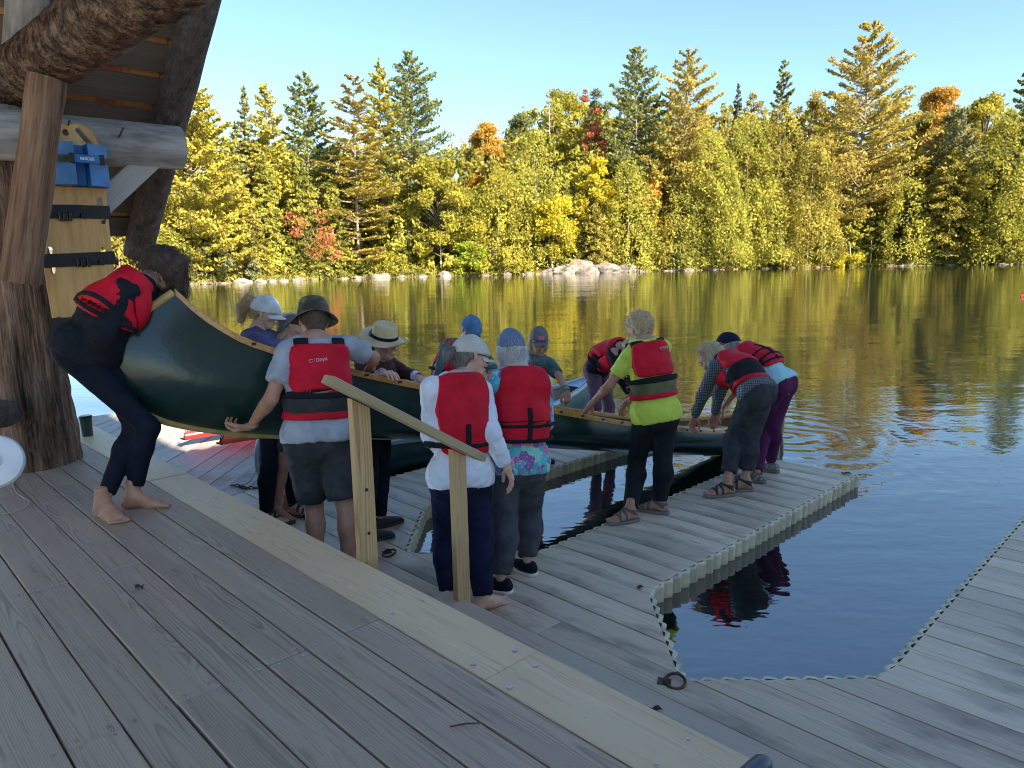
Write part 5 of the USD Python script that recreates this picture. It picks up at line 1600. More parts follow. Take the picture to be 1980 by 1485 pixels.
def hair_mesh(style, seed, down=(0, 0, -1.0)):
    """Hair in the head's frame."""
    def f(P):
        x, y, z = P[:, 0], P[:, 1], P[:, 2]
        base = cranium(P, 0.014)
        hairline = y * 0.80 - z * 0.75 + 0.004           # > 0: face
        under = -z - 0.055 + 0.3 * np.maximum(-y, 0)
        d = smax(base, hairline, 0.015)
        nape = cap(P, (0, -0.058, 0.0), (0, -0.055, -0.075), 0.062, 0.050, n=(0, 1, 0), s=1.2)
        if style == 'short':
            return smax(smin(d, nape, 0.02), -z - 0.085, 0.01)
        if style == 'tied':
            d = smax(smin(d, nape, 0.02), -z - 0.075, 0.01)
            return d
        if style == 'pony':
            d = smax(smin(d, nape, 0.02), -z - 0.07, 0.01)
            tail = union([cap(P, (0, -0.10, 0.075), (0, -0.155, 0.055), 0.030, 0.048), cap(P, (0, -0.155, 0.055), (0.0, -0.185, -0.03), 0.048, 0.050), cap(P, (0, -0.185, -0.03), (0.01, -0.17, -0.12), 0.050, 0.026)], 0.02)
            return smin(d, tail, 0.012)
        if style == 'bun':
            d = smax(smin(d, nape, 0.02), -z - 0.07, 0.01)
            return smin(d, union([cap(P, (0, -0.105, 0.02), (0, -0.155, 0.005), 0.026, 0.042), cap(P, (0, -0.155, 0.005), (0.01, -0.175, -0.05), 0.042, 0.022)], 0.015), 0.010)
        if style == 'curly':
            base = smax(cranium(P, 0.034), hairline - 0.018, 0.02)
            return smax(smin(base, cap(P, (0, -0.06, 0.0), (0, -0.052, -0.07), 0.085, 0.066, n=(0, 1, 0), s=1.15), 0.03), -z - 0.125, 0.02)
        if style == 'bob':                               # fills out below a cap
            b = union([cap(P, (0.055, -0.03, 0.0), (0.055, -0.03, -0.075), 0.055, 0.048), cap(P, (-0.055, -0.03, 0.0), (-0.055, -0.03, -0.075), 0.055, 0.048), cap(P, (0, -0.065, 0.0), (0, -0.065, -0.085), 0.070, 0.056)], 0.03)
            return smax(smin(d, smax(b, y * 0.9 - 0.015, 0.015), 0.02), -z - 0.135, 0.02)
        if style == 'drape':                            # hair hanging freely, hiding the face
            dn = unit(down)
            ds = [cap(P, np.array(a), np.array(a) + dn * L + np.array(o_), r1, r2) for a, o_, L, r1, r2 in (((0.05, -0.03, 0.05), (0.01, 0.0, 0), 0.16, 0.055, 0.040), ((-0.05, -0.03, 0.05), (-0.01, 0, 0), 0.16, 0.055, 0.040), ((0.052, 0.03, 0.07), (0.006, 0, 0), 0.19, 0.048, 0.026), ((-0.052, 0.03, 0.07), (-0.006, 0, 0), 0.19, 0.048, 0.026), ((0.03, 0.07, 0.085), (0.01, 0, 0), 0.17, 0.036, 0.018), ((-0.03, 0.07, 0.085), (-0.01, 0, 0), 0.17, 0.036, 0.018), ((0, -0.06, 0.02), (0, 0, 0), 0.13, 0.070, 0.045))]
            return smin(cranium(P, 0.024), union(ds, 0.015), 0.02)
        if style == 'long':
            b = union([cap(P, (0.06, -0.012, 0.02), (0.066, 0.02, -0.13), 0.042, 0.034), cap(P, (-0.06, -0.012, 0.02), (-0.066, 0.02, -0.13), 0.042, 0.034), cap(P, (0, -0.06, 0.02), (0, -0.05, -0.14), 0.072, 0.060), cap(P, (0.04, 0.0, -0.08), (0.055, 0.035, -0.20), 0.038, 0.016), cap(P, (-0.04, 0.0, -0.08), (-0.055, 0.035, -0.20), 0.038, 0.016)], 0.03)
            return smin(smax(cranium(P, 0.022), hairline - 0.008, 0.015), b, 0.025)
        return d
    V, Q = net(f, (-0.15, -0.25, -0.24), (0.15, 0.15 if style != 'drape' else 0.22, 0.17), 0.0092)
    V = relax(V, Q, 1)
    N = normals(V, Q)
    q = V.copy(); q[:, 2] *= 0.22
    if style in ('curly',):
        V = V + N * ((np.abs(hnoise(V, 42, seed)) * 2 - 0.35) * 0.026)[:, None]
    elif style == 'bob':
        V = V + N * ((np.abs(hnoise(V, 48, seed)) * 2 - 0.3) * 0.016 * np.clip(0.04 - V[:, 2], 0, 0.05) / 0.05)[:, None]
    else:
        V = V + N * (hnoise(q, 85, seed) * 0.013)[:, None]
    return V, Q


def cap_dome(seed=0):
    def f(P):
        z = P[:, 2]
        d = cranium(P, 0.021)
        d = smin(d, cap(P, (0, -0.01, 0.06), (0, -0.005, 0.085), 0.088, 0.070, n=(1, 0, 0), s=1.15), 0.03)
        d = smax(d, 0.022 - z + 0.10 * P[:, 1], 0.004)
        return d
    V, Q = net(f, (-0.12, -0.15, 0.0), (0.12, 0.14, 0.18), 0.009)
    return folds(relax(V, Q, 1), Q, 0.004, 22, seed + 3), Q


DOME = cap_dome()


def cap_brim(length=0.072, droop=0.020):
    n, m = 19, 7
    ph = np.linspace(-1.15, 1.15, n); t = np.linspace(0, 1, m)
    PH, T = np.meshgrid(ph, t, indexing='ij')
    out = np.cos(PH * 1.25).clip(0.0) ** 0.7
    x = 0.088 * np.sin(PH) * (1 - 0.08 * T)
    y = 0.103 * np.cos(PH) + T * length * out
    z = 0.034 - T * droop - 0.030 * (np.sin(PH) ** 2)
    top = np.stack([x, y, z], -1).reshape(-1, 3)
    i, j = np.meshgrid(np.arange(n - 1), np.arange(m - 1), indexing='ij')
    a = (i * m + j).ravel()
    q = np.stack([a, a + m, a + m + 1, a + 1], 1)
    V = np.vstack([top, top - (0, 0, 0.004)])
    k = len(top)
    rim = [i_ * m + m - 1 for i_ in range(n)]
    e = [(rim[i_], rim[i_ + 1], rim[i_ + 1] + k, rim[i_] + k) for i_ in range(n - 1)]
    return V, np.vstack([q, q[:, ::-1] + k, np.array(e)])


def revolve_hat(profile, wob=0.0, sx=0.90, seed=1, n=40):
    """A hat from a profile of (radius, height), narrower across than lengthways."""
    p = np.array(profile)
    a = np.arange(n) * 2 * np.pi / n
    V = np.stack([p[:, 0][:, None] * np.sin(a) * sx, p[:, 0][:, None] * np.cos(a), np.repeat(p[:, 1][:, None], n, 1)], -1)
    w = wob * (np.clip(p[:, 0] - 0.095, 0, 1) / 0.08)[:, None]
    V[..., 2] += w * np.sin(a * 2 + seed) + 0.5 * w * np.sin(a * 3 + 2 * seed)
    V = V.reshape(-1, 3)
    i, j = np.meshgrid(np.arange(len(p) - 1), np.arange(n), indexing='ij')
    q = np.stack([i * n + j, i * n + (j + 1) % n, (i + 1) * n + (j + 1) % n, (i + 1) * n + j], -1).reshape(-1, 4)
    return V, q


def person(key, label, o, group=None):
    """o: the outfit."""
    sp = P_SPEC[key]
    J, k = joints(sp)
    J = {a: np.asarray(b, float) for a, b in J.items()}
    sd = sum(map(ord, key)) % 97
    base = np.array([*(J['AL'] + J['AR'])[:2] / 2, sp['z']])
    t = thing('person', label, 'person', base, 0, group)
    loc = lambda V: np.asarray(V) - base
    g_ = o.get('girth', 1.0) * k
    lat, hl = J['lat'], J['hl']
    spine = unit(J['N'] - J['P'])
    Fp, Fc = unit(np.cross(spine, hl)), unit(np.cross(spine, lat))
    CH = (J['P'] + J['N']) / 2 - unit(Fp + Fc) * o.get('bend', 0.02)
    lm = unit(lat + hl); Fm = unit(Fp + Fc)
    top = J['N'] - spine * 0.045 * k

    def torso(P, inf=0.0):
        return union([cap(P, J['hL'] + (0, 0, 0.04) + hl * 0.015, J['hR'] + (0, 0, 0.04) - hl * 0.015, 0.108 * g_ + inf, n=Fp, s=1.05), cap(P, J['P'] + spine * 0.02, CH, 0.150 * g_ + inf, 0.142 * g_ + inf, n=Fm, s=1.32), cap(P, CH, top, 0.150 * g_ + inf, 0.125 * g_ + inf, n=Fc, s=1.36),
                      cap(P, J['SL'] - lat * -0.02, J['SR'] - lat * 0.02, 0.054 * k + inf), cap(P, J['N'] - spine * 0.10 * k + Fc * 0.055 - lat * 0.06, J['N'] - spine * 0.15 * k + Fc * 0.06 + lat * 0.06, 0.072 * g_ + inf)], 0.05)

    def seat(P, inf=0.0):
        return union([cap(P, J['P'] - Fp * 0.036 * k - hl * 0.060 - (0, 0, 0.035), J['P'] - Fp * 0.036 * k - hl * 0.060 + (0, 0, 0.01), 0.083 * g_ + inf), cap(P, J['P'] - Fp * 0.036 * k + hl * 0.060 - (0, 0, 0.035), J['P'] - Fp * 0.036 * k + hl * 0.060 + (0, 0, 0.01), 0.083 * g_ + inf),
                      cap(P, J['hL'] + (0, 0, 0.04) + hl * 0.015, J['hR'] + (0, 0, 0.04) - hl * 0.015, 0.104 * g_ + inf, n=Fp, s=1.05)], 0.05)

    def leg(P, s, inf=0.0, inf2=None):
        h, K, A = J['h' + s], J['K' + s], J['A' + s]
        inf2 = inf if inf2 is None else inf2
        back = unit(np.cross(unit(K - A), hl)) * -1
        mid = K + (A - K) * 0.30 + (-J['f' + s]) * 0.014
        return union([cap(P, h, K, 0.084 * g_ + inf, 0.054 * g_ + inf * 0.8), cap(P, K, mid, 0.053 * g_ + inf * 0.8, 0.054 * g_ + inf2), cap(P, mid, A, 0.054 * g_ + inf2, 0.036 * k + inf2)], 0.03)

    def arm(P, s, inf=0.0):
        S, E_, W = J['S' + s], J['E' + s], J['W' + s]
        m = E_ + (W - E_) * 0.25
        return union([cap(P, S, E_, 0.046 * g_ + inf, 0.037 * g_ + inf), cap(P, E_, m, 0.036 * g_ + inf, 0.037 * g_ + inf), cap(P, m, W, 0.037 * g_ + inf, 0.024 * k + inf)], 0.02)

    pts = np.array([J[a] for a in ('P', 'N', 'SL', 'SR', 'hL', 'hR', 'KL', 'KR', 'AL', 'AR', 'EL', 'ER', 'WL', 'WR')])
    lo, hi = pts.min(0) - 0.2, pts.max(0) + 0.2
    # ---- head frame
    look = unit(o['look']); up = unit(unit(J['H'] - J['N']) + np.array([0, 0, 0.9]))
    r_ = unit(np.cross(look, up)); u_ = unit(np.cross(r_, look))
    Mh = np.eye(4); Mh[:3, 0], Mh[:3, 1], Mh[:3, 2], Mh[:3, 3] = r_ * k * 0.98, look * k * 0.98, u_ * k * 0.98, J['H']
    # ---- body, one surface
    if o.get('body', True):
        def fbody(P):
            return union([torso(P, -0.012), leg(P, 'L', -0.004), leg(P, 'R', -0.004), arm(P, 'L'), arm(P, 'R'), cap(P, J['N'] - spine * 0.04, J['H'] - u_ * 0.05, 0.056 * k, 0.050 * k)], 0.02)
        V, Q = net(fbody, lo, hi, 0.0225)
        parts = [(relax(V, Q, 1), Q)]
    else:
        parts = []
    parts.append((apply(Mh, HEAD)[0], HEAD[1]))
    hk = sp.get('hand', ('relaxed', 'relaxed'))
    for s, kind in zip('RL', hk):
        fd = unit(J['W' + s] - J['E' + s])
        hd = unit(np.asarray(o.get('hd' + s, fd + np.array([0, 0, -0.25]))))
        pz = np.asarray(o.get('pz' + s, (0, 0, 1.0)), float) + 1e-3
        M = frame(hd, z=pz, o=J['W' + s])
        M[:3, :3] *= k * 0.97
        V, Q = HANDS[kind]
        if s == 'L':
            V = V * (1, -1, 1); Q = Q[:, ::-1]
        parts.append((apply(M, (V, Q))[0], Q))
    feet = o.get('feet', 'shoe')
    FM = {}
    for s in 'LR':
        M = frame(J['f' + s], o=J['A' + s] - (0, 0, 0.085 - (0.022 if feet != 'bare' else 0.0)))
        M[:3, :3] *= k * o.get('foot', 0.97)
        M[2, 3] = sp['z'] + (0.020 if feet in ('sandal', 'flip') else 0.001)
        FM[s] = M
        if feet in ('bare', 'sandal', 'flip'):
            V, Q = FOOT
            if s == 'L':
                V = V * (1, -1, 1); Q = Q[:, ::-1]
            parts.append((apply(M, (V, Q))[0], Q))
    V, F_ = merge(parts)
    obj('body', (loc(V), F_), o.get('skin', SKIN_T), t, smooth=True)
    # ---- face details
    hp = []
    for s in (-1, 1):
        b = trimesh.creation.icosphere(1, 0.0125)
        hp.append(np.array(b.vertices) + (s * 0.031, 0.0815, 0.018))
        obj('eye', (loc(apply(Mh, (hp[-1], b.faces))[0]), b.faces), EYEW, t, smooth=True)
        b = trimesh.creation.icosphere(1, 0.0064)
        obj('iris', (loc(apply(Mh, (np.array(b.vertices) * (1, 0.5, 1) + (s * 0.031, 0.0925, 0.017), b.faces))[0]), b.faces), IRIS, t, smooth=True)
    vv, ff = tube(np.array([(-0.020, 0.098, -0.058), (-0.008, 0.1035, -0.0555), (0.008, 0.1035, -0.0555), (0.020, 0.098, -0.058)]), [0.002, 0.0045, 0.0045, 0.002], 8)
    obj('lips', (loc(apply(Mh, (vv, ff))[0]), ff), LIP, t, smooth=True)
    gdown = Mh[:3, :3].T @ np.array([0, 0, -1.0])
    V, Q = hair_mesh(o['hair'][0], sd, gdown)
    hr_ = obj('hair', (loc(apply(Mh, (V, Q))[0]), Q), HAIR[o['hair'][1]], t, smooth=True)
    # loose strands over it
    rg_ = np.random.default_rng(sd)
    N_ = normals(V, Q)
    style = o['hair'][0]
    n_st = {'short': 160, 'curly': 650, 'drape': 900, 'long': 700, 'bob': 520, 'pony': 420, 'bun': 350}.get(style, 200)
    pick = rg_.integers(0, len(V), n_st)
    hatted = bool(o.get('hat'))
    if hatted:
        pick = pick[(V[pick, 2] < 0.02) | (V[pick, 1] < -0.11)]
    p_ = V[pick]; nn = N_[pick]
    flow = np.repeat(unit(gdown)[None], len(p_), 0)
    if style in ('pony', 'bun', 'short'):
        flow = np.where((p_[:, 1] > -0.10)[:, None], np.array([0, -0.8, -0.25]), flow)
    if style == 'curly':
        flow = rg_.normal(size=p_.shape)
    flow = flow - nn * (flow * nn).sum(1, keepdims=True); flow /= np.linalg.norm(flow, axis=1, keepdims=True) + 1e-6
    L_ = {'short': 0.035, 'curly': 0.035, 'drape': 0.11, 'long': 0.11, 'bob': 0.055, 'pony': 0.08, 'bun': 0.05}.get(style, 0.04) * rg_.uniform(0.5, 1.2, len(p_))[:, None]
    side = np.cross(flow, nn); wig = rg_.normal(0, 0.22, (len(p_), 1)); lift = rg_.uniform(0.02, 0.20, (len(p_), 1)) * (1.6 if style == 'curly' else 1.0)
    cv = np.stack([p_ - nn * 0.003, p_ + flow * L_ * 0.35 + nn * L_ * lift * 0.8 + side * L_ * wig * 0.4, p_ + flow * L_ * 0.7 + nn * L_ * lift + side * L_ * wig, p_ + flow * L_ + nn * L_ * lift * (0.4 if style != 'curly' else 0.9) + side * L_ * wig * 1.3], 1)
    if len(cv):
        cw = loc(cv.reshape(-1, 3) @ Mh[:3, :3].T + Mh[:3, 3])
        cpath = numbered(str(t.GetPath()) + '/hair_strands')
        bc = UsdGeom.BasisCurves.Define(stage, cpath)
        bc.CreateTypeAttr('linear')
        bc.CreatePointsAttr(Vt.Vec3fArray.FromNumpy(cw.astype(np.float32)))
        bc.CreateCurveVertexCountsAttr(Vt.IntArray([4] * len(cv)))
        wd_ = np.tile(np.array([0.0022, 0.0020, 0.0016, 0.0006], np.float32), len(cv))
        bc.CreateWidthsAttr(Vt.FloatArray.FromNumpy(wd_)); bc.SetWidthsInterpolation('vertex')
        UsdShade.MaterialBindingAPI.Apply(bc.GetPrim()).Bind(HAIR[o['hair'][1]])
        tag(bc.GetPrim(), kind='stuff')
    # ---- headgear
    hat = o.get('hat')
    if hat:
        kind, mat = hat[0], hat[1]
        Mc = Mh.copy()
        if kind == 'cap':
            ho = obj('cap', (loc(apply(Mc, DOME)[0]), DOME[1]), mat, t, smooth=True)
            V, Q = cap_brim()
            obj('brim', (loc(apply(Mc, (V, Q))[0]), Q), mat, ho, smooth=True)
            b = trimesh.creation.icosphere(2, 0.007)
            obj('button', (loc(apply(Mc, (np.array(b.vertices) * (1, 1, 0.6) + (0, -0.008, 0.155), b.faces))[0]), b.faces), mat, ho, smooth=True)
            if len(hat) > 2:
                th = np.linspace(-0.32, 0.32, 7); zz = np.linspace(0.058, 0.100, 4)
                TH, ZZ = np.meshgrid(th, zz, indexing='ij')
                rad = 0.1215 - 0.30 * np.maximum(ZZ - 0.070, 0)
                pv = np.stack([rad * 0.80 * np.sin(TH) * 1.05, rad * np.cos(TH) + 0.006, ZZ], -1).reshape(-1, 3)
                a = np.array([i * 4 + j for i in range(6) for j in range(3)])
                obj('patch', (loc(apply(Mc, (pv, a[:, None] + [0, 4, 5, 1]))[0]), a[:, None] + [0, 4, 5, 1]), hat[2], ho, smooth=True)
                tv = np.array([(-0.012, 0.124, 0.066), (0.012, 0.124, 0.066), (0.0, 0.119, 0.086)])
                obj('emblem', (loc(apply(Mc, (tv, np.array([(0, 1, 2)])))[0]), np.array([(0, 1, 2)])), C['grey_cap'], ho)
        elif kind == 'bucket':
            V, Q = revolve_hat([(0.0, 0.150), (0.05, 0.149), (0.082, 0.142), (0.094, 0.128), (0.106, 0.075), (0.113, 0.048), (0.130, 0.028), (0.160, 0.010), (0.162, 0.006), (0.130, 0.022), (0.110, 0.040)], 0.016, 0.90, 2)
            obj('bucket_hat', (loc(apply(Mc, (V, Q))[0]), Q), mat, t, smooth=40)
            c1 = np.array([(-0.085, 0.0, 0.03), (-0.084, 0.045, -0.05), (-0.03, 0.05, -0.125), (0.03, 0.05, -0.125), (0.084, 0.045, -0.05), (0.085, 0, 0.03)])
            obj('chin_cord', (loc(apply(Mc, tube(c1, 0.0022, 6))[0]), tube(c1, 0.0022, 6)[1]), ROPE, t, smooth=True)
        elif kind == 'straw':
            V, Q = revolve_hat([(0.0, 0.150), (0.03, 0.146), (0.06, 0.158), (0.082, 0.160), (0.092, 0.150), (0.104, 0.062), (0.108, 0.052), (0.15, 0.040), (0.192, 0.044), (0.196, 0.049), (0.192, 0.040), (0.15, 0.034), (0.108, 0.044)], 0.016, 0.93, 1, 48)
            ho = obj('straw_hat', (loc(apply(Mc, (V, Q))[0]), Q), mat, t, smooth=40)
            V, Q = revolve_hat([(0.1085, 0.056), (0.1065, 0.080), (0.103, 0.080), (0.105, 0.056)], 0, 0.93, 1, 48)
            obj('hat_band', (loc(apply(Mc, (V, Q))[0]), Q), C['black'], ho, smooth=40)
    gl = o.get('glasses')
    if gl:
        mb = MB()
        for s in (-1, 1):
            a = np.linspace(0, 2 * np.pi, 21)
            ring = np.c_[s * 0.033 + 0.025 * np.cos(a), 0.106 - 0.10 * (0.025 * np.cos(a) * s) , 0.014 + 0.018 * np.sin(a)]
            mb.add(*tube(ring, 0.0025, 6, caps=False))
            mb.add(*tube(np.array([(s * 0.057, 0.103, 0.02), (s * 0.074, 0.06, 0.022), (s * 0.079, 0.0, 0.018)]), 0.0025, 6))
        mb.add(*tube(np.array([(-0.01, 0.108, 0.018), (0.01, 0.108, 0.018)]), 0.0025, 6))
        V, Q = mb.get()
        go = obj('glasses', (loc(apply(Mh, (V, Q))[0]), Q), SPECS, t, smooth=True)
        if gl == 'dark':
            for s in (-1, 1):
                e = trimesh.creation.icosphere(2, 1.0)
                V = np.array(e.vertices) * (0.026, 0.003, 0.019) + (s * 0.033, 0.106, 0.014)
                obj('lens', (loc(apply(Mh, (V, e.faces))[0]), e.faces), LENS, go, smooth=True)
    # ---- trousers
    pk = o.get('legs')
    if pk:
        mat, lf, cut, fo = pk                             # material, looseness, where the leg ends (shin fraction, negative: thigh fraction), fold depth

        def fleg(P):
            d = []
            for s in 'LR':
                x = leg(P, s, lf, lf * 1.15)
                if cut < 0:
                    e = J['h' + s] + (J['K' + s] - J['h' + s]) * -cut; n_ = unit(J['K' + s] - J['h' + s])
                    x = smin(cap(P, J['h' + s], e, 0.088 * g_ + lf, 0.066 * g_ + lf * 1.4), x, 0.02)
                else:
                    e = J['K' + s] + (J['A' + s] - J['K' + s]) * cut; n_ = unit(J['A' + s] - J['K' + s])
                d.append(smax(x, (P - e.astype(np.float32)) @ n_.astype(np.float32), 0.006))
            x = smin(smin(d[0], d[1], 0.012), seat(P, lf * 0.8 + 0.004), 0.025)
            wl = J['P'] + spine * 0.115 * k
            return smax(x, (P - wl.astype(np.float32)) @ spine.astype(np.float32), 0.006)
        lp = np.array([J[a] for a in ('P', 'hL', 'hR', 'KL', 'KR', 'AL', 'AR')])
        V, Q = net(fleg, lp.min(0) - 0.19, lp.max(0) + 0.19, 0.0155)
        V = folds(relax(V, Q, 1), Q, fo * 2.2, 15, sd, unit(J['AL'] - J['hL']) * 0.4)
        obj(o.get('legname', 'trousers'), (loc(V), Q), mat, t, smooth=True)
    # ---- shirt
    sk_ = o.get('shirt')
    if sk_:
        mat, sl, lf, hem, fo = sk_                       # material, sleeve length (1 = wrist), looseness, hem below the pelvis point along the spine, fold depth

        def fshirt(P):
            over = (pk[1] * 0.8 + 0.016) if pk else 0.01
            d = torso(P, 0.006 + lf * 0.35)
            if hem > 0:
                d = smin(d, seat(P, over), 0.04)
            for s in 'LR':
                S, E_, W = J['S' + s], J['E' + s], J['W' + s]
                if sl <= 0.55:
                    e = S + (E_ - S) * (sl / 0.55) ; n_ = unit(E_ - S)
                    a = cap(P, S, e + n_ * 0.03, 0.054 * g_ + lf, 0.050 * g_ + lf * 1.25)
                else:
                    e = E_ + (W - E_) * ((sl - 0.55) / 0.45); n_ = unit(W - E_)
                    a = smin(cap(P, S, E_, 0.052 * g_ + lf, 0.043 * g_ + lf), cap(P, E_, W, 0.043 * g_ + lf, 0.030 * k + lf * 0.8), 0.02)
                a = smax(a, (P - e.astype(np.float32)) @ n_.astype(np.float32), 0.005)
                d = smin(d, a, 0.03)
            he = J['P'] - spine * hem * k
            d = smax(d, -(P - he.astype(np.float32)) @ spine.astype(np.float32), 0.006)
            nk = J['N'] + spine * 0.040 * k
            return smax(d, (P - nk.astype(np.float32)) @ unit(spine + 0.25 * -Fc).astype(np.float32), 0.01)
        sp_ = np.array([J[a] for a in ('P', 'N', 'SL', 'SR', 'EL', 'ER', 'hL', 'hR') + (('WL', 'WR') if sl > 0.55 else ())])
        V, Q = net(fshirt, sp_.min(0) - 0.21, sp_.max(0) + 0.21, 0.0155)
        V = folds(relax(V, Q, 1), Q, fo * 2.0, 16, sd + 1)
        obj('shirt', (loc(V), Q), mat, t, smooth=True)
    if o.get('cuff'):
        for s in o['cuff'][0]:
            d_ = unit(J['W' + s] - J['E' + s])
            vv, ff = tube(np.array([J['W' + s] - d_ * 0.055, J['W' + s] - d_ * 0.01, J['W' + s] + d_ * 0.012]), [0.040 * k, 0.036 * k, 0.037 * k], 16, caps=False)
            obj('cuff', (loc(vv), ff), o['cuff'][1], t, smooth=True)
    # ---- life jacket
    vk = o.get('vest')
    if vk:
        f32 = lambda a: np.asarray(a, np.float32)
        Ls = np.linalg.norm(J['N'] - J['P'])

        def coords(P):
            a, b, c = f32(J['P']), f32(CH), f32(J['N'])
            t1 = ((P - a) @ (b - a)) / ((b - a) @ (b - a)); t2 = ((P - b) @ (c - b)) / ((c - b) @ (c - b))
            first = t1 < 1
            v = np.where(first & (t2 < 0.0), 0.5 * t1, 0.5 + 0.5 * t2)
            q = P - np.where(first[:, None], a + np.minimum(t1, 1)[:, None] * (b - a), b + np.maximum(t2, 0)[:, None] * (c - b))
            w_ = np.clip(v, 0, 1)[:, None]
            L_ = f32(hl) * (1 - w_) + f32(lat) * w_; Fv = f32(Fp) * (1 - w_) + f32(Fc) * w_
            return (q * L_).sum(1), v, (q * Fv).sum(1)

        def shell(P, t0, t1):
            x = torso(P)
            return np.maximum(x - t1, t0 - x)

        def panel(P, v0, v1, wid, sign, t0=0.008, t1=0.052, rad=0.035):
            u, v, w = coords(P)
            hw = np.interp(v, [0.25, 0.45, 0.7, 0.9, 1.05], wid).astype(np.float32) * g_
            au = np.abs(u) - hw
            av = np.maximum((v0 - v) * Ls, (v - v1) * Ls)
            e = smax(au, av, rad * 1.4)
            d = smax(shell(P, t0, t1), e, 0.024)
            return smax(d, -sign * w - 0.012, 0.012)
        v0, v1 = vk.get('v', (0.26, 1.0))
        if vk['kind'] == 'foam':
            v1 += 0.07
        tp = np.array([J[a] for a in ('P', 'N', 'SL', 'SR', 'hL', 'hR')])
        L0, H0 = tp.min(0) - 0.24, tp.max(0) + 0.24
        th = vk.get('t', 0.055)
        W = vk.get('w', (0.150, 0.160, 0.165, 0.155, 0.135))
        if vk['kind'] == 'foam':
            fa = lambda P: panel(P, v0, v1, W, -1, 0.008, th)
        else:
            fa = lambda P: panel(P, v0 + 0.30, v1, W, -1, 0.008, th)

        def yoke(P):
            u, v, w = coords(P)
            return smax(shell(P, 0.008, 0.038), np.maximum(np.maximum(np.abs(np.abs(u) - 0.095 * g_) - 0.042, (v - 1.03) * Ls), (0.82 - v) * Ls), 0.014)
        fb = (lambda P: smin(fa(P), smax(yoke(P), coords(P)[2] - 0.02, 0.01), 0.025)) if vk['kind'] == 'foam' else fa
        V, Q = net(fb, L0, H0, 0.0150)
        V = folds(relax(V, Q, 2), Q, 0.005, 10, sd + 2)
        vest = obj('life_jacket', (loc(V), Q), C['red'], t, smooth=True)
        VB, QB = V, Q

        def ff_(P):
            u, v, w = coords(P)
            hw = np.interp(v, [0.25, 0.45, 0.7, 0.9, 1.05], W).astype(np.float32) * g_
            au = np.maximum(np.abs(u) - hw, 0.012 + 0.16 * np.maximum(v - 0.66, 0) - np.abs(u))
            av = np.maximum((v0 - v) * Ls, (v - 0.90) * Ls)
            d = smax(shell(P, 0.008, th), smax(au, av, 0.03), 0.022)
            d = smax(d, 0.012 - w, 0.012)
            return smin(d, smax(yoke(P), -w - 0.02, 0.01), 0.02) if vk['kind'] == 'foam' else d
        V, Q = net(ff_, L0, H0, 0.0175)
        obj('front_panel', (loc(relax(V, Q, 1)), Q), C['red'], vest, smooth=True)

        if vk['kind'] != 'foam':
            V, Q = net(yoke, L0 + (0, 0, 0.2), H0, 0.0125)
            obj('shoulder_strap', (loc(relax(V, Q, 1)), Q), C['black'], vest, smooth=True)

        def band(vc, hw_, t1, umax=None, wsign=0, slope=0.0):
            def f(P):
                u, v, w = coords(P)
                d = np.maximum(shell(P, 0.010, t1), np.abs((v - vc) * Ls + slope * u) - hw_)
                if umax is not None:
                    d = np.maximum(d, np.abs(u) - umax)
                if wsign:
                    d = np.maximum(d, -wsign * w)
                return d
            return f
        for (vc, hw_, tt, mat, nm, um, ws) in vk.get('bands', []):
            pc = J['P'] + (J['N'] - J['P']) * vc - unit(Fp + Fc) * o.get('bend', 0.02)
            V, Q = net(band(vc, hw_, th + tt, um, ws), np.maximum(L0, pc - 0.29), np.minimum(H0, pc + 0.29), 0.0125)
            obj(nm, (loc(relax(V, Q, 1)), Q), mat, vest, smooth=True)
        if vk.get('stem'):
            a, b = vk['stem']

            def fs(P):
                u, v, w = coords(P)
                return np.maximum(np.maximum(shell(P, 0.02, th + 0.011), np.abs(u - vk.get('stem_u', 0.0)) - 0.017), np.maximum(np.maximum(a - v, v - b) * Ls, w))
            pc = J['P'] + (J['N'] - J['P']) * (a + b) / 2 - Fm * 0.15
            V, Q = net(fs, pc - 0.20, pc + 0.20, 0.008)
            obj('strap', (loc(V), Q), C['black'], vest, smooth=True)
        for s in 'LR':
            sg = 1 if s == 'R' else -1
            for vc in ([0.36] if vk['kind'] == 'foam' else [0.40, 0.55]):
                p0 = J['P'] + (J['N'] - J['P']) * vc
                q = p0 + (hl * (1 - vc) + lat * vc) * sg * (0.158 * g_ + 0.03) + Fm * 0.02
                M = frame(Fm, z=lat * sg, o=q)
                v_, f_2 = apply(M, slab(-0.028, 0.028, -0.016, 0.016, -0.008, 0.008, 0.003))
                obj('buckle', (loc(v_), f_2), BUCKLE, vest)
        if vk.get('text'):
            (tu, tv_), hgt = vk['text'], 0.020
            dr = ray(tu, tv_); rel = VB - EYE
            dd = np.linalg.norm(np.cross(rel, dr / np.linalg.norm(dr)), axis=1)
            near = np.argsort(dd)[:60]
            i0 = near[np.argmin([depth_of(x) for x in VB[near]])]
            nn = normals(VB, QB)[i0]
            xd = unit(lat - nn * (lat @ nn)); yd = np.cross(nn, xd)
            if yd @ spine < 0:
                yd = -yd; xd = -xd
            if np.cross(xd, yd) @ nn < 0:
                xd = -xd
            tm = meshkit.text_mesh('Onyx', hgt, 0.0012, bold=True)
            tv = np.array(tm.vertices)
            Mt = np.eye(4); Mt[:3, 0], Mt[:3, 1], Mt[:3, 2], Mt[:3, 3] = xd, yd, nn, VB[i0] + nn * 0.003
            obj('lettering', (loc(apply(Mt, (tv - (0.002, 0, 0), tm.faces))[0]), tm.faces), PGREY, vest)
            a = np.linspace(0.4, 5.6, 16)
            lg = np.c_[-0.030 + 0.012 * np.cos(a), 0.010 + 0.009 * np.sin(a), 0 * a + 0.001]
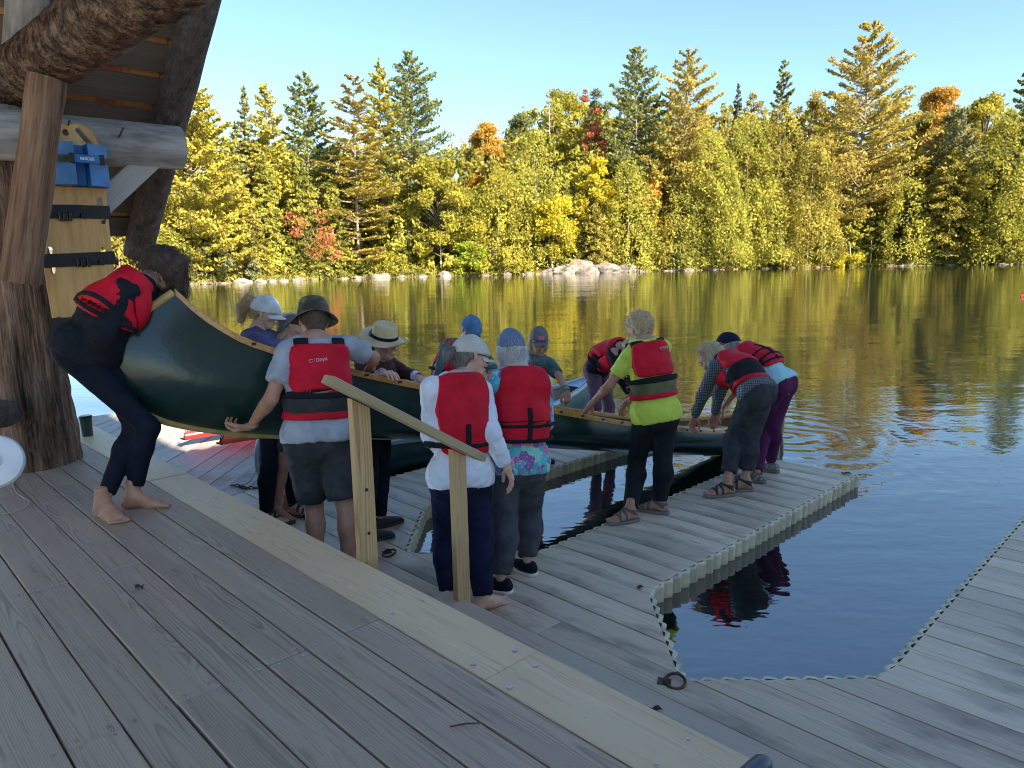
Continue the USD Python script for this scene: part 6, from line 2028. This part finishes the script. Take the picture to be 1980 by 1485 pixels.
            vv, ff = tube(lg, 0.0016, 5)
            obj('logo', (loc(apply(Mt, (vv, ff))[0]), ff), PGREY, vest)
            vv, ff = box(-0.010, 0.010, 0.001, 0.0016, 0.024, 0.0012)
            obj('logo_bar', (loc(apply(Mt, (vv, ff))[0]), ff), PGREY, vest)
    # ---- footwear
    for s in 'LR':
        M = FM[s].copy()
        fl = (1, -1, 1) if s == 'L' else (1, 1, 1)

        def put(name, VQ, mat, dz=0.0, parent=t):
            V, Q = VQ
            V = np.asarray(V) * fl
            Q = np.asarray(Q)[:, ::-1] if s == 'L' else np.asarray(Q)
            M2 = M.copy(); M2[2, 3] = sp['z'] + dz
            return obj(name, (loc(apply(M2, (V, Q))[0]), Q), mat, parent, smooth=50)
        if feet == 'shoe':
            so = put('shoe', SHOE[0], o['shoes'][0], 0.001)
            put('sole', SOLE, o['shoes'][1], 0.001, so)
        elif feet == 'sandal':
            so = put('sandal', STRAPS, o['shoes'][0], 0.020)
            put('sole', SOLE, o['shoes'][1], -0.001, so)
        elif feet == 'flip':
            so = put('flip_flop', SOLE, o['shoes'][1], -0.003)
    return t, J, FM


bb = lambda *v: list(v)
BLK = lambda vc, hw=0.014, tt=0.010, um=None, ws=0: (vc, hw, tt, C['black'], 'strap', um, ws)
PEOPLE = [
 ('leggings', 'barefoot woman with long dark hair, black jacket and leggings, holding the canoe end', dict(look=(0.45, 0.85, -0.75), hair=('drape', 'dark'), skin=SKIN_T, legs=(C['midnight'], 0.006, 0.88, 0.002), legname='leggings', shirt=(C['softshell'], 0.97, 0.022, 0.10, 0.008), cuff=('R', CUFF), feet='bare', bend=0.05, foot=1.02,
     vest=dict(kind='foam', v=(0.40, 1.0), t=0.045, w=(0.085, 0.092, 0.092, 0.088, 0.08), bands=[BLK(0.46)]), hdR=(0.35, 0.75, -0.75), pzR=(0.6, -0.5, 0.5))),
 ('purple', 'woman in white cap with blond ponytail and violet top, behind the raised canoe', dict(look=(0.62, 0.74, -0.38), hair=('pony', 'blond'), hat=('cap', C['white_cap']), skin=SKIN_P, legs=(C['midnight'], 0.012, 0.97, 0.004), shirt=(C['purple'], 0.97, 0.008, 0.04, 0.004), feet='sandal', shoes=(SAND_K, RUB_K))),
 ('grey_hair', 'grey haired person in flip-flops mostly hidden behind the man in the bucket hat', dict(look=(0.5, 0.8, -0.4), hair=('short', 'salt'), skin=SKIN_T, legs=(C['charcoal'], 0.014, -0.75, 0.003), legname='shorts', shirt=(C['teal_grey'], 0.5, 0.010, 0.04, 0.004), feet='flip', shoes=(FLIP, FLIP))),
 ('bucket', 'man in camouflage bucket hat, grey T-shirt and shorts, back turned, lifting the canoe', dict(look=(-0.88, 0.30, -0.38), hair=('short', 'dark'), hat=('bucket', C['camo']), skin=SKIN_T, girth=1.10, legs=(C['charcoal'], 0.020, -0.93, 0.006), legname='shorts', shirt=(C['grey_tee'], 0.36, 0.012, 0.02, 0.007), feet='sandal', shoes=(SAND_K, RUB_K),
     vest=dict(kind='mesh', v=(0.18, 0.96), t=0.055, w=(0.155, 0.165, 0.165, 0.155, 0.14), text=(618, 692), bands=[(0.37, 0.062, -0.018, C['mesh'], 'mesh_panel', None, 0), BLK(0.455, 0.017, -0.006), (0.25, 0.024, -0.012, C['red'], 'waist_belt', None, 0)]), hdL=(-0.55, -0.45, -0.15), pzL=(0.0, 0.0, -1.0))),
 ('straw', 'woman in straw hat, glasses and dark red plaid shirt leaning over the canoe', dict(look=(0.82, 0.34, -0.26), hair=('short', 'black'), hat=('straw', C['straw']), glasses='clear', skin=SKIN_P, legs=(C['midnight'], 0.012, 0.97, 0.004), shirt=(C['red_plaid'], 0.93, 0.010, 0.05, 0.005), cuff=('RL', C['white']), feet='shoe', shoes=(RUB_K, RUB_K))),
 ('blue_cap', 'man in blue cap and dark sunglasses bending over the canoe, in a teal shirt', dict(look=(0.80, -0.28, -0.55), hair=('short', 'salt'), hat=('cap', C['blue_cap']), glasses='dark', skin=SKIN_T, girth=1.05, legs=(C['slate'], 0.012, 0.97, 0.004), shirt=(C['teal'], 0.60, 0.012, 0.04, 0.005), feet='shoe', shoes=(RUB_K, RUB_K),
     vest=dict(kind='foam', v=(0.24, 0.98), t=0.050, bands=[BLK(0.4)]))),
 ('white_shirt', 'woman in stone cap with grey ponytail, white shirt and navy trousers, behind the handrail', dict(look=(0.30, 0.93, -0.30), hair=('bun', 'salt'), hat=('cap', C['stone_cap']), glasses='dark', skin=SKIN_P, girth=1.03, legs=(C['navy'], 0.020, 1.0, 0.007), shirt=(C['white'], 0.97, 0.018, 0.045, 0.009), feet='bare',
     vest=dict(kind='foam', v=(0.27, 1.0), t=0.060, w=(0.150, 0.160, 0.165, 0.155, 0.13), stem=(0.37, 0.55), stem_u=-0.02, bands=[BLK(0.37, 0.014, 0.010, None, 0)]))),
 ('floral', 'woman in faded blue cap with silver curls, bright floral shirt and slate trousers', dict(look=(-0.82, 0.50, -0.26), hair=('bob', 'silver'), hat=('cap', C['denim']), skin=SKIN_P, girth=1.10, legs=(C['slate'], 0.020, 0.93, 0.008), shirt=(C['floral'], 0.62, 0.014, 0.05, 0.006), feet='shoe', shoes=(C['midnight'], RUB_W),
     vest=dict(kind='foam', v=(0.27, 1.0), t=0.064, w=(0.150, 0.160, 0.168, 0.155, 0.125), stem=(0.29, 0.62), bands=[BLK(0.46, 0.012, 0.010), BLK(0.30, 0.013, 0.010)]))),
 ('pink_patch', 'woman in grey cap with pink patch and teal T-shirt, one fist on the canoe', dict(look=(0.76, -0.60, -0.22), hair=('bob', 'sandy'), hat=('cap', C['grey_cap'], C['pink']), skin=SKIN_T, legs=(C['charcoal'], 0.012, 0.97, 0.004), shirt=(C['teal_grey'], 0.40, 0.010, 0.04, 0.005), feet='shoe', shoes=(RUB_K, RUB_K),
     vest=dict(kind='foam', v=(0.24, 0.98), t=0.050, bands=[BLK(0.42)]), cuff=('L', TEALB), hdL=(0.25, -0.1, -1.0))),
 ('mauve', 'person in dark jacket and mauve trousers bending low, hidden behind the woman in yellow', dict(look=(0.80, 0.3, -0.55), hair=('short', 'sandy'), skin=SKIN_T, legs=(C['mauve'], 0.010, 0.97, 0.004), shirt=(C['softshell'], 0.97, 0.012, -0.03, 0.006), feet='shoe', shoes=(RUB_K, RUB_K), bend=0.05,
     vest=dict(kind='foam', v=(0.26, 1.0), t=0.050, bands=[BLK(0.40)]))),
 ('yellow', 'curly haired woman in lime yellow T-shirt and black trousers on the finger dock', dict(look=(-0.93, 0.05, -0.42), hair=('curly', 'sandy'), skin=SKIN_T, girth=1.05, legs=(C['black'], 0.018, 0.95, 0.004), shirt=(C['yellow'], 0.34, 0.012, 0.055, 0.006), feet='sandal', shoes=(SAND_B, RUB_G),
     vest=dict(kind='mesh', v=(0.22, 1.0), t=0.055, w=(0.15, 0.155, 0.158, 0.148, 0.13), text=(1290, 672), bands=[(0.40, 0.060, -0.018, C['olive_mesh'], 'mesh_panel', None, -1), BLK(0.49, 0.015, -0.006), (0.285, 0.022, -0.010, C['red'], 'waist_belt', None, 0)]))),
 ('blonde', 'blonde woman in black check shirt and grey capri trousers, bending over the canoe', dict(look=(-0.83, -0.52, -0.36), hair=('long', 'sandy'), skin=SKIN_T, legs=(C['charcoal'], 0.018, 0.72, 0.009), shirt=(C['check'], 0.96, 0.010, 0.03, 0.005), feet='sandal', shoes=(SAND_K, RUB_G), bend=0.05,
     vest=dict(kind='mesh', v=(0.20, 1.0), t=0.052, bands=[(0.39, 0.070, -0.016, C['black'], 'mesh_panel', None, 0), (0.24, 0.022, -0.010, C['red'], 'waist_belt', None, 0)]))),
 ('plum', 'person in navy cap, pale blue shirt and plum leggings, farthest out on the finger dock', dict(look=(-0.88, -0.18, -0.48), hair=('short', 'grey'), hat=('cap', C['navy_cap']), skin=SKIN_T, legs=(C['plum'], 0.008, 0.97, 0.003), shirt=(C['sky'], 0.36, 0.012, 0.035, 0.005), feet='shoe', shoes=(TRAIL, RUB_G), bend=0.05,
     vest=dict(kind='foam', v=(0.34, 1.0), t=0.052, stem=(0.40, 0.86), bands=[BLK(0.44, 0.012, 0.010), BLK(0.62, 0.012, 0.010)]))),
]
POSES = {}
for key, label, o in PEOPLE:
    POSES[key] = person(key, label, o)
# ------------------------------------------------------------------ canoes and kayaks
g = G('green_canvas_hull')
c = g.n('texture_coordinate').object
nz = g.noise(c, 3.0, 4.0, 0.6).fac
sc = g.noise(g.map(c, scale=(3, 30, 30)), 1.0, 3.0, 0.7).fac
GREENH = g.done(base_color=g.mix(g.rng(sc, 0.62, 0.75, 0.0, 0.25), g.ramp(nz, [(0.3, (0.0045, 0.020, 0.017)), (0.7, (0.008, 0.031, 0.026))]), (0.06, 0.10, 0.09)), roughness=0.22, specular_ior_level=0.5, normal=g.bump(g.noise(c, 7, 3, 0.6).fac, 0.12, 0.02))
g = G('green_plastic_hull')
c = g.n('texture_coordinate').object
nz = g.noise(c, 3.0, 4.0, 0.6).fac
GREENP = g.done(base_color=g.ramp(nz, [(0.3, (0.010, 0.048, 0.040)), (0.7, (0.020, 0.075, 0.062))]), roughness=0.38)
g = G('honey_ash_trim')
c = g.n('texture_coordinate').object
nz = g.noise(g.map(c, scale=(2, 40, 40)), 1.0, 3.0, 0.6).fac
hole = g.noise(c, 6, 3, 0.6).fac
ASH = g.done(base_color=g.mix(g.rng(hole, 0.6, 0.72, 0, 0.6), g.ramp(nz, [(0.3, (0.34, 0.155, 0.035)), (0.7, (0.52, 0.27, 0.075))]), (0.16, 0.07, 0.025)), roughness=0.35, coat_weight=0.3)
g = G('tan_keel_strip'); nz = g.noise(g.n('texture_coordinate').object, 14, 3).fac
STEMB = g.done(base_color=g.ramp(nz, [(0.3, (0.36, 0.24, 0.08)), (0.7, (0.50, 0.37, 0.15))]), roughness=0.5)
g = G('canoe_planking'); nz = g.noise(g.map(g.n('texture_coordinate').object, scale=(3, 30, 30)), 1.0, 3.0).fac
PLANKING = g.done(base_color=g.ramp(nz, [(0.3, (0.12, 0.065, 0.03)), (0.7, (0.21, 0.125, 0.06))]), roughness=0.5)
g = G('canoe_rib'); RIB = g.done(base_color=(0.16, 0.095, 0.045), roughness=0.5)
g = G('pale_paddle_wood'); PADW = g.done(base_color=(0.50, 0.40, 0.26), roughness=0.5)
g = G('blue_grey_aluminium'); ALU = g.done(base_color=(0.30, 0.36, 0.43), metallic=0.3, roughness=0.4)
g = G('tan_liner'); TANL = g.done(base_color=(0.36, 0.28, 0.19), roughness=0.6)


def canoe(name, label, A, D, sheer, keel, lprof, rprof, beam, mats, nribs=34, thwarts=(0.3, 0.5, 0.7), pw=0.62):
    """A on plan is the point s = 0; D the direction of s. sheer, keel: (s, z); lprof, rprof: (z, s) of the two stems from the top down."""
    hullm, trim, strip_, inner, ribm = mats
    D = unit((*D, 0))
    Nn = np.array([D[1], -D[0], 0])
    base = np.array([A[0], A[1], 0.0])
    t = thing(name, label, 'canoe', base)
    S = lambda s, tab: np.interp(s, *np.array(tab).T)
    from scipy.interpolate import PchipInterpolator
    sh, kl = PchipInterpolator(*np.array(sheer).T), PchipInterpolator(*np.array(keel).T)

    def prof(tab):
        tab = sorted(tab)
        return PchipInterpolator(*np.array(tab).T)
    lp, rp = prof(lprof), prof(rprof)
    nt, nq = 61, 15
    T = 0.5 - 0.5 * np.cos(np.linspace(0, 1, nt) * np.pi) * (0.35) - 0.65 * (0.5 - np.linspace(0, 1, nt))
    T = (T - T[0]) / (T[-1] - T[0])
    q = np.sin(np.linspace(0, np.pi / 2, nq)) ** 0.9
    zl0, zl1 = max(p[0] for p in lprof), min(p[0] for p in lprof)
    zr0, zr1 = max(p[0] for p in rprof), min(p[0] for p in rprof)
    xl = lp(zl0 + (zl1 - zl0) * q); xr = rp(zr0 + (zr1 - zr0) * q)
    w = beam * np.sin(np.pi * T) ** pw
    w = np.maximum(w, 0.004)

    def surf(off):
        P = np.zeros((nt, 2 * nq - 1, 3))
        for i in range(nt):
            x = xl + (xr - xl) * T[i]
            z0 = zl0 if i == 0 else zr0 if i == nt - 1 else float(sh(np.clip(x[0], sheer[0][0], sheer[-1][0])))
            z1 = zl1 if i == 0 else zr1 if i == nt - 1 else float(kl(np.clip(x[-1], keel[0][0], keel[-1][0])))
            sq = 2.6 - 1.4 * abs(2 * T[i] - 1) ** 2
            y = max(w[i] - off, 0.001) * np.clip(1 - q ** sq, 0, 1) ** (1 / 1.9) * (1 + 0.05 * np.sin(np.pi * q))
            zz = z0 + (z1 + off - z0) * q
            row = [D * x[j] + Nn * y[j] + (0, 0, zz[j]) for j in range(nq)] + [D * x[j] - Nn * y[j] + (0, 0, zz[j]) for j in range(nq - 2, -1, -1)]
            P[i] = row
        return P
    P0 = surf(0.0); P1 = surf(0.014)
    m = 2 * nq - 1
    i, j = np.meshgrid(np.arange(nt - 1), np.arange(m - 1), indexing='ij')
    a = (i * m + j).ravel()
    Q = np.stack([a, a + 1, a + m + 1, a + m], 1)
    obj('hull', (P0.reshape(-1, 3), Q), hullm, t, smooth=60)
    obj('lining', (P1.reshape(-1, 3), Q[:, ::-1]), inner, t, smooth=60)
    for side in (0, m - 1):
        e = P0[:, side]; sg = 1 if side == 0 else -1
        pts = e + (0, 0, 0.004)
        for off, nm in ((0.010, 'outwale'), (-0.022, 'inwale')):
            L_ = pts + Nn * sg * off * np.clip(np.sin(np.pi * T) * 8, 0, 1)[:, None]
            mb = MB()
            hw, hh = 0.010, 0.021
            rows = []
            for o1, o2 in ((-hw, -hh), (hw, -hh), (hw, hh * 0.6), (hw * 0.5, hh), (-hw * 0.5, hh), (-hw, hh * 0.6)):
                rows.append(L_ + Nn * sg * o1 + (0, 0, o2 - 0.006))
            R = np.stack(rows, 1).reshape(-1, 3)
            ii, jj = np.meshgrid(np.arange(nt - 1), np.arange(6), indexing='ij')
            qq = np.stack([ii * 6 + jj, (ii + 1) * 6 + jj, (ii + 1) * 6 + (jj + 1) % 6, ii * 6 + (jj + 1) % 6], -1).reshape(-1, 4)
            if sg < 0:
                qq = qq[:, ::-1]
            obj(nm, (R, qq), trim, t, smooth=35)
        if nribs:
            mb = MB()
            for f_ in np.linspace(0.06, 0.94, 26):
                p = np.array([np.interp(f_, T, pts[:, k]) for k in range(3)]) + Nn * sg * 0.0205
                M = frame(D, o=p)
                mb.add(*apply(M, slab(-0.016, 0.016, -0.002, 0.002, -0.011, 0.006, 0.0005)))
            tag(obj('scupper', mb.get(), RUB_K, t), kind='stuff')
    for row, zt in ((0, zl0), (nt - 1, zr0)):
        c_ = P0[row, :nq]
        out = -D if row == 0 else D
        ext = [c_]
        k = min(nt - 1, 16)
        kp = P0[1:k, nq - 1] if row == 0 else P0[nt - 2:nt - k:-1, nq - 1]
        pts = np.vstack([c_, kp])
        obj('stem_band', tube(pts + out * 0.010 - (0, 0, 0.006), np.r_[np.full(nq, 0.024), np.linspace(0.024, 0.010, len(kp))], 10), strip_, t, smooth=True)
        # small end deck
        kk = 7
        r_ = range(0, kk) if row == 0 else range(nt - 1, nt - 1 - kk, -1)
        top = np.array([P0[x, 0] for x in r_] + [P0[x, m - 1] for x in reversed(list(r_))]) + (0, 0, -0.004)
        n_ = len(top)
        obj('end_deck', (top, np.array([(x, x + 1, n_ - 2 - x, n_ - 1 - x) for x in range(kk - 1)])), trim, t)
    if nribs:
        for f_ in np.linspace(0.07, 0.93, nribs):
            row = np.array([[np.interp(f_, T, P1[:, jx, k]) for k in range(3)] for jx in range(m)])
            mb = MB()
            ctr = row.mean(0)
            inn = row + (ctr - row) * 0.012
            V = np.vstack([inn - D * 0.028, inn + D * 0.028])
            mm = len(inn)
            obj('rib', (V, np.array([(x, x + 1, mm + x + 1, mm + x) for x in range(mm - 1)])), ribm, t, smooth=60)
    for f_ in thwarts:
        a_ = np.array([np.interp(f_, T, P1[:, 0, k]) for k in range(3)]); b_ = np.array([np.interp(f_, T, P1[:, m - 1, k]) for k in range(3)])
        M = frame(b_ - a_, o=(a_ + b_) / 2 - (0, 0, 0.03))
        L_ = np.linalg.norm(b_ - a_) / 2 - 0.01
        obj('thwart', apply(M, slab(-L_, L_, -0.03, 0.03, -0.012, 0.012, 0.004)), trim, t)
    for f_ in (0.16, 0.84):
        a_ = np.array([np.interp(f_, T, P1[:, 1, k]) for k in range(3)]); b_ = np.array([np.interp(f_, T, P1[:, m - 2, k]) for k in range(3)])
        M = frame(b_ - a_, o=(a_ + b_) / 2 - (0, 0, 0.05))
        L_ = np.linalg.norm(b_ - a_) / 2 - 0.012
        obj('seat', apply(M, slab(-L_, L_, -0.11, 0.11, -0.012, 0.012, 0.004)), trim, t)
    return t, P0, T


CA, CB = np.array([-4.5, 1.6]), np.array([-3.8, 7.8])
CD = unit(CB - CA)
canoe1, HULL1, T1 = canoe('canoe', 'long dark green canoe with honey wooden gunwales being slid from deck to water', CA, CD,
    [(-0.02, 1.22), (0.09, 1.085), (0.2, 0.99), (0.30, 0.92), (0.47, 0.84), (0.9, 0.68), (1.44, 0.51), (2.5, 0.21), (3.62, -0.09), (5.04, -0.37), (5.9, -0.42), (6.41, -0.34)],
    [(0.09, 0.37), (0.37, 0.29), (1.2, 0.13), (2.7, -0.20), (3.6, -0.40), (5.0, -0.70), (5.9, -0.84), (6.25, -0.86)],
    [(1.22, -0.02), (1.10, -0.21), (0.98, -0.345), (0.85, -0.39), (0.77, -0.39), (0.63, -0.34), (0.49, -0.20), (0.42, -0.05), (0.37, 0.09)],
    [(-0.34, 6.41), (-0.50, 6.50), (-0.66, 6.50), (-0.80, 6.42), (-0.86, 6.25)], 0.45, (GREENH, ASH, STEMB, PLANKING, RIB))
canoe2, HULL2, T2 = canoe('canoe', 'green canoe with blue grey aluminium rims, tied in the slip behind the wooden one', (-6.25, 2.82), (0.0, 1.0),
    [(0.0, -0.20), (0.4, -0.30), (1.2, -0.40), (2.3, -0.44), (3.4, -0.40), (4.2, -0.31), (4.68, -0.22)],
    [(0.25, -0.80), (1.0, -0.84), (2.3, -0.85), (3.6, -0.84), (4.4, -0.80)],
    [(-0.20, 0.0), (-0.40, -0.04), (-0.60, 0.0), (-0.80, 0.25)], [(-0.22, 4.68), (-0.40, 4.72), (-0.60, 4.66), (-0.80, 4.40)], 0.44, (GREENP, ALU, ALU, TANL, TANL), 0, (0.35, 0.65))
# paddles lying in the canoe
for (f0, f1, y0, y1, lab) in ((0.50, 0.66, -0.30, 0.30, 'pale wooden paddle lying across the middle of the wooden canoe'), (0.64, 0.80, -0.28, 0.28, 'pale wooden paddle lying in the lake end of the wooden canoe')):
    def inside(f, y):
        k = np.array([np.interp(f, T1, HULL1[:, 0, c_]) for c_ in range(3)]); l = np.array([np.interp(f, T1, HULL1[:, -1, c_]) for c_ in range(3)])
        return k + (l - k) * (0.5 - y) + (CA[0], CA[1], -0.05)
    a, b = inside(f0, y0), inside(f1, y1)
    t = thing('paddle', lab, 'paddle', a)
    u_ = unit(b - a); L_ = np.linalg.norm(b - a)
    obj('shaft', tube(np.array([(0, 0, 0), u_ * L_ * 0.72]), 0.015, 10), PADW, t, smooth=True)
    M = frame(u_, o=u_ * L_ * 0.85)
    obj('blade', apply(M, box(0, 0, 0, 0.5, 0.15, 0.012, 0.004)), PADW, t)
    obj('grip', tube(np.array([(0, 0, 0), -u_ * 0.05]), [0.016, 0.024], 10), PADW, t, smooth=True)
# painter rope from the second canoe to the chain
p0 = np.array([-6.25, 2.83, -0.30]); p1 = np.array([-6.40, 2.68, -0.63])
s_ = np.linspace(0, 1, 14)
rp_ = p0 + (p1 - p0) * s_[:, None] + np.c_[0 * s_, 0 * s_, -0.10 * np.sin(np.pi * s_)]
tag(obj('painter_rope', tube(rp_, 0.005, 6), ROPE, None, smooth=True), 'short rope tying the aluminium rimmed canoe to the dock', 'rope')


def kayak(label, a, b, hull_mat, deck_mat, wid=0.31, hgt=0.30, z=Z_DOCK):
    a, b = np.array([*a, z]), np.array([*b, z])
    D = unit(b - a); N_ = np.array([D[1], -D[0], 0]); L_ = np.linalg.norm(b - a)
    t = thing('kayak', label, 'kayak', a)
    n, m = 33, 20
    T = np.linspace(0, 1, n)
    w = wid * np.sin(np.pi * np.clip(T, 0.004, 0.996)) ** 0.75
    up = 0.05 * np.abs(2 * T - 1) ** 3.2
    ang = np.arange(m) * 2 * np.pi / m
    V = []
    for i in range(n):
        hh = hgt * (0.5 + 0.1 * np.sin(np.pi * T[i])) * min(1.0, 0.35 + 2.2 * min(T[i], 1 - T[i]))
        sec = np.c_[w[i] * np.cos(ang), np.where(np.sin(ang) > 0, hh * 0.75 * np.sin(ang) * (1 - 0.2 * np.cos(ang) ** 2), hh * np.sin(ang) * 0.9)]
        V.append(D * (T[i] * L_) + N_ * sec[:, :1] + np.c_[0 * ang, 0 * ang, sec[:, 1] + hgt * 0.55 * (1 - 0.45 * abs(2 * T[i] - 1) ** 4) + up[i]])
    V = np.vstack(V)
    i, j = np.meshgrid(np.arange(n - 1), np.arange(m), indexing='ij')
    q = np.stack([i * m + j, i * m + (j + 1) % m, (i + 1) * m + (j + 1) % m, (i + 1) * m + j], -1).reshape(-1, 4)
    half = (q % m)[:, 0] < m // 2
    obj('hull', (V, q[~half]), hull_mat, t, smooth=50)
    dk = obj('deck', (V, q[half]), deck_mat, t, smooth=50)
    a_ = np.linspace(0, 2 * np.pi, 25)
    rim = D * (L_ * 0.47) + D * (0.42 * np.cos(a_))[:, None] + N_ * (0.20 * np.sin(a_))[:, None] + np.c_[0 * a_, 0 * a_, 0 * a_ + hgt * 1.02]
    obj('cockpit_rim', tube(rim, 0.018, 7, caps=False), RUB_K, t, smooth=True)
    obj('cockpit', (np.vstack([rim[:-1], rim.mean(0)[None]]), np.array([(k, (k + 1) % 24, 24) for k in range(24)])), RUB_K, t)
    for end in (0.015, 0.985):
        c_ = D * (end * L_) + (0, 0, hgt * 0.55 + 0.05)
        s_ = np.linspace(0, np.pi, 9)
        out = -1 if end < 0.5 else 1
        lp = c_ + D * (out * 0.07 * np.sin(s_))[:, None] + np.c_[0 * s_, 0 * s_, 0.02 - 0.12 * np.sin(s_)] + N_ * (0.02 * np.cos(s_))[:, None]
        obj('handle_loop', tube(lp, 0.006, 6), RUB_K, t, smooth=True)
        obj('toggle', tube(np.array([lp[4] - N_ * 0.05, lp[4] + N_ * 0.05]), 0.012, 8), RUB_K, t, smooth=True)
    return t


g = G('red_kayak_plastic'); KRED = g.done(base_color=(0.66, 0.022, 0.016), roughness=0.35)
g = G('orange_kayak_plastic'); KOR = g.done(base_color=(0.74, 0.10, 0.03), roughness=0.35)
g = G('blue_kayak_plastic'); KBL = g.done(base_color=(0.02, 0.16, 0.42), roughness=0.35)
kayak('bright red kayak lying on the sunlit left dock, nearest its edge', (-8.28, 2.86), (-8.95, 6.5), KRED, KRED)
kayak('orange kayak lying on the left dock between the red kayak and the slip', (-7.75, 3.05), (-8.2, 6.6), KOR, KOR)
kayak('blue kayak on the left dock, farthest left of the kayaks', (-9.35, 3.2), (-10.0, 6.9), KBL, KBL)
kp = at_z(1974, 574, Z_WATER)
kayak('small red kayak out on the lake at the right edge of the view', (kp[0], kp[1]), (kp[0] + 2.9, kp[1] + 2.6), KRED, KRED, z=Z_WATER - 0.09)

# ------------------------------------------------------------------ litter on the planks
g = G('dry_leaf'); LEAFB = g.done(base_color=(0.075, 0.035, 0.018), roughness=0.9)
for (u, v, z, sz, ang, lab) in ((1636, 916, Z_DOCK, 0.055, 0.4, 'dark curled leaf on the outer corner of the finger dock'), (1237, 1137, Z_DOCK, 0.030, 1.2, 'small brown leaf beside the corner of the right slip'), (270, 1137, 0.0, 0.030, 0.2, 'brown leaf scrap on a deck plank near the bottom left'), (1268, 1374, Z_TREAD, 0.030, 0.9, 'dark leaf scrap on the step')):
    c_ = at_z(u, v, z + 0.004)
    a = np.linspace(0, 2 * np.pi, 13)[:-1]
    rr_ = sz * (0.6 + 0.4 * np.abs(np.cos(a * 2.5)))
    V = np.c_[rr_ * np.cos(a), 0.6 * rr_ * np.sin(a), 0.012 * np.abs(np.sin(a * 1.5)) + 0.002]
    V = np.vstack([V, [0, 0, 0.004]])
    M = np.eye(4); M[:2, :2] = [[math.cos(ang), -math.sin(ang)], [math.sin(ang), math.cos(ang)]]; M[:3, 3] = c_
    tag(obj('dry_leaf', (V, np.array([(k, (k + 1) % 12, 12) for k in range(12)])), LEAFB, None, M=M), lab, 'leaf')
a, b = at_z(870, 1405, 0.006), at_z(928, 1398, 0.006)
tag(obj('twig', tube(np.array([a, (a + b) / 2 + (0, 0.004, 0.002), b]), [0.0022, 0.0025, 0.0014], 6), LEAFB, None, smooth=True), 'thin reddish twig lying across a gap in the deck planks', 'twig')
